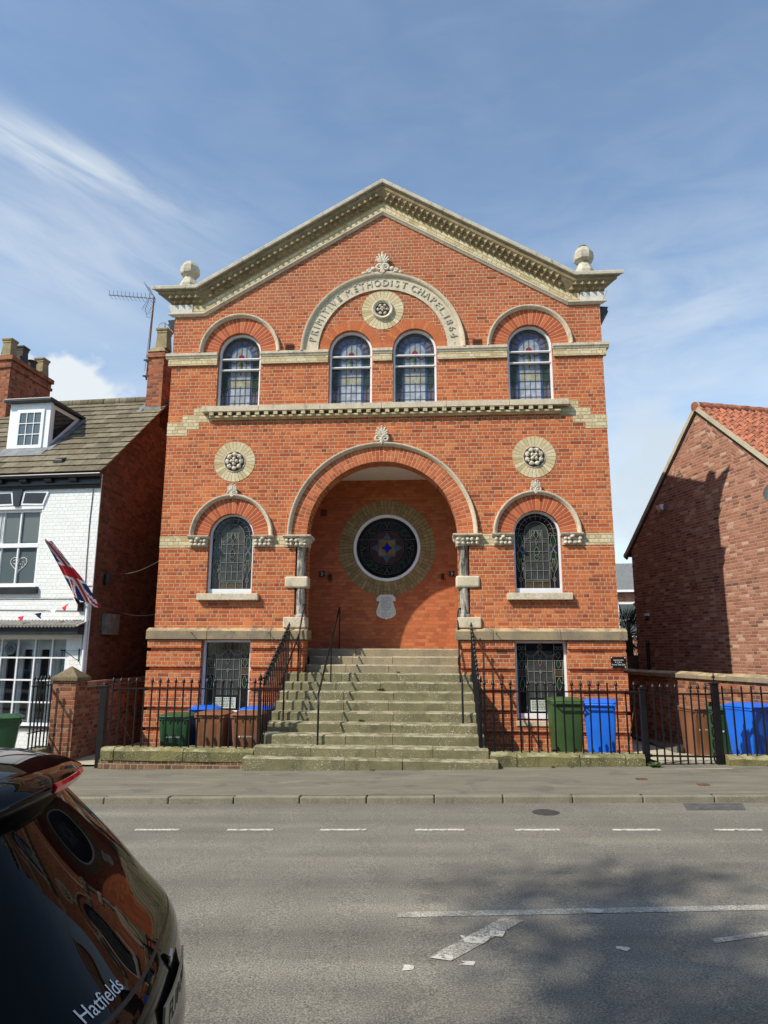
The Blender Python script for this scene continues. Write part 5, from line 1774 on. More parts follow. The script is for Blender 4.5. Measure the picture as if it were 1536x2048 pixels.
# ------------------------------------------------------------------ wheeled bins
def wheelie(mat, label, x, y, z, rot, w=0.56, d=0.62, h=1.02, logo=False, tilt=0.0, group='wheeled bins'):
    root = empty('wheeled_bin', label, 'bin', (x, y, z), rot, group)
    root.rotation_euler = (0, tilt, rot)
    hb = h - 0.07
    mb = MB()
    # tapered body: rings of a rounded rectangle with pressed front ribs
    rings = []
    nseg = 8
    for zz, sw, sd in ((0.02, 0.80, 0.74), (0.10, 0.815, 0.76), (hb * 0.55, 0.90, 0.87), (hb * 0.80, 0.945, 0.93), (hb * 0.86, 0.955, 0.945), (hb * 0.90, 0.955, 0.945), (hb, 0.985, 0.97)):
        ww, dd = w * sw / 2, d * sd / 2
        ring = []
        fr = []
        m = 12
        for i in range(m + 1):
            u = -1 + 2 * i / m
            rib = 0.012 if (zz < hb * 0.82 and i in (2, 3, 9, 10)) else 0.0
            fr.append((u * (ww - 0.03), -dd + rib))
        ring = fr + [(ww - 0.009, -dd + 0.009), (ww, -dd + 0.03), (ww, 0), (ww, dd - 0.03), (ww - 0.009, dd - 0.009), (ww - 0.03, dd), (0, dd), (-ww + 0.03, dd), (-ww + 0.009, dd - 0.009), (-ww, dd - 0.03), (-ww, 0), (-ww, -dd + 0.03), (-ww + 0.009, -dd + 0.009)]
        rings.append([(p[0], p[1] + 0.03 * (1 - zz / hb), zz) for p in ring])
    k = len(rings[0])
    vs = [p for r in rings for p in r]
    fs = [(i * k + j, i * k + (j + 1) % k, (i + 1) * k + (j + 1) % k, (i + 1) * k + j) for i in range(len(rings) - 1) for j in range(k)]
    fs += [tuple(reversed(range(k))), tuple(range((len(rings) - 1) * k, len(rings) * k))]
    mb.add(vs, fs)
    # rim below the lid and the foot recess
    mb.box(-w / 2 - 0.005, w / 2 + 0.005, -d / 2 - 0.0, d / 2 + 0.02, hb - 0.035, hb + 0.005)
    for q in (-0.36, -0.12, 0.12, 0.36):
        mb.box(q * w - 0.006, q * w + 0.006, -d / 2 + 0.0, -d / 2 + 0.03, hb - 0.10, hb - 0.03)
    mb.build('body', mat, root, smooth=35, bevel=0.004)
    mb = MB()
    # lid: shallow dome with a front lip
    lr = []
    for zz, ex in ((hb + 0.006, 0.018), (hb + 0.030, 0.020), (hb + 0.034, 0.005), (hb + 0.058, -0.03), (hb + 0.072, -0.12), (hb + 0.078, -0.22)):
        ww, dd = w / 2 + ex, d / 2 + ex
        c = min(0.05, ww * 0.4)
        lr.append([(-ww + c, -dd, zz), (0, -dd - 0.008, zz), (ww - c, -dd, zz), (ww, -dd + c, zz), (ww, dd - c, zz), (ww - c, dd, zz), (-ww + c, dd, zz), (-ww, dd - c, zz), (-ww, -dd + c, zz)])
    k = 9
    vs = [p for r in lr for p in r]
    fs = [(i * k + j, i * k + (j + 1) % k, (i + 1) * k + (j + 1) % k, (i + 1) * k + j) for i in range(5) for j in range(k)] + [tuple(reversed(range(k))), tuple(range(5 * k, 6 * k))]
    mb.add(vs, fs)
    mb.box(-w * 0.28, w * 0.28, -d / 2 - 0.035, -d / 2 + 0.02, hb + 0.012, hb + 0.032)
    lid = mb.build('lid', mat, root, smooth=30, bevel=0.005)
    mb = MB()
    mb.tube([(-w * 0.40, d / 2 - 0.0, hb - 0.04), (-w * 0.40, d / 2 + 0.085, hb - 0.01), (w * 0.40, d / 2 + 0.085, hb - 0.01), (w * 0.40, d / 2 - 0.0, hb - 0.04)], 0.016, 7)
    mb.build('handle', mat, root, smooth=50)
    for s in (-1, 1):
        mb = MB()
        mb.lathe([(0.03, -0.03), (0.10, -0.03), (0.105, -0.02), (0.105, 0.02), (0.10, 0.03), (0.03, 0.03)], (s * (w / 2 - 0.0), d / 2 - 0.03, 0.105), 16, axis='x')
        mb.build('wheel', M['tyre'], root, smooth=40)
    if logo:
        mb = MB()
        yy = -d * 0.92 / 2 - 0.006
        text(mb, logo, 0.034, lambda u, v, dd: (u + 0.02, -d * 0.888 / 2 + 0.012 - dd - v * 0.09, hb * 0.60 + v), 0.001)
        mb.lathe([(0.0, 0), (0.016, 0.0), (0.016, 0.004), (0, 0.004)], (-0.115, -d * 0.888 / 2 + 0.012, hb * 0.60), 12, axis='y')
        mb.build('logo', M['logo'], root)
    return root


wheelie(M['bin_green'], 'dark green wheeled bin behind the left railing, next to a brown bin', -3.71, -1.25, -2.10, 0.06, h=0.93, logo='EAST RIDING')
wheelie(M['bin_brown'], 'brown ribbed wheeled bin between the green bin and the brown bin with a logo', -3.02, -1.22, -2.10, -0.05, h=0.97)
wheelie(M['bin_brown'], 'brown wheeled bin with a white logo, next to the steps behind the left railing', -2.36, -1.22, -2.10, 0.03, h=0.97, logo='EAST RIDING')
wheelie(M['bin_blue'], 'blue wheeled bin behind the green and brown bins, under the left basement window', -3.45, -0.50, -2.10, 0.25, h=1.00)
wheelie(M['bin_blue'], 'blue wheeled bin nearest the steps, behind the brown bin with the logo', -2.38, -0.50, -2.10, -0.10, h=1.00)
wheelie(M['bin_green2'], 'olive green wheeled bin beside the upright blue bin, right of the steps', 3.44, -1.15, -1.92, PI + 0.05, h=1.08, d=0.60)
wheelie(M['bin_blue'], 'bright blue wheeled bin between the olive green bin and the gate', 4.07, -1.20, -1.92, PI - 0.25, h=1.06, d=0.56, tilt=0.012)
wheelie(M['bin_brown'], 'brown wheeled bin behind the gate, against the old brick wall', 6.08, -0.35, -1.97, 0.12, w=0.52, h=0.96, logo='EAST')
wheelie(M['bin_green'], 'green wheeled bin behind the latch post, beside the brown bin', 6.40, -0.62, -1.97, 0.10, w=0.52, h=0.97, logo='EAST')
wheelie(M['bin_blue'], 'bright blue wheeled bin at the right edge behind the plain railing', 6.60, -1.42, -1.92, 0.45, w=0.62, d=0.60, h=1.03)
wheelie(M['bin_green'], 'green wheeled bin at the left edge in front of the white house', -6.70, -2.0, -2.12, PI / 2 + 0.5, h=0.95, d=0.66)

# ------------------------------------------------------------------ the white house
HC = Vector((-6.07, -0.30, 0))
HA = -rad(4)
house = empty('white_house', 'white painted brick cottage with black eaves, dormer and tiled roof, left of the chapel', 'house', HC, HA)
W0 = -9.0
EV = 3.41
mb = MB()
up = [(-3.05, 1.30), (-1.33, 1.30), (-1.33, 3.00), (-3.05, 3.00)]
gf = [(-4.6, -1.55), (-0.40, -1.55), (-0.40, 0.25), (-4.6, 0.25)]
mb.slab([(W0, -2.3), (-0.241, -2.3), (-0.241, 3.75), (W0, 3.75)], [up, gf], 0, 0.24)
mb.box(-0.2405, 0, 0, 0.025, -2.3, 3.72)
mb.build('front_wall', M['white_brick'], house)
mb = MB()
RS, RY, RZ = 0.885, 2.9, 6.47


def roofz(y):
    return 3.70 + RS * (y + 0.24) if y < RY else RZ - RS * (y - RY)


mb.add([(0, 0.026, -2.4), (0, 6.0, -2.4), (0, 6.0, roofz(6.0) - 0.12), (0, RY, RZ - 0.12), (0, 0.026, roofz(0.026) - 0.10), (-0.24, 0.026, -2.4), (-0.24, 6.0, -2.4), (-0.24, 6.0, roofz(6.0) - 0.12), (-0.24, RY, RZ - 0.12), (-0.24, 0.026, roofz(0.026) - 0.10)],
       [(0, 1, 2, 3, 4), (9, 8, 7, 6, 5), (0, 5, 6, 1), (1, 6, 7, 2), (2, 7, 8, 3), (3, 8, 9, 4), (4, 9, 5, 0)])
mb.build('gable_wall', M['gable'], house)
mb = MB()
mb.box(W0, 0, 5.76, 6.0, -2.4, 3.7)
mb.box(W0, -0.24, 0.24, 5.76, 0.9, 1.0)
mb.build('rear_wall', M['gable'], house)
# roof courses as stepped tiles
ang = math.atan(RS)
Mx = Matrix.Translation((0, -0.20, roofz(-0.20))) @ Matrix.Rotation(ang, 4, 'X')
mb = MB()
n = 14
run = (RY + 0.20) / math.cos(ang) / n
x0, x1 = W0, 0.10
for i in range(n):
    y = i * run
    mb.hexa([(x0, y, 0.0), (x1, y, 0.0), (x1, y + run + 0.02, -0.012), (x0, y + run + 0.02, -0.012), (x0, y - 0.02, 0.035), (x1, y - 0.02, 0.035), (x1, y + run + 0.02, 0.008), (x0, y + run + 0.02, 0.008)])
ro = mb.build('roof', M['tile'], house)
ro.matrix_local = Mx
mb = MB()
x = W0
while x < -0.5:
    mb.tube([(x + 0.004, RY, RZ + 0.01), (x + 0.44, RY, RZ + 0.01)], 0.115, 10)
    x += 0.45
mb.build('ridge_tile', M['tile'], house, smooth=40)
mb = MB()
mb.hexa([(W0, RY, RZ - 0.1), (0.10, RY, RZ - 0.1), (0.10, 6.3, roofz(6.3) - 0.1), (W0, 6.3, roofz(6.3) - 0.1), (W0, RY, RZ), (0.10, RY, RZ), (0.10, 6.3, roofz(6.3)), (W0, 6.3, roofz(6.3))])
mb.build('rear_roof', M['slate'], house)
# black eaves with brackets and gutter
mb = MB()
mb.extrude_x([(-0.002, 3.41), (-0.05, 3.42), (-0.07, 3.47), (-0.05, 3.50), (-0.05, 3.645), (-0.15, 3.655), (-0.15, 3.72), (-0.002, 3.80)], W0, 0.0)
mb.build('eaves_board', M['blackpaint'], house)
x = -0.60
while x > -6.5:
    mb = MB()
    mb.extrude_x([(-0.051, 3.54), (-0.051, 3.64), (-0.145, 3.65), (-0.145, 3.585), (-0.12, 3.56)], x - 0.085, x + 0.085)
    mb.build('eaves_bracket', M['blackpaint'], house, bevel=0.004)
    x -= 0.585
mb = MB()
mb.tube([(W0, -0.195, 3.675), (0.08, -0.195, 3.675)], 0.046, 10)
mb.build('gutter', M['blackpaint'], house, smooth=50)


def sash(x0, x1, zb, zt, mid, mulls, y, glass, parent, name='window', deep=0.09):
    mb = MB()
    mb.slab([(x0, zb), (x1, zb), (x1, zt), (x0, zt)], [[(x0 + 0.06, zb + 0.07), (x1 - 0.06, zb + 0.07), (x1 - 0.06, zt - 0.06), (x0 + 0.06, zt - 0.06)]], y, y + deep)
    if mid:
        mb.box(x0 + 0.03, x1 - 0.03, y - 0.012, y + 0.06, mid - 0.055, mid + 0.035)
    for x in mulls:
        mb.box(x - 0.018, x + 0.018, y + 0.005, y + 0.05, zb + 0.05, zt - 0.05)
    fr = mb.build(name, M['pvc'], parent, bevel=0.004)
    mb = MB()
    mb.box(x0 + 0.03, x1 - 0.03, y + 0.052, y + 0.062, zb + 0.03, zt - 0.03)
    mb.build('pane', glass, fr)
    return fr


fr = sash(-3.05, -1.335, 1.30, 2.985, 2.20, [-1.85, -2.6], 0.05, M['win_grey'], house)
mb = MB()
mb.box(-3.12, -1.235, -0.07, 0.10, 1.14, 1.288)
mb.build('window_sill', M['blackpaint'], fr, bevel=0.008)
mb = MB()
mb.box(-3.06, -1.30, -0.015, 0.10, 2.985, 3.06)
mb.build('window_head', M['pvc'], fr)
# painted wedge lintel: black panels in white surrounds with a black keystone
mb = MB().use(M['pvc'])
mb.slab([(-1.84, 3.07), (-1.30, 3.055), (-1.19, 3.375), (-1.80, 3.385)], [], -0.030, 0.02)
mb.slab([(-3.1, 3.055), (-2.0, 3.07), (-2.06, 3.385), (-3.2, 3.375)], [], -0.030, 0.02)
mb.use(M['blackpaint'])
mb.slab([(-1.79, 3.11), (-1.325, 3.095), (-1.25, 3.335), (-1.755, 3.345)], [], -0.034, -0.02)
mb.slab([(-3.06, 3.095), (-2.05, 3.11), (-2.10, 3.345), (-3.12, 3.335)], [], -0.034, -0.02)
mb.slab([(-1.995, 3.05), (-1.86, 3.05), (-1.80, 3.43), (-2.06, 3.43)], [], -0.055, 0.02)
mb.build('wedge_lintel', None, fr, bevel=0.003)
mb = MB()
for i in range(9):
    x = -2.62 + i * 0.045
    mb.tube([(x, 0.108 + 0.012 * (i % 2), 1.36), (x, 0.108 + 0.012 * (i % 2), 2.95)], 0.03, 6)
cu = mb.build('curtain', M['curtain'], house, smooth=60)
# filigree heart hanging behind the lower sash
mb = MB()
hp = []
for i in range(25):
    t = 2 * PI * i / 24
    hp.append((-1.825 + 0.0122 * 16 * math.sin(t) ** 3, 0.098, 1.80 + 0.0118 * (13 * math.cos(t) - 5 * math.cos(2 * t) - 2 * math.cos(3 * t) - math.cos(4 * t))))
mb.tube(hp, 0.006, 5)
rr2 = random.Random(3)
for i in range(46):
    t = rr2.uniform(0, 2 * PI)
    q = math.sqrt(rr2.random())
    cx_ = -1.825 + q * 0.0122 * 16 * math.sin(t) ** 3
    cz_ = 1.80 + q * 0.0118 * (13 * math.cos(t) - 5 * math.cos(2 * t) - 2 * math.cos(3 * t) - math.cos(4 * t))
    a = rr2.uniform(0, PI)
    mb.tube([(cx_ - 0.02 * math.cos(a), 0.098, cz_ - 0.02 * math.sin(a)), (cx_ + 0.02 * math.cos(a), 0.098, cz_ + 0.02 * math.sin(a))], 0.0045, 4)
hm = Matrix.Translation(HC) @ Matrix.Rotation(HA, 4, 'Z')
mb.v = [tuple(hm @ Vector((p[0], p[1] - 0.004, p[2]))) for p in mb.v]
o = mb.build('heart_decoration', M['logo'])
tag(o, 'pale filigree heart hanging in the lower sash of the white house', 'heart decoration')

# glazed front of the ground floor under a scalloped canopy
mb = MB()
X0, X1, ZB, ZT = -4.6, -0.40, -1.55, 0.25
hl = []
cols = [X1 - 0.075 - 0.0, -0.80, -1.19, -1.58, -1.96, -2.35, -2.75, -3.15, -3.55, -3.95, -4.35, -4.55]
rows = [0.20, -0.19, -0.645, -1.09, -1.51]
for a, b in zip(cols[:-1], cols[1:]):
    for c, d in zip(rows[:-1], rows[1:]):
        hl.append([(b + 0.016, d + 0.016), (a - 0.016, d + 0.016), (a - 0.016, c - 0.016), (b + 0.016, c - 0.016)])
mb.slab([(X0, ZB), (X1, ZB), (X1, ZT), (X0, ZT)], hl, 0.02, 0.085)
fr = mb.build('glazed_front', M['pvc'], house, bevel=0.003)
mb = MB()
mb.box(X0 + 0.02, X1 - 0.02, 0.05, 0.056, ZB + 0.02, ZT - 0.02)
mb.build('pane', M['clear'], fr)
mb = MB()
mb.box(X0, X1 + 0.05, -0.05, 0.05, -1.60, -1.552)
mb.build('window_sill', M['blackpaint'], fr)
mb = MB()
mb.box(-4.7, -0.24, 0.245, 0.30, -2.2, 0.9)
iw = mb.build('inner_partition', M['whitewall'], house)
mb = MB()
for a, b in ((-0.74, -0.56), (-1.15, -0.97), (-1.54, -1.36), (-1.93, -1.74), (-2.32, -2.14), (-2.72, -2.52)):
    mb.box(a, b, 0.232, 0.2445, -1.45, -0.02)
mb.build('inner_door_pane', M['win_dark'], iw)
mb = MB()
for a, b in ((-0.74, -0.56), (-1.15, -0.97), (-1.54, -1.36), (-1.93, -1.74), (-2.32, -2.14), (-2.72, -2.52)):
    mb.slab([(a - 0.06, -1.6), (b + 0.06, -1.6), (b + 0.06, 0.06), (a - 0.06, 0.06)], [[(a, -1.45), (b, -1.45), (b, -0.02), (a, -0.02)]], 0.20, 0.2445)
mb.build('inner_door_frame', M['pvc'], iw)
mb = MB()
for i in range(5):
    mb.tube([(-0.62 - i * 0.05, 0.222 + 0.006 * (i % 2), -1.4), (-0.62 - i * 0.05, 0.222 + 0.01 * (i % 2), -0.05)], 0.02, 6)
mb.build('curtain', M['curtain'], iw, smooth=60)
mb = MB()
mb.arcsweep(0, 0, [(0.02, 0), (0.03, -0.02), (0.05, -0.005), (0.08, -0.02), (0.11, -0.005), (0.13, -0.012), (0.135, 0)], 0, 2 * PI - 1e-4, 28)
o = mb.build('bullseye_pane', M['win_grey'], fr, smooth=50)
o.location = (-1.77, 0.05, 0.0)
mb = MB().use(M['blackpaint'])
mb.box(-4.9, -0.06, -0.30, 0.0, 0.285, 0.44)
cn = mb.build('canopy', None, house, bevel=0.006)
mb = MB()
mb.hexa([(-4.92, -0.36, 0.445), (-0.03, -0.36, 0.445), (-0.03, 0.0, 0.55), (-4.92, 0.0, 0.55), (-4.92, -0.36, 0.47), (-0.03, -0.36, 0.47), (-0.03, 0.0, 0.575), (-4.92, 0.0, 0.575)])
x = -4.88
while x < -0.06:
    mb.tube([(x, -0.375, 0.452), (x, -0.01, 0.570)], 0.032, 8)
    x += 0.078
mb.build('canopy_tile', M['greytile'], cn, smooth=50)
# dormer
DY, DXa, DXb = 0.74, -2.93, -1.88
mb = MB().use(M['pvc'])
mb.box(DXa, DXb, DY, DY + 0.10, 4.50, 5.72)
tri = [(DY + 0.1, 4.62), (DY + 0.1, 5.70), (1.96, 5.70)]
for xx in (DXb - 0.05, DXa + 0.01):
    mb.add([(xx, y, z) for y, z in tri] + [(xx + 0.04, y, z) for y, z in tri], [(0, 1, 2), (5, 4, 3), (0, 3, 4, 1), (1, 4, 5, 2), (2, 5, 3, 0)])
dm = mb.build('dormer', None, house, bevel=0.005)
mb = MB()
mb.add([(DXb - 0.006, DY + 0.17, 4.83), (DXb - 0.006, DY + 0.17, 5.60), (DXb - 0.006, 1.72, 5.60)], [(0, 1, 2)])
mb.v = [(p[0] + 0.004, p[1], p[2]) for p in mb.v]
mb.build('cheek_pane', M['win_dark'], dm)
mb = MB()
mb.add([(DXa - 0.10, DY - 0.14, 5.72), (DXb + 0.08, DY - 0.14, 5.72), (DXb + 0.08, 2.05, 5.72), (DXa - 0.10, 2.05, 5.72), (DXa - 0.10, DY - 0.14, 5.81), (DXb + 0.08, DY - 0.14, 5.81), (DXb + 0.08, 2.1, 5.79), (DXa - 0.10, 2.1, 5.79)], [(0, 3, 2, 1), (4, 5, 6, 7), (0, 1, 5, 4), (1, 2, 6, 5), (2, 3, 7, 6), (3, 0, 4, 7)])
mb.build('dormer_roof', M['blackpaint'], dm, bevel=0.02)
wx0, wx1, wz0, wz1 = -2.72, -2.02, 4.60, 5.55
mb = MB()
hl = []
px = [wx0 + 0.07 + i * (wx1 - wx0 - 0.14) / 3 for i in range(4)]
pz = [wz0 + 0.07 + i * (wz1 - wz0 - 0.14) / 3 for i in range(4)]
for i in range(3):
    for j in range(3):
        hl.append([(px[i] + 0.009, pz[j] + 0.009), (px[i + 1] - 0.009, pz[j] + 0.009), (px[i + 1] - 0.009, pz[j + 1] - 0.009), (px[i] + 0.009, pz[j + 1] - 0.009)])
mb.slab([(wx0, wz0), (wx1, wz0), (wx1, wz1), (wx0, wz1)], hl, DY - 0.03, DY - 0.002)
mb.build('dormer_frame', M['pvc'], dm, bevel=0.003)
mb = MB()
mb.box(wx0 + 0.05, wx1 - 0.05, DY - 0.010, DY - 0.006, wz0 + 0.05, wz1 - 0.05)
mb.build('pane', M['win_grey'], dm)
mb = MB()
mb.hexa([(DXa - 0.05, DY - 0.30, roofz(DY - 0.30) + 0.04), (DXb + 0.06, DY - 0.30, roofz(DY - 0.30) + 0.04), (DXb + 0.06, DY, roofz(DY) + 0.04), (DXa - 0.05, DY, roofz(DY) + 0.04), (DXa - 0.05, DY - 0.30, roofz(DY - 0.30) + 0.05), (DXb + 0.06, DY - 0.30, roofz(DY - 0.30) + 0.05), (DXb + 0.06, DY, roofz(DY) + 0.05), (DXa - 0.05, DY, roofz(DY) + 0.05)])
mb.hexa([(DXb, DY - 0.1, roofz(DY - 0.1) + 0.035), (DXb + 0.16, DY - 0.1, roofz(DY - 0.1) + 0.035), (DXb + 0.16, 1.98, roofz(1.98) + 0.035), (DXb, 1.98, roofz(1.98) + 0.035), (DXb, DY - 0.1, roofz(DY - 0.1) + 0.045), (DXb + 0.16, DY - 0.1, roofz(DY - 0.1) + 0.045), (DXb + 0.16, 1.98, roofz(1.98) + 0.045), (DXb, 1.98, roofz(1.98) + 0.045)])
mb.build('lead_flashing', M['lead'], dm)
mb = MB()
yv = 0.10
mb.hexa([(-1.27, yv, roofz(yv) + 0.04), (-1.03, yv, roofz(yv) + 0.04), (-1.03, yv + 0.16, roofz(yv + 0.16) + 0.03), (-1.27, yv + 0.16, roofz(yv + 0.16) + 0.03), (-1.25, yv + 0.0, roofz(yv) + 0.12), (-1.05, yv + 0.0, roofz(yv) + 0.12), (-1.05, yv + 0.18, roofz(yv + 0.16) + 0.07), (-1.25, yv + 0.18, roofz(yv + 0.16) + 0.07)])
mb.build('roof_vent', M['blackplastic'], house, bevel=0.01)


def pot(parent, x, y, z, h, r, mat, square=True, cage=False):
    mb = MB()
    n = 4 if square else 14
    rot = PI / 4 if square else 0
    mb.lathe([(r * 1.25, z), (r * 1.2, z + h * 0.06), (r * 1.0, z + h * 0.74), (r * 1.12, z + h * 0.78), (r * 1.05, z + h * 0.84), (r * 1.25, z + h * 0.90), (r * 1.3, z + h * 0.97), (r * 1.2, z + h), (r * 0.8, z + h), (r * 0.8, z + h - 0.05)], (x, y, 0), n, rot)
    o = mb.build('chimney_pot', mat, parent, bevel=0.008)
    if cage:
        mb = MB()
        for a in (0, PI / 3, 2 * PI / 3):
            mb.tube([(x + r * math.cos(PI * i / 10) * math.cos(a), y + r * math.cos(PI * i / 10) * math.sin(a), z + h + r * 1.05 * math.sin(PI * i / 10)) for i in range(11)], 0.008, 5)
        mb.build('wire_cage', M['alu'], o)


# right-hand chimney at the gable
mb = MB()
mb.box(-0.42, 0.0, 2.45, 3.35, 5.6, 7.50)
mb.box(-0.46, 0.04, 2.41, 3.39, 7.50, 7.58)
mb.box(-0.44, 0.02, 2.43, 3.37, 7.58, 7.65)
ch = mb.build('chimney', M['chim'], house)
mb = MB()
mb.hexa([(-0.47, 2.40, 7.651), (0.05, 2.40, 7.651), (0.05, 3.40, 7.651), (-0.47, 3.40, 7.651), (-0.36, 2.5, 7.82), (-0.06, 2.5, 7.82), (-0.06, 3.3, 7.82), (-0.36, 3.3, 7.82)])
mb.build('flaunching', M['pot'], ch, bevel=0.02)
pot(ch, -0.16, 2.70, 7.80, 0.58, 0.19, M['pot'], True, True)
mb = MB()
mb.box(-0.47, 0.05, 2.36, 2.449, 6.03, 6.10)
mb.hexa([(-0.55, 2.25, roofz(2.25) + 0.04), (-0.42, 2.25, roofz(2.25) + 0.04), (-0.42, 2.9, roofz(2.9) + 0.05), (-0.55, 2.9, roofz(2.9) + 0.05), (-0.55, 2.25, roofz(2.25) + 0.055), (-0.42, 2.25, roofz(2.25) + 0.055), (-0.42, 2.9, roofz(2.9) + 0.065), (-0.55, 2.9, roofz(2.9) + 0.065)])
mb.build('lead_flashing', M['lead'], ch)
# big chimney of four pots
mb = MB()
mb.box(-5.35, -4.27, 2.30, 4.05, 5.0, 7.38)
mb.box(-5.39, -4.23, 2.26, 4.09, 7.38, 7.46)
mb.box(-5.36, -4.26, 2.29, 4.06, 7.46, 7.60)
mb.box(-5.41, -4.21, 2.24, 4.11, 7.60, 7.72)
ch = mb.build('chimney', M['chim'], house)
pot(ch, -4.52, 2.50, 7.72, 0.56, 0.17, M['pot'])
pot(ch, -4.50, 2.98, 7.72, 0.56, 0.16, M['potdark'])
pot(ch, -4.48, 3.40, 7.72, 0.32, 0.12, M['potdark'], False)
pot(ch, -4.46, 3.82, 7.72, 0.56, 0.18, M['pot'])

# television aerial on the chimney
ae = empty('tv_aerial', 'tall rusty television aerial strapped to the chimney of the white house', 'aerial', hm @ Vector((-0.50, 2.60, 7.0)), HA)
mb = MB()
mb.tube([(-0.03, 0, -0.05), (0.02, 0, 2.32)], 0.022, 8)
mb.build('mast', M['rust'], ae, smooth=50)
mb = MB()
mb.tube([(0.05, 0, 2.27), (-1.20, -0.12, 2.40)], 0.014, 6)
for i in range(11):
    t = 0.12 + 0.88 * i / 10
    x, y, z = 0.05 - 1.25 * t, -0.12 * t, 2.27 + 0.13 * t
    for a in (-1, 1):
        mb.tube([(x, y, z), (x + 0.05, y + a * 0.12, z + 0.07)], 0.006, 4)
        mb.tube([(x, y, z), (x + 0.03, y + a * 0.12, z - 0.07)], 0.006, 4)
mb.build('boom', M['alu'], ae)
mb = MB()
for s in (-1, 1):
    for i in range(7):
        t = i / 6
        mb.tube([(-0.02 - 0.20 * t, -0.20, 2.30 + s * (0.05 + 0.33 * t)), (-0.02 - 0.20 * t, 0.20, 2.30 + s * (0.05 + 0.33 * t))], 0.005, 4)
    for yy in (-0.15, 0.15):
        mb.tube([(0.0, yy, 2.30), (-0.22, yy, 2.30 + s * 0.40)], 0.006, 4)
mb.build('reflector', M['alu'], ae)
mb = MB()
mb.tube([(-0.12, 0, 2.26), (-0.22, 0.02, 2.0), (-0.15, 0.02, 1.75), (-0.05, 0, 1.72), (-0.08, 0.02, 1.86), (0.0, 0, 1.90)] + [(0.0 - 0.01 * i, -0.02, 1.8 - i * 0.2) for i in range(9)], 0.006, 5)
mb.build('cable', M['blackplastic'], ae)
mb = MB()
mb.box(-0.06, 0.12, -0.16, -0.14, -0.02, 0.02)
mb.box(-0.06, 0.12, -0.16, -0.14, 0.42, 0.46)
mb.tube([(-0.03, 0, 0.0), (-0.02, -0.15, 0.0)], 0.015, 6)
mb.tube([(-0.02, 0, 0.44), (-0.02, -0.15, 0.44)], 0.015, 6)
mb.build('bracket', M['iron'], ae)


def H(x, y, z):
    return hm @ Vector((x, y, z))


# flag on its pole
pb, pt = Vector((-0.21, -0.06, 0.88)), Vector((-0.56, -0.92, 2.16))
fl = empty('union_flag', 'drooping red, white and blue union flag on a slanting pole on the white house front', 'flag', H(*pb), HA)
mb = MB()
mb.tube([(0, 0, 0), tuple(pt - pb)], 0.014, 8)
mb.build('pole', M['wood'], fl, smooth=50)
mb = MB()
dirp = (pt - pb).normalized()
mb.tube([tuple(-dirp * 0.02), tuple(dirp * 0.22)], 0.035, 10)
mb.box(-0.06, 0.06, 0.0, 0.06, -0.12, 0.08)
mb.build('pole_socket', M['iron'], fl, bevel=0.006)
nu, nv = 44, 26
mb = MB()
grid = []
L0 = (pt - pb).length
for i in range(nu + 1):
    for j in range(nv + 1):
        s, t = i / nu, j / nv          # s along the pole from the tip, t away from it
        p = pt + (pb - pt) * (0.02 + 0.86 * s)
        wdt = 0.16 + 0.84 * math.sin(min(1.0, s * 1.25) * PI / 2) ** 1.2
        fall = Vector((0.22, 0.05, -1.0)).normalized()
        fold = 0.055 * math.sin(t * 11 + s * 2.0) * (0.3 + t)
        q = p - pb + Vector((0.50 * wdt * t, -0.02 + 0.10 * t, -0.16 * wdt * t * (0.3 + s))) + Vector((fold * 0.35, fold * 1.1 - 0.03, 0))
        grid.append(tuple(q))
faces = {}
for i in range(nu):
    for j in range(nv):
        u, v = (i + 0.5) / nu, (j + 0.5) / nv
        xx, yy = (v - 0.5) * 2, (u - 0.5) * 2
        ax, ay = abs(xx), abs(yy)
        if ax < 0.10 or ay < 0.17:
            c = 'red_l'
        elif ax < 0.18 or ay < 0.29:
            c = 'white_l'
        else:
            dd = abs(ax - ay) * 0.7
            c = 'red_l' if dd < 0.06 else ('white_l' if dd < 0.17 else 'blue_l')
        faces.setdefault(c, []).append((i, j))
mb.add(grid, [])
for c, lst in faces.items():
    mb.use(M[c])
    for i, j in lst:
        a = i * (nv + 1) + j
        mb.f.append((a, a + 1, a + nv + 2, a + nv + 1))
        mb.mi.append(mb.cur)
fo = mb.build('flag_cloth', None, fl, smooth=180)
sd = fo.modifiers.new('solid', 'SOLIDIFY')
sd.thickness = 0.003

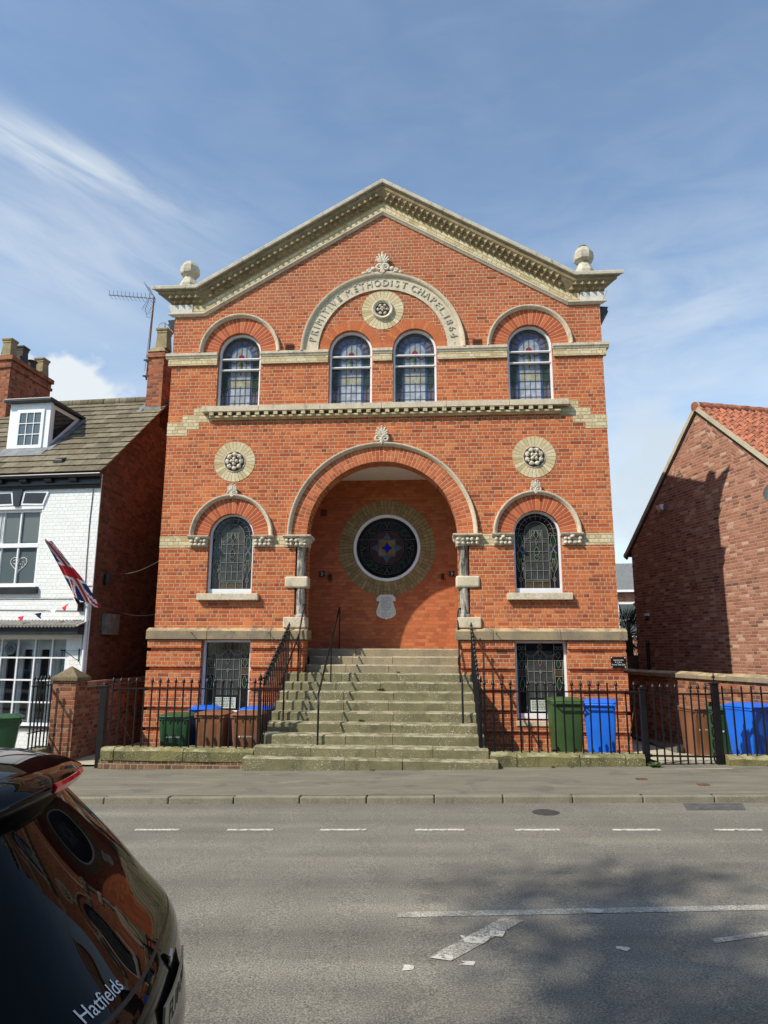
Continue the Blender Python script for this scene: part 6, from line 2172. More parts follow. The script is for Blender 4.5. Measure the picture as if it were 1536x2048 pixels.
# bunting
bt = empty('bunting', 'string of red, blue and white pennants hanging by the flag socket over the canopy', 'bunting', H(-0.35, -0.25, 0.92), HA)
cp = [Vector((0, 0, 0)) + Vector((-0.55 * t * 4.2, -0.14 * t, -0.44 * t ** 0.6)) for t in [i / 20 for i in range(21)]]
mb = MB()
mb.tube([tuple(p) for p in cp], 0.004, 4)
mb.build('string', M['logo'], bt)
for k, c in ((1, 'red_l'), (3, 'white_l'), (6, 'blue_l'), (9, 'red_l'), (14, 'white_l')):
    p, q = cp[k - 1] if k > 1 else cp[0], cp[k] + (cp[k] - cp[k - 1]) * 0.25
    tip = (p + q) / 2 + Vector((0.05, -0.08 if k % 2 else 0.05, -0.12))
    mb = MB()
    a, b, c_ = Vector(p), Vector(q), Vector(tip)
    n = 5
    vs, fs = [], []
    for i in range(n + 1):
        for j in range(n + 1 - i):
            w = Vector((i / n, j / n, 1 - (i + j) / n))
            pp = a * w.x + b * w.y + c_ * w.z
            vs.append(tuple(pp + Vector((0, 0.015 * math.sin(9 * w.z + k), 0))))
    idx = {}
    n2 = 0
    for i in range(n + 1):
        for j in range(n + 1 - i):
            idx[(i, j)] = n2
            n2 += 1
    for i in range(n):
        for j in range(n - i):
            fs.append((idx[(i, j)], idx[(i + 1, j)], idx[(i, j + 1)]))
            if i + j < n - 1:
                fs.append((idx[(i + 1, j)], idx[(i + 1, j + 1)], idx[(i, j + 1)]))
    mb.add(vs, fs)
    o = mb.build('pennant', M[c], bt, smooth=180)
    s_ = o.modifiers.new('solid', 'SOLIDIFY')
    s_.thickness = 0.002

# hanging-basket bracket, cables, meter box on the house
br = empty('hanging_bracket', 'green iron hanging-basket bracket on the white house wall', 'bracket', H(-0.17, 0.0, -0.13), HA)
mb = MB()
mb.box(-0.015, 0.015, -0.012, 0.0, -0.13, 0.13)
mb.build('back_plate', M['greenmetal'], br)
mb = MB()
mb.tube([(0, -0.01, -0.10), (-0.03, -0.05, -0.09), (-0.14, -0.24, 0.06), (-0.17, -0.28, 0.075), (-0.19, -0.29, 0.055), (-0.175, -0.28, 0.04)], 0.008, 6)
mb.tube([(0, -0.01, 0.09), (-0.16, -0.27, 0.085)], 0.005, 6)
mb.build('arm', M['blackplastic'], br)
for pts, r, lab in (([(-0.17, -0.012, 3.40), (-0.19, -0.012, 2.6), (-0.18, -0.012, 1.8), (-0.16, -0.012, 1.2), (-0.10, -0.012, 0.9), (-0.12, -0.012, 0.1), (-0.06, -0.012, -0.55)], 0.009, 'thin grey cable running down the white house wall near its corner'),
                    ([(-4.5, -0.012, 1.02), (-2.0, -0.012, 1.035), (-0.42, -0.012, 1.03)], 0.008, 'thin cable along the white house wall just under the upper window'),
                    ([(-4.5, -0.012, 0.79), (-2.0, -0.012, 0.80), (-0.2, -0.012, 0.78)], 0.008, 'thin cable along the white house wall just above the canopy'),
                    ([(-0.02, -0.012, 1.30), (-0.13, -0.012, 1.29), (-0.16, -0.012, 1.18), (-0.16, -0.012, 0.9)], 0.008, 'short bent cable at the corner of the white house beside the flag')):
    mb = MB()
    mb.tube([tuple(H(*p)) for p in pts], r, 5)
    tag(mb.build('wall_cable', M['greypaint']), lab, 'cable')
mb = MB()
mb.tube([tuple(H(-0.045, -0.05, z)) for z in (1.0, 0.3, -0.6)], 0.035, 8)
mb.tube([tuple(H(-0.045, -0.05, 1.0)), tuple(H(-0.02, 0.0, 1.03))], 0.035, 8)
tag(mb.build('conduit_pipe', M['pvc'], smooth=50), 'white pipe running down the front corner of the white house', 'pipe')
mb = MB()
mb.box(0.0, 0.11, 0.47, 1.02, 0.30, 0.745)
mb.v = [tuple(H(*p)) for p in mb.v]
mx = mb.build('meter_box', M['greypaint'], bevel=0.008)
tag(mx, 'grey weathered meter box on the dark side wall of the white house', 'meter box')
mb = MB()
mb.lathe([(0.05, 0), (0.06, 0.05), (0.05, 0.22), (0.02, 0.28)], tuple(H(0.07, 0.42, 1.35)), 10)
mb.tube([tuple(H(0.0, 0.42, 1.55)), tuple(H(0.07, 0.42, 1.55))], 0.015, 6)
tag(mb.build('outside_lamp', M['blackplastic'], smooth=50), 'small black outside lamp on the dark side wall of the white house', 'wall lamp')
for za, zb_, lab in ((1.62, 1.86, 'pale wire strung from the white house to the chapel corner'), (0.95, 0.72, 'dark cable sagging from the white house side wall to the chapel')):
    mb = MB()
    a, b = H(0.02, 0.5, za), Vector((-4.81, 0.05, zb_))
    mb.tube([tuple(a + (b - a) * t + Vector((0, 0, -0.12 * math.sin(PI * t)))) for t in [i / 10 for i in range(11)]], 0.005, 4)
    tag(mb.build('overhead_wire', M['alu'] if za > 1 else M['blackplastic']), lab, 'wire')

# alley wall, brick pier and the short railing beside it
aw_ = empty('alley_wall', 'old red brick alley wall with sloping brick coping, beside the white house', 'wall', (-5.70, 1.5, -2.1))
mb = MB()
mb.box(-0.11, 0.11, -2.75, 4.0, -0.1, 1.36)
mb.build('brickwork', M['oldred'], aw_)
mb = MB()
mb.extrude_x([(0, 0)], 0, 0) if False else None
mb.add([(-0.14, -2.75, 1.362), (0.14, -2.75, 1.362), (0.14, 4.0, 1.362), (-0.14, 4.0, 1.362), (-0.06, -2.75, 1.47), (0.06, -2.75, 1.47), (0.06, 4.0, 1.47), (-0.06, 4.0, 1.47)], [(0, 3, 2, 1), (4, 5, 6, 7), (0, 1, 5, 4), (1, 2, 6, 5), (2, 3, 7, 6), (3, 0, 4, 7)])
mb.build('wall_coping', M['oldred'], aw_)
pr = empty('brick_pier', 'square red brick pier with a pyramid stone cap at the alley entrance', 'pier', (-5.73, -1.50, -2.15))
mb = MB()
mb.box(-0.22, 0.22, -0.22, 0.22, 0, 1.56)
mb.build('pier_brickwork', M['oldred'], pr)
mb = MB()
c = 0.262
mb.box(-c, c, -c, c, 1.562, 1.625)
mb.add([(-c + 0.01, -c + 0.01, 1.626), (c - 0.01, -c + 0.01, 1.626), (c - 0.01, c - 0.01, 1.626), (-c + 0.01, c - 0.01, 1.626), (0, 0, 1.83)], [(0, 1, 4), (1, 2, 4), (2, 3, 4), (3, 0, 4), (3, 2, 1, 0)])
mb.build('pier_cap', M['darkcap'], pr, bevel=0.01)
sr = empty('iron_fence', 'short spear-topped railing end-on beside the brick pier of the white house', 'fence', (-6.02, -1.95, -1.75))
mb = MB()
mb.box(-0.02, 0.02, -0.32, 0.36, 1.08, 1.10)
mb.box(-0.015, 0.015, -0.32, 0.36, 0.28, 0.295)
mb.build('rail', M['iron'], sr)
for i in range(6):
    make_bar(sr, R.uniform(-0.004, 0.004), -0.28 + i * 0.12, 0.0, 1.10, i < 5)
mb = MB()
mb.box(-6.25, -5.90, -2.40, -1.55, -2.2, -1.755)
tag(mb.build('kerb_stone', M['coping'], bevel=0.03), 'mossy stone block under the short railing beside the brick pier', 'stone block')

# ------------------------------------------------------------------ right-hand house and the old boundary wall
RA = rad(16)
RO = Vector((8.20, 2.07, 0))
rh = empty('red_house', 'red brick gabled house with orange pantile roof, right of the chapel, half in shadow', 'house', RO, RA)
YF, YR, YA, ZE, ZA = -2.3, 4.6, 1.15, 3.02, 6.12
RS2 = (ZA - ZE) / (YR - YA)
mb = MB()
mb.add([(0, YF, -2.4), (0, YR, -2.4), (0, YR, ZE), (0, YA, ZA), (0, YF, ZE), (0.25, YF, -2.4), (0.25, YR, -2.4), (0.25, YR, ZE), (0.25, YA, ZA), (0.25, YF, ZE)],
       [(0, 1, 2, 3, 4), (9, 8, 7, 6, 5), (0, 5, 6, 1), (1, 6, 7, 2), (2, 7, 8, 3), (3, 8, 9, 4), (4, 9, 5, 0)])
mb.build('gable_wall', M['newred'], rh)
mb = MB()
mb.box(0.25, 9, YF, YF + 0.25, -2.4, ZE)
mb.box(0.25, 9, YR - 0.25, YR, -2.4, ZE)
mb.box(8.75, 9, YF + 0.25, YR - 0.25, -2.4, ZE)
mb.build('side_wall', M['newred'], rh)
# tumbled-in brick triangles along the verges
an = math.atan(RS2)
for sgn in (-1, 1):
    for t0 in (0.45, 1.45, 2.45):
        e = Vector((0, sgn * math.cos(an), -math.sin(an)))
        n = Vector((0, -sgn * math.sin(an), -math.cos(an)))
        p0 = Vector((-0.004, YA, ZA)) + e * t0 + n * 0.02
        tri = [p0, p0 + e * 0.92, p0 + e * 0.52 + n * 0.50]
        mb = MB()
        mb.add([tuple(p) for p in tri] + [tuple(p + Vector((0.01, 0, 0))) for p in tri], [(0, 1, 2), (5, 4, 3), (0, 3, 4, 1), (1, 4, 5, 2), (2, 5, 3, 0)])
        Mx = Matrix(((1, 0, 0, 0), (0, e.y, n.y, YA), (0, e.z, n.z, ZA), (0, 0, 0, 1)))
        if Mx.determinant() < 0:
            Mx = Matrix(((1, 0, 0, 0), (0, -e.y, n.y, YA), (0, -e.z, n.z, ZA), (0, 0, 0, 1)))
        mb.build('tumbled_brick', M['newred'], rh, Mx=Mx)
# pantiled slopes
mb = MB()
for sgn in (-1, 1):
    nrow = 17
    slope = (YR - YA + 0.30) / math.cos(an)
    per = 0.21
    m = int(9.0 / per)
    for r in range(nrow):
        d0, d1 = slope * r / nrow, slope * (r + 1) / nrow + 0.02
        vs, fs = [], []
        cols_ = m * 6
        for i in range(cols_ + 1):
            x = -0.03 + i * per / 6
            ph = (i % 6) / 6
            w = 0.040 * math.sin(2 * PI * ph) + 0.012 * math.sin(4 * PI * ph)
            jx = 0.004 * math.sin(r * 7.1 + (i // 6) * 3.3)
            for d, up in ((d0, 0.055), (d1, 0.085), (d1 + 0.001, 0.055)):
                e = Vector((0, sgn * math.cos(an), -math.sin(an)))
                nn = Vector((0, sgn * math.sin(an), math.cos(an)))
                p = Vector((x, YA, ZA + 0.02)) + e * d + nn * (up + w + jx)
                vs.append(tuple(p))
        fs = [(i * 3 + j, (i + 1) * 3 + j, (i + 1) * 3 + j + 1, i * 3 + j + 1) for i in range(cols_) for j in range(2)]
        mb.add(vs, fs)
mb.build('pantile_roof', M['orangeclay'], rh, smooth=50, fix=False)
mb = MB()
x = -0.06
while x < 9:
    mb.tube([(x, YA, ZA + 0.07), (x + 0.40, YA, ZA + 0.085)], 0.125, 12)
    x += 0.405
mb.build('ridge_tile', M['orangeclay'], rh, smooth=40)
mb = MB()
for sgn in (-1, 1):
    e = Vector((0, sgn * math.cos(an), -math.sin(an)))
    nn = Vector((0, sgn * math.sin(an), math.cos(an)))
    L = (YR - YA + 0.32) / math.cos(an)
    for (u0, u1, x0, x1, mt) in ((-0.02, 0.085, -0.055, 0.02, 'concrete'),):
        p = Vector((0, YA, ZA))
        mb.hexa([tuple(p + e * a + nn * u + Vector((x, 0, 0))) for u in (u0, u1) for (a, x) in ((-0.0, x0), (L, x0), (L, x1), (-0.0, x1))])
mb.lathe([(0.0, 0.0), (0.135, 0.0), (0.135, 0.05), (0.0, 0.055)], (-0.03, YA, ZA + 0.06), 16, axis='x')
mb.build('verge_mortar', M['concrete'], rh)
mb = MB()
for sgn in (-1, 1):
    e = Vector((0, sgn * math.cos(an), -math.sin(an)))
    nn = Vector((0, sgn * math.sin(an), math.cos(an)))
    L = (YR - YA + 0.32) / math.cos(an)
    p = Vector((0, YA, ZA))
    mb.hexa([tuple(p + e * a + nn * u + Vector((x, 0, 0))) for u in (-0.075, -0.021) for (a, x) in ((0.0, -0.03), (L, -0.03), (L, 0.02), (0.0, 0.02))])
mb.tube([(-0.05, YR + 0.30, ZE - 0.20), (9, YR + 0.30, ZE - 0.20)], 0.06, 8)
mb.build('verge_board', M['blackpaint'], rh)


rm_ = Matrix.Translation(RO) @ Matrix.Rotation(RA, 4, 'Z')


def HR(x, y, z):
    return rm_ @ Vector((x, y, z))


fl_ = empty('floodlight', 'small white floodlight in the shaded part of the red house gable', 'floodlight', HR(-0.02, 2.80, 3.86), RA)
mb = MB()
mb.hexa([(-0.16, -0.10, -0.06), (-0.10, -0.10, -0.10), (-0.10, 0.10, -0.10), (-0.16, 0.10, -0.06), (-0.20, -0.10, 0.05), (-0.08, -0.10, 0.08), (-0.08, 0.10, 0.08), (-0.20, 0.10, 0.05)])
mb.build('lamp_head', M['pvc'], fl_, bevel=0.008)
mb = MB()
mb.box(-0.10, 0.018, -0.02, 0.02, -0.03, 0.01)
mb.box(0.0, 0.019, -0.06, 0.06, -0.09, 0.06)
mb.build('bracket', M['greypaint'], fl_)
sd_ = empty('satellite_dish', 'dark grey satellite dish on the red house gable at the right edge', 'satellite dish', HR(0, -1.56, 3.28), RA)
mb = MB()
prof = [(0.001, 0.0), (0.08, 0.005), (0.16, 0.022), (0.23, 0.05), (0.29, 0.085), (0.29, 0.092), (0.22, 0.058), (0.001, 0.008)]
mb.lathe(prof, (0, 0, 0), 28)
q = Vector((-0.75, -0.55, 0.35)).to_track_quat('Z', 'Y').to_matrix().to_4x4()
mb.v = [tuple(q @ Vector(p) + Vector((-0.22, 0, 0))) for p in mb.v]
mb.build('reflector', M['darkgrey'], sd_, smooth=40)
mb = MB()
mb.tube([(0, 0, -0.12), (-0.12, 0, -0.10), (-0.20, 0, 0.0)], 0.018, 8)
mb.tube([(-0.22, 0, -0.22), (-0.52, -0.22, 0.0)], 0.010, 6)
mb.blob((-0.53, -0.23, 0.02), (0.035, 0.035, 0.05))
mb.build('arm', M['greypaint'], sd_)
ca = empty('security_camera', 'small white and black security camera in the shadow on the red house gable', 'camera', HR(0, 3.92, 0.98), RA)
mb = MB()
mb.lathe([(0.0, 0.0), (0.05, 0.0), (0.055, 0.05), (0.03, 0.07)], (-0.07, 0, -0.07), 12)
mb.blob((-0.09, -0.02, -0.09), (0.05, 0.05, 0.05), None, 10, 8)
mb.build('lens_ball', M['blackplastic'], ca, smooth=50)
mb = MB()
mb.box(-0.12, 0.0, -0.05, 0.06, -0.02, 0.05)
mb.build('housing', M['pvc'], ca, bevel=0.01)
mb = MB()
mb.tube([tuple(HR(-0.06, 4.0, z)) for z in (0.18, -1.0, -2.2)], 0.045, 8)
mb.blob(tuple(HR(-0.06, 4.0, 0.2)), (0.06, 0.06, 0.04))
tag(mb.build('vent_pipe', M['blackplastic'], smooth=50), 'black vertical pipe low on the shaded red house gable', 'pipe')
mb = MB()
mb.box(-0.012, 0.01, 1.70, 1.92, 1.55, 1.72)
mb.build('air_brick', M['chim'], rh)

bw = empty('boundary_wall', 'old weathered red brick wall with stone coping between the chapel yard and the red house', 'wall', (6.30, 1.1, -2.15), RA)
mb = MB()
mb.box(0, 0.25, -5.6, 5.5, -0.2, 1.58)
mb.build('brickwork', M['oldred'], bw)
mb = MB()
y = -5.6
while y < 5.5:
    ln = R.uniform(0.55, 0.9)
    j = R.uniform(-0.01, 0.01)
    mb.add([(-0.055, y + 0.008, 1.582 + 0.006), (0.30, y + 0.008, 1.588), (0.30, y + ln, 1.588), (-0.055, y + ln, 1.588), (-0.055, y + 0.008, 1.68 + j), (0.30, y + 0.008, 1.68 + j), (0.30, y + ln, 1.68 + j), (-0.055, y + ln, 1.68 + j), (0.12, y + 0.008, 1.725 + j), (0.12, y + ln, 1.725 + j)],
           [(0, 3, 2, 1), (0, 1, 5, 8, 4), (2, 3, 7, 9, 6), (1, 2, 6, 5), (3, 0, 4, 7), (4, 8, 9, 7), (8, 5, 6, 9)])
    y += ln
mb.build('wall_coping', M['plinth'], bw, bevel=0.012)

# fence, palm and the far houses seen through the gap on the right
wf = empty('board_fence', 'dark shaded board fence closing the passage between chapel and red house', 'fence', (6.2, 7.2, -2.2))
mb = MB()
for i in range(14):
    x = -1.4 + i * 0.20
    mb.box(x, x + 0.185, 0, 0.025, 0, 2.05 + 0.01 * (i % 3))
mb.build('boards', M['woodfence'], wf)
mb = MB()
for z in (0.4, 1.7):
    mb.box(-1.4, 1.4, 0.026, 0.07, z, z + 0.08)
mb.build('fence_rail', M['woodfence'], wf)
pm = empty('palm_tree', 'dark spiky palm in the gap between the chapel and the red house', 'palm', (7.35, 9.0, -2.3))
mb = MB()
mb.tube([(0, 0, 0), (0.05, 0, 1.4), (0, 0, 2.8)], [0.14, 0.12, 0.13], 8)
mb.build('trunk', M['bark'], pm)
mb = MB()
pr_ = random.Random(5)
for i in range(46):
    a = pr_.uniform(0, 2 * PI)
    e = pr_.uniform(-0.9, 1.35)
    ln = pr_.uniform(0.65, 1.1)
    d = Vector((math.cos(a) * math.cos(e), math.sin(a) * math.cos(e), math.sin(e)))
    base = Vector((0, 0, 2.85))
    hub = base + d * ln * 0.55
    side = d.cross(Vector((0, 0, 1))).normalized()
    mb.tube([tuple(base), tuple(hub)], 0.010, 4)
    for k in range(13):
        f = (k - 6) / 6 * 1.25
        dd = (d * math.cos(f) + side * math.sin(f)).normalized()
        droop = Vector((0, 0, -0.10 - 0.12 * abs(f)))
        tip = hub + dd * ln * 0.62 * (1 - 0.25 * abs(f)) + droop
        w = (dd.cross(Vector((0.2, 0.3, 1)))).normalized() * 0.016
        mid = hub + (tip - hub) * 0.5 + Vector((0, 0, 0.02))
        mb.add([tuple(hub), tuple(mid + w), tuple(tip), tuple(mid - w)], [(0, 1, 2, 3)])
mb.build('frond_crown', M['palm'], pm, fix=False)
fh = empty('far_house', 'far brick terrace house with slate roof and white windows, seen through the right-hand gap', 'house', (13.0, 30, -2.4), rad(-6))
mb = MB()
mb.box(-6, 6, 0, 7, 0, 6.05)
mb.box(0.45, 3.2, -2.2, -0.002, 0, 5.25)
mb.build('wall', M['newred'], fh)
mb = MB()
mb.hexa([(-6.2, -0.3, 6.06), (6.2, -0.3, 6.06), (6.2, 7.3, 6.06), (-6.2, 7.3, 6.06), (-6.2, 2.2, 8.0), (6.2, 2.2, 8.0), (6.2, 4.4, 8.0), (-6.2, 4.4, 8.0)])
mb.hexa([(0.3, -2.45, 5.26), (3.4, -2.45, 5.26), (3.4, 0, 5.26), (0.3, 0, 5.26), (1.6, -1.5, 6.2), (2.2, -1.5, 6.2), (2.2, 0, 6.2), (1.6, 0, 6.2)])
rf = mb.build('roof', M['slate'], fh)
mb = MB()
mb.tube([(-6.2, 3.3, 8.02), (6.2, 3.3, 8.02)], 0.14, 8)
mb.build('ridge_tile', M['orangeclay'], rf)
mb = MB()
mb.box(-6.2, 6.2, -0.40, -0.29, 5.96, 6.10)
mb.box(0.2, 3.5, -2.56, -2.44, 5.16, 5.30)
mb.build('gutter', M['pvc'], fh)
for wx, wy, wz0, wz1 in ((-0.05, -0.02, 3.2, 5.35), (1.35, -2.22, 2.6, 5.0), (-2.4, -0.02, 3.2, 5.35)):
    mb = MB()
    mb.slab([(wx - 0.62, wz0), (wx + 0.62, wz0), (wx + 0.62, wz1), (wx - 0.62, wz1)], [[(wx - 0.48, wz0 + 0.12), (wx + 0.48, wz0 + 0.12), (wx + 0.48, (wz0 + wz1) / 2 - 0.07), (wx - 0.48, (wz0 + wz1) / 2 - 0.07)], [(wx - 0.48, (wz0 + wz1) / 2 + 0.07), (wx + 0.48, (wz0 + wz1) / 2 + 0.07), (wx + 0.48, wz1 - 0.12), (wx - 0.48, wz1 - 0.12)]], wy - 0.04, wy - 0.005)
    wn = mb.build('window', M['pvc'], fh)
    mb = MB()
    mb.box(wx - 0.5, wx + 0.5, wy - 0.02, wy - 0.012, wz0 + 0.1, wz1 - 0.1)
    mb.build('pane', M['win_grey'], wn)


# ------------------------------------------------------------------ the dark car in the foreground
def paint():
    m, g = newmat('dark_car_paint')
    p = g.finish((0.004, 0.0036, 0.004), 0.03, spec=0.20, coat=0.0)
    return m


M['carpaint'] = paint()
M['carglass'] = plain('tinted_car_glass', (0.003, 0.0035, 0.004), 0.015, spec=0.13, var=0.02)
M['cartrim'] = plain('car_black_trim', (0.008, 0.008, 0.008), 0.5, var=0.1)
M['carred'] = plain('red_brake_light', (0.85, 0.015, 0.03), 0.12, var=0.15, nscale=40, coat=0.5)
M['plateyel'] = plain('yellow_number_plate', (0.33, 0.29, 0.17), 0.35, var=0.04)
M['chrome'] = plain('chrome', (0.55, 0.55, 0.56), 0.15, metal=1.0, var=0.02)
CARROT = rad(13.5)
car = empty('parked_car', 'glossy black sport utility car parked in the near left corner, seen from behind', 'car', (-0.28, -11.74, ROADZ - 0.005), CARROT)
KEY = [(0.22, 0.22, 0.86, -3.85), (0.32, 0.36, 0.92, -4.0), (0.45, 0.425, 0.945, -4.05), (0.58, 0.445, 0.955, -4.05), (0.68, 0.44, 0.958, -4.03), (0.75, 0.415, 0.955, -4.0), (0.84, 0.40, 0.95, -3.95),
       (0.905, 0.395, 0.94, -3.80), (0.945, 0.365, 0.925, -3.4), (0.985, 0.325, 0.90, -2.95), (1.05, 0.265, 0.875, -2.75), (1.20, 0.145, 0.82, -2.4), (1.35, 0.005, 0.755, -2.05), (1.46, -0.095, 0.69, -1.75), (1.53, -0.165, 0.64, -1.5), (1.585, -0.30, 0.58, -1.3), (1.622, -0.50, 0.49, -1.15), (1.645, -0.75, 0.30, -1.0), (1.65, -0.85, 0.10, -0.95)]


def krow(z):
    for a, b in zip(KEY[:-1], KEY[1:]):
        if a[0] <= z <= b[0]:
            t = (z - a[0]) / (b[0] - a[0])
            return [a[i] + (b[i] - a[i]) * t for i in range(4)]
    return list(KEY[-1] if z > KEY[-1][0] else KEY[0])


def ksm(z):
    s = [0, 0, 0, 0]
    wsum = 0
    for k in range(-6, 7):
        w = 7 - abs(k)
        lim = min(z - KEY[0][0], KEY[-1][0] - z, 0.09)
        zz = z + k / 6 * lim
        r_ = krow(zz)
        wsum += w
        for i in range(1, 4):
            s[i] += r_[i] * w
    return z, s[1] / wsum, s[2] / wsum, s[3] / wsum


def rearpt(z, phi):
    """phi from -pi/2 (near side) to pi/2 (far side) round the tail"""
    _, sR, w, sF = ksm(z)
    n = 2.7
    Lr = min(0.52, (sR - sF) * 0.45)
    c, s_ = abs(math.cos(phi)), math.sin(phi)
    return Vector((sR - Lr * (1 - c ** (2 / n)), w * math.copysign(abs(s_) ** (2 / n), s_), z))


def carring(z):
    _, sR, w, sF = ksm(z)
    pts = [rearpt(z, -PI / 2 + PI * i / 40) for i in range(41)]
    Lr = min(0.52, (sR - sF) * 0.45)
    Lf = min(0.7, (sR - sF) * 0.45)
    xa, xb = sR - Lr, sF + Lf
    for i in range(1, 14):
        pts.append(Vector((xa + (xb - xa) * i / 14, w, z)))
    for i in range(21):
        ph = PI / 2 - PI * i / 20
        c, s_ = abs(math.cos(ph)), math.sin(ph)
        pts.append(Vector((xb - Lf * (c ** (2 / 2.4)), w * math.copysign(abs(s_) ** (2 / 2.4), s_), z)))
    for i in range(1, 14):
        pts.append(Vector((xb + (xa - xb) * i / 14, -w, z)))
    return pts


zs_ = []
z = 0.22
while z < 1.6495:
    zs_.append(z)
    z += 0.02 if z < 1.5 else 0.006
zs_.append(1.65)
rings = [carring(z) for z in zs_]
k = len(rings[0])
mb = MB()
mb.add([tuple(p) for r_ in rings for p in r_], [(i * k + j, i * k + (j + 1) % k, (i + 1) * k + (j + 1) % k, (i + 1) * k + j) for i in range(len(rings) - 1) for j in range(k)] + [tuple(reversed(range(k))), tuple(range((len(rings) - 1) * k, len(rings) * k))])
mb.build('body', M['carpaint'], car, smooth=60)


def surf(z, phi, off):
    p = rearpt(z, phi)
    a = rearpt(z, phi + 0.01) - rearpt(z, phi - 0.01)
    b = rearpt(min(z + 0.01, 1.6), phi) - rearpt(z - 0.01, phi)
    n = a.cross(b).normalized()
    if n.x < 0:
        n = -n
    return p + n * off


def patch(fz0, fz1, ph0, ph1, off, nu, nv, name, mat, thick=None):
    mb = MB()
    vs = []
    for j in range(nv + 1):
        for i in range(nu + 1):
            ph = ph0 + (ph1 - ph0) * i / nu
            z0 = fz0(ph) if callable(fz0) else fz0
            z1 = fz1(ph) if callable(fz1) else fz1
            vs.append(tuple(surf(z0 + (z1 - z0) * j / nv, ph, off)))
    mb.add(vs, [(j * (nu + 1) + i, j * (nu + 1) + i + 1, (j + 1) * (nu + 1) + i + 1, (j + 1) * (nu + 1) + i) for j in range(nv) for i in range(nu)])
    return mb.build(name, mat, car, smooth=180)


GB = lambda ph: 0.965 + 0.10 * max(0.0, abs(ph) / 1.1 - 0.55) ** 2
rg = patch(GB, 1.50, -1.08, 1.08, 0.004, 48, 36, 'rear_window', M['carglass'])
patch(lambda ph: GB(ph) - 0.012, lambda ph: GB(ph), -1.09, 1.09, 0.002, 40, 2, 'window_seal', M['cartrim'])
for s in (-1, 1):
    mb = MB()
    w_ = lambda z: ksm(z)[2] + 0.003
    pts = [(-0.55, 1.02), (-2.35, 1.0), (-1.75, 1.44), (-0.75, 1.46)]
    vs = []
    n = 12
    for i in range(n + 1):
        for j in range(n + 1):
            u, v = i / n, j / n
            a = Vector(pts[0]) * (1 - u) + Vector(pts[1]) * u
            b = Vector(pts[3]) * (1 - u) + Vector(pts[2]) * u
            q = a * (1 - v) + b * v
            vs.append((q.x, s * w_(q.y), q.y))
    mb.add(vs, [(i * (n + 1) + j, i * (n + 1) + j + 1, (i + 1) * (n + 1) + j + 1, (i + 1) * (n + 1) + j) for i in range(n) for j in range(n)])
    mb.build('side_window', M['carglass'], car, smooth=60)
    patch(0.80, 0.90, s * 0.75 if s > 0 else -1.45, s * 1.45 if s > 0 else -0.75, 0.006, 24, 6, 'tail_light', M['carred'])
# roof spoiler with the high brake light
mb = MB()
prof = [(-0.72, 1.650), (-0.50, 1.652), (-0.25, 1.636), (-0.06, 1.598), (0.0, 1.570), (0.006, 1.556), (-0.004, 1.530), (-0.03, 1.512), (-0.16, 1.500), (-0.30, 1.515), (-0.70, 1.60)]
nu = 32
vs = []
for i in range(nu + 1):
    u = -1 + 2 * i / nu
    hw = 0.60
    bow = 0.16 * abs(u) ** 2.2
    drop = 0.045 * abs(u) ** 2.4
    for (x, z) in prof:
        f = 1.0 if x > -0.3 else max(0.0, 1 - (-0.3 - x) / 0.35)
        vs.append((x - bow * f - 0.02, u * (hw - 0.06 * max(0, -x - 0.2)), z - drop * (1.0 if x > -0.3 else 1.6 - 0.6 * f)))
k = len(prof)
mb.add(vs, [(i * k + j, i * k + (j + 1) % k, (i + 1) * k + (j + 1) % k, (i + 1) * k + j) for i in range(nu) for j in range(k)] + [tuple(range(k)), tuple(reversed([nu * k + q for q in range(k)]))])
sp = mb.build('spoiler', M['carpaint'], car, smooth=45)
mb = MB()
vs = []
for i in range(17):
    u = -1 + 2 * i / 16
    y = u * 0.185
    uu = y / 0.6
    bow = 0.16 * abs(uu) ** 2.2
    for x, z in ((0.000, 1.566), (0.009, 1.553), (0.000, 1.532), (-0.02, 1.532), (-0.02, 1.566)):
        vs.append((x - bow - 0.013, y, z))
mb.add(vs, [(i * 5 + j, i * 5 + (j + 1) % 5, (i + 1) * 5 + (j + 1) % 5, (i + 1) * 5 + j) for i in range(16) for j in range(5)] + [(0, 1, 2, 3, 4), tuple(reversed([80 + q for q in range(5)]))])
mb.build('brake_light', M['carred'], sp, smooth=50)
# roof rails, tailgate seam, bumper trim
for s in (-1, 1):
    mb = MB()
    mb.tube([(-0.75, s * 0.50, 1.60), (-0.82, s * 0.51, 1.648), (-1.2, s * 0.53, 1.65), (-1.28, s * 0.535, 1.59)], 0.014, 6)
    mb.build('roof_rail', M['cartrim'], car, smooth=50)
patch(0.29, 0.42, -1.2, 1.2, 0.006, 40, 6, 'bumper_trim', M['cartrim'])
# rear number plate
mb = MB()
vs = []
for i in range(13):
    y = -0.26 + 0.52 * i / 12
    for z in (0.735, 0.845):
        for d in (0.0, 0.012):
            vs.append((0.422 - 0.22 * y * y + d * 0.7, y, z))
fs = []
for i in range(12):
    a, b = i * 4, (i + 1) * 4
    fs += [(a + 1, b + 1, b + 3, a + 3), (a, a + 2, b + 2, b), (a, b, b + 1, a + 1), (a + 2, a + 3, b + 3, b + 2)]
fs += [(0, 1, 3, 2), (48, 50, 51, 49)]
mb.add(vs, fs)
pl_ = mb.build('number_plate', M['plateyel'], car)
mb = MB()
text(mb, 'FL10 OVE', 0.103, lambda u, v, d: (0.4315 - 0.22 * (u * 0.95) ** 2 + d * 0.3, u * 0.95, 0.79 + v), 0.002)
mb.build('plate_lettering', M['blackprint'], pl_)


def phi_of(y, z):
    w = ksm(z)[2]
    return math.copysign(math.asin(min(1, abs(y / w)) ** (2.7 / 2)), y)


mb = MB()


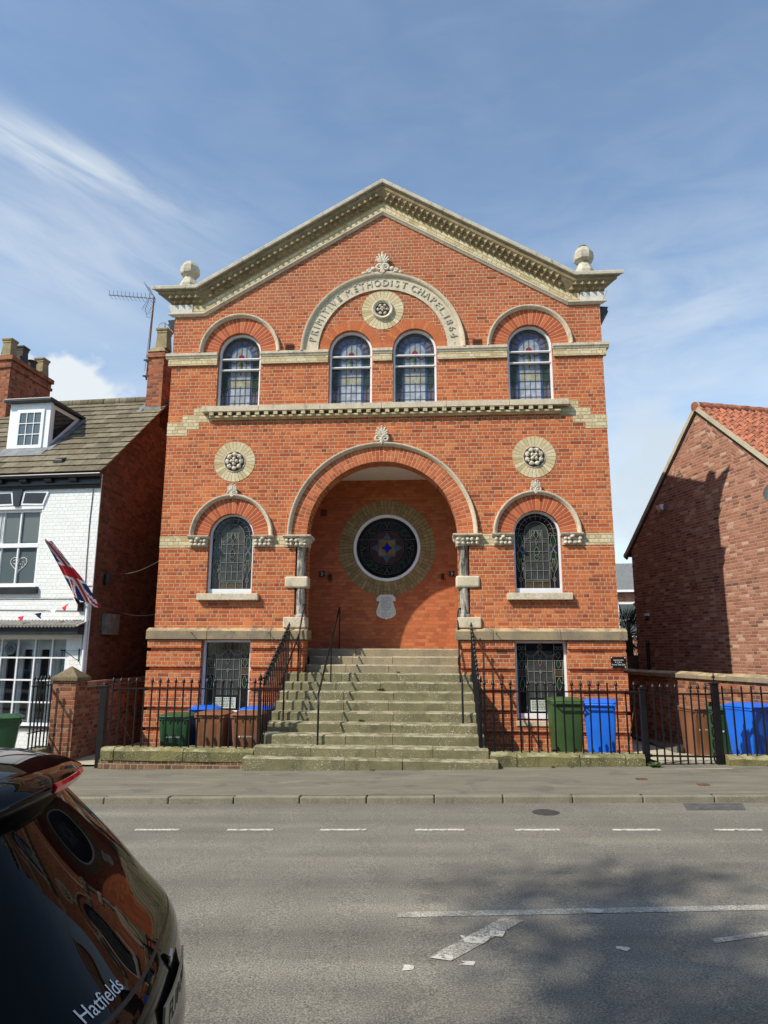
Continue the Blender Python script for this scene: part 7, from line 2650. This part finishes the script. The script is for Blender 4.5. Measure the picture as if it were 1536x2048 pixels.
def decal(u, v, d):
    y, z = -0.545 + u, 1.000 + v * 0.86
    return tuple(surf(z, phi_of(y, z), 0.0065 + d * 0.2))


text(mb, 'Hatfields', 0.062, decal, 0.001)
mb.build('window_sticker', M['logo'], rg)
mb = MB()
mb.lathe([(0.0, 0.0), (0.038, 0.0), (0.036, 0.006), (0.0, 0.008)], (0, 0, 0), 20, axis='x')
mb.v = [(p[0] + surf(0.885, 0.0, 0.002).x, p[1], p[2] + 0.895) for p in mb.v]
mb.build('badge', M['chrome'], car)
for sx_ in (-0.72, -3.25):
    for s in (-1, 1):
        mb = MB()
        mb.lathe([(0.20, -0.12), (0.33, -0.12), (0.355, -0.09), (0.36, 0.0), (0.355, 0.09), (0.33, 0.12), (0.20, 0.12)], (sx_, s * 0.845, 0.36), 32, axis='y')
        wh = mb.build('wheel', M['tyre'], car, smooth=40)
        mb = MB()
        mb.lathe([(0.0, -0.05), (0.21, -0.05), (0.235, -0.1), (0.235, 0.1), (0.21, 0.05), (0.0, 0.05)], (sx_, s * 0.845, 0.36), 24, axis='y')
        mb.build('rim', M['alu'], wh, smooth=40)
        mb = MB()
        mb.ring(sx_, 0.36, 0.37, 0.43, -0.15, PI + 0.15, s * 0.958 - 0.01, s * 0.958 + 0.006, 24)
        mb.build('wheel_arch', M['cartrim'], car)
car.location.z = ROADZ + gx(-0.3) - 0.0

# ------------------------------------------------------------------ tree behind the viewer that dapples the road
SHC = Vector((4.5, -12.0, ROADZ))
CH = 20.0
TC = SHC + SUN * (CH / SUN.z)
tr = empty('street_tree', 'tall thinly leaved street tree across the road, behind the viewer', 'tree', (TC.x, TC.y, ROADZ - 0.2))
tb, tl = MB(), MB()
trr = random.Random(21)
base = Vector((TC.x, TC.y, ROADZ - 0.2))


def limb(p, d, ln, r, depth):
    pts, rs = [p - base], [r]
    q = p.copy()
    for i in range(4):
        d = (d + Vector((trr.uniform(-0.2, 0.2), trr.uniform(-0.2, 0.2), trr.uniform(-0.08, 0.16)))).normalized()
        q = q + d * ln / 4
        pts.append(q - base)
        rs.append(r * (1 - 0.14 * (i + 1)))
        if depth > 0 and i >= 1:
            for _ in range(2):
                side = Vector((trr.uniform(-1, 1), trr.uniform(-1, 1), trr.uniform(-0.3, 0.6))).normalized()
                limb(q, (d * 0.55 + side * 0.8).normalized(), ln * trr.uniform(0.5, 0.72), r * 0.5, depth - 1)
        if depth <= 1:
            for _ in range(2 if depth == 0 else 1):
                c = q - base + Vector((trr.uniform(-0.35, 0.35), trr.uniform(-0.35, 0.35), trr.uniform(-0.3, 0.3)))
                a, b = Vector((trr.uniform(-1, 1), trr.uniform(-1, 1), trr.uniform(-1, 1))).normalized(), Vector((trr.uniform(-1, 1), trr.uniform(-1, 1), trr.uniform(-1, 1))).normalized()
                s = trr.uniform(0.065, 0.108)
                b = (b - a * b.dot(a)).normalized()
                tl.add([tuple(c - a * s), tuple(c + b * s * 0.6), tuple(c + a * s), tuple(c - b * s * 0.6)], [(0, 1, 2, 3)])
    tb.tube([tuple(x) for x in pts], rs, 6 if depth < 2 else 9)


H0 = CH - 3.5
tb.tube([(0, 0, 0), (0.1, 0.0, H0 * 0.5), (0.0, 0.1, H0)], [0.38, 0.30, 0.24], 12)
for i in range(8):
    a = 2 * PI * i / 8 + trr.uniform(-0.3, 0.3)
    limb(base + Vector((0, 0, H0 - trr.uniform(0, 2.5))), Vector((math.cos(a), math.sin(a), trr.uniform(0.1, 0.8))).normalized(), trr.uniform(2.6, 3.8), 0.13, 3)
limb(base + Vector((0, 0, H0)), Vector((0.1, 0, 1)), 3.5, 0.16, 3)
tb.build('trunk', M['bark'], tr, smooth=60, fix=False)
tl.build('crown', M['leaf'], tr, fix=False)


# ------------------------------------------------------------------ unseen terrace behind the viewer, added to cut sky fill and darken reflections
for i, (x0, x1, h, lab) in enumerate(((-5.0, 4.0, 8.2, 'tall brick terrace house across the road, facing the chapel, unseen, added to cut sky light'), (4.02, 15.0, 9.0, 'taller brick terrace house across the road, with five windows, unseen, added to cut sky light'), (15.02, 34.0, 7.6, 'long brick terrace house across the road, towards the right, unseen, added to cut sky light'), (-44.0, -19.0, 7.6, 'long brick terrace house across the road, behind the tree, unseen, added to cut sky light'))):
    oh = empty('added_opposite_house', lab, 'house', ((x0 + x1) / 2, -19.0, ROADZ), 0)
    w = (x1 - x0) / 2
    mb = MB()
    mb.box(-w, w, -8, 0, 0, h)
    mb.build('wall', M['gable'], oh)
    mb = MB()
    mb.hexa([(-w, -8.3, h), (w, -8.3, h), (w, 0.3, h), (-w, 0.3, h), (-w, -4.3, h + 2.2), (w, -4.3, h + 2.2), (w, -3.7, h + 2.2), (-w, -3.7, h + 2.2)])
    mb.build('roof', M['slate'], oh)
    n = max(2, int(2 * w / 2.3))
    for k in range(n):
        cx = -w + (k + 0.5) * 2 * w / n
        for zz in (0.9, 3.7) if h < 8 else (0.9, 3.6, 6.2):
            mb = MB()
            mb.slab([(cx - 0.5, zz), (cx + 0.5, zz), (cx + 0.5, zz + 1.55), (cx - 0.5, zz + 1.55)], [[(cx - 0.42, zz + 0.08), (cx + 0.42, zz + 0.08), (cx + 0.42, zz + 1.47), (cx - 0.42, zz + 1.47)]], 0.002, 0.05)
            wn = mb.build('window', M['pvc'], oh)
            mb = MB()
            mb.box(cx - 0.45, cx + 0.45, 0.004, 0.012, zz + 0.05, zz + 1.5)
            mb.build('pane', M['win_dark'], wn)

# ------------------------------------------------------------------ weeds
def weed(x, y, z, s, n, lab):
    mb = MB()
    for i in range(n):
        a = R.uniform(0, 2 * PI)
        l = s * R.uniform(0.5, 1.0)
        d = Vector((math.cos(a), math.sin(a), R.uniform(0.2, 1.1))).normalized() * l
        b = Vector((R.uniform(-s, s) * 0.5, R.uniform(-s, s) * 0.15, 0))
        w = Vector((-d.y, d.x, 0)).normalized() * l * 0.16
        m = b + d * 0.55
        mb.add([tuple(b), tuple(m + w), tuple(b + d), tuple(m - w)], [(0, 1, 2, 3)])
    mb.v = [(p[0] + x, p[1] + y, p[2] + z) for p in mb.v]
    return tag(mb.build('weed', M['leaf'], fix=False), lab, 'weed')


weed(0.02, STEPY(4) - 0.03, STEPZ(5), 0.09, 40, 'leafy weed in the joint at the middle of the steps, the largest one there')
weed(-0.42, STEPY(4) - 0.03, STEPZ(5), 0.05, 22, 'small weed left of the largest weed on the steps')
weed(0.33, STEPY(2) - 0.02, STEPZ(3), 0.06, 20, 'small weed high on the steps just below the landing')
weed(-0.25, STEPY(7) - 0.03, STEPZ(8), 0.07, 34, 'dark low weed on a lower step, below the middle of the flight')
weed(1.28, STEPY(4) - 0.03, STEPZ(5), 0.05, 18, 'small weed at the right side of the steps by the handrail')
weed(4.62, -2.42, PAV + gx(4.62), 0.12, 70, 'green weeds at the foot of the gate post')
weed(3.0, -2.40, PAV + gx(3.0), 0.06, 24, 'small weeds at the foot of the right-hand coping')
weed(3.3, -2.41, PAV + gx(3.3), 0.05, 20, 'tuft at the foot of the right-hand coping, nearer the gate')
weed(6.4, -2.42, PAV + gx(6.4), 0.07, 30, 'weeds at the foot of the coping beyond the gate')
weed(0.05, STEPY(11) - 0.03, PAV, 0.05, 18, 'tiny weed at the foot of the lowest step')
weed(4.18, -0.10, 8.20, 0.14, 14, 'straggly weed growing beside the right corner finial of the gable')
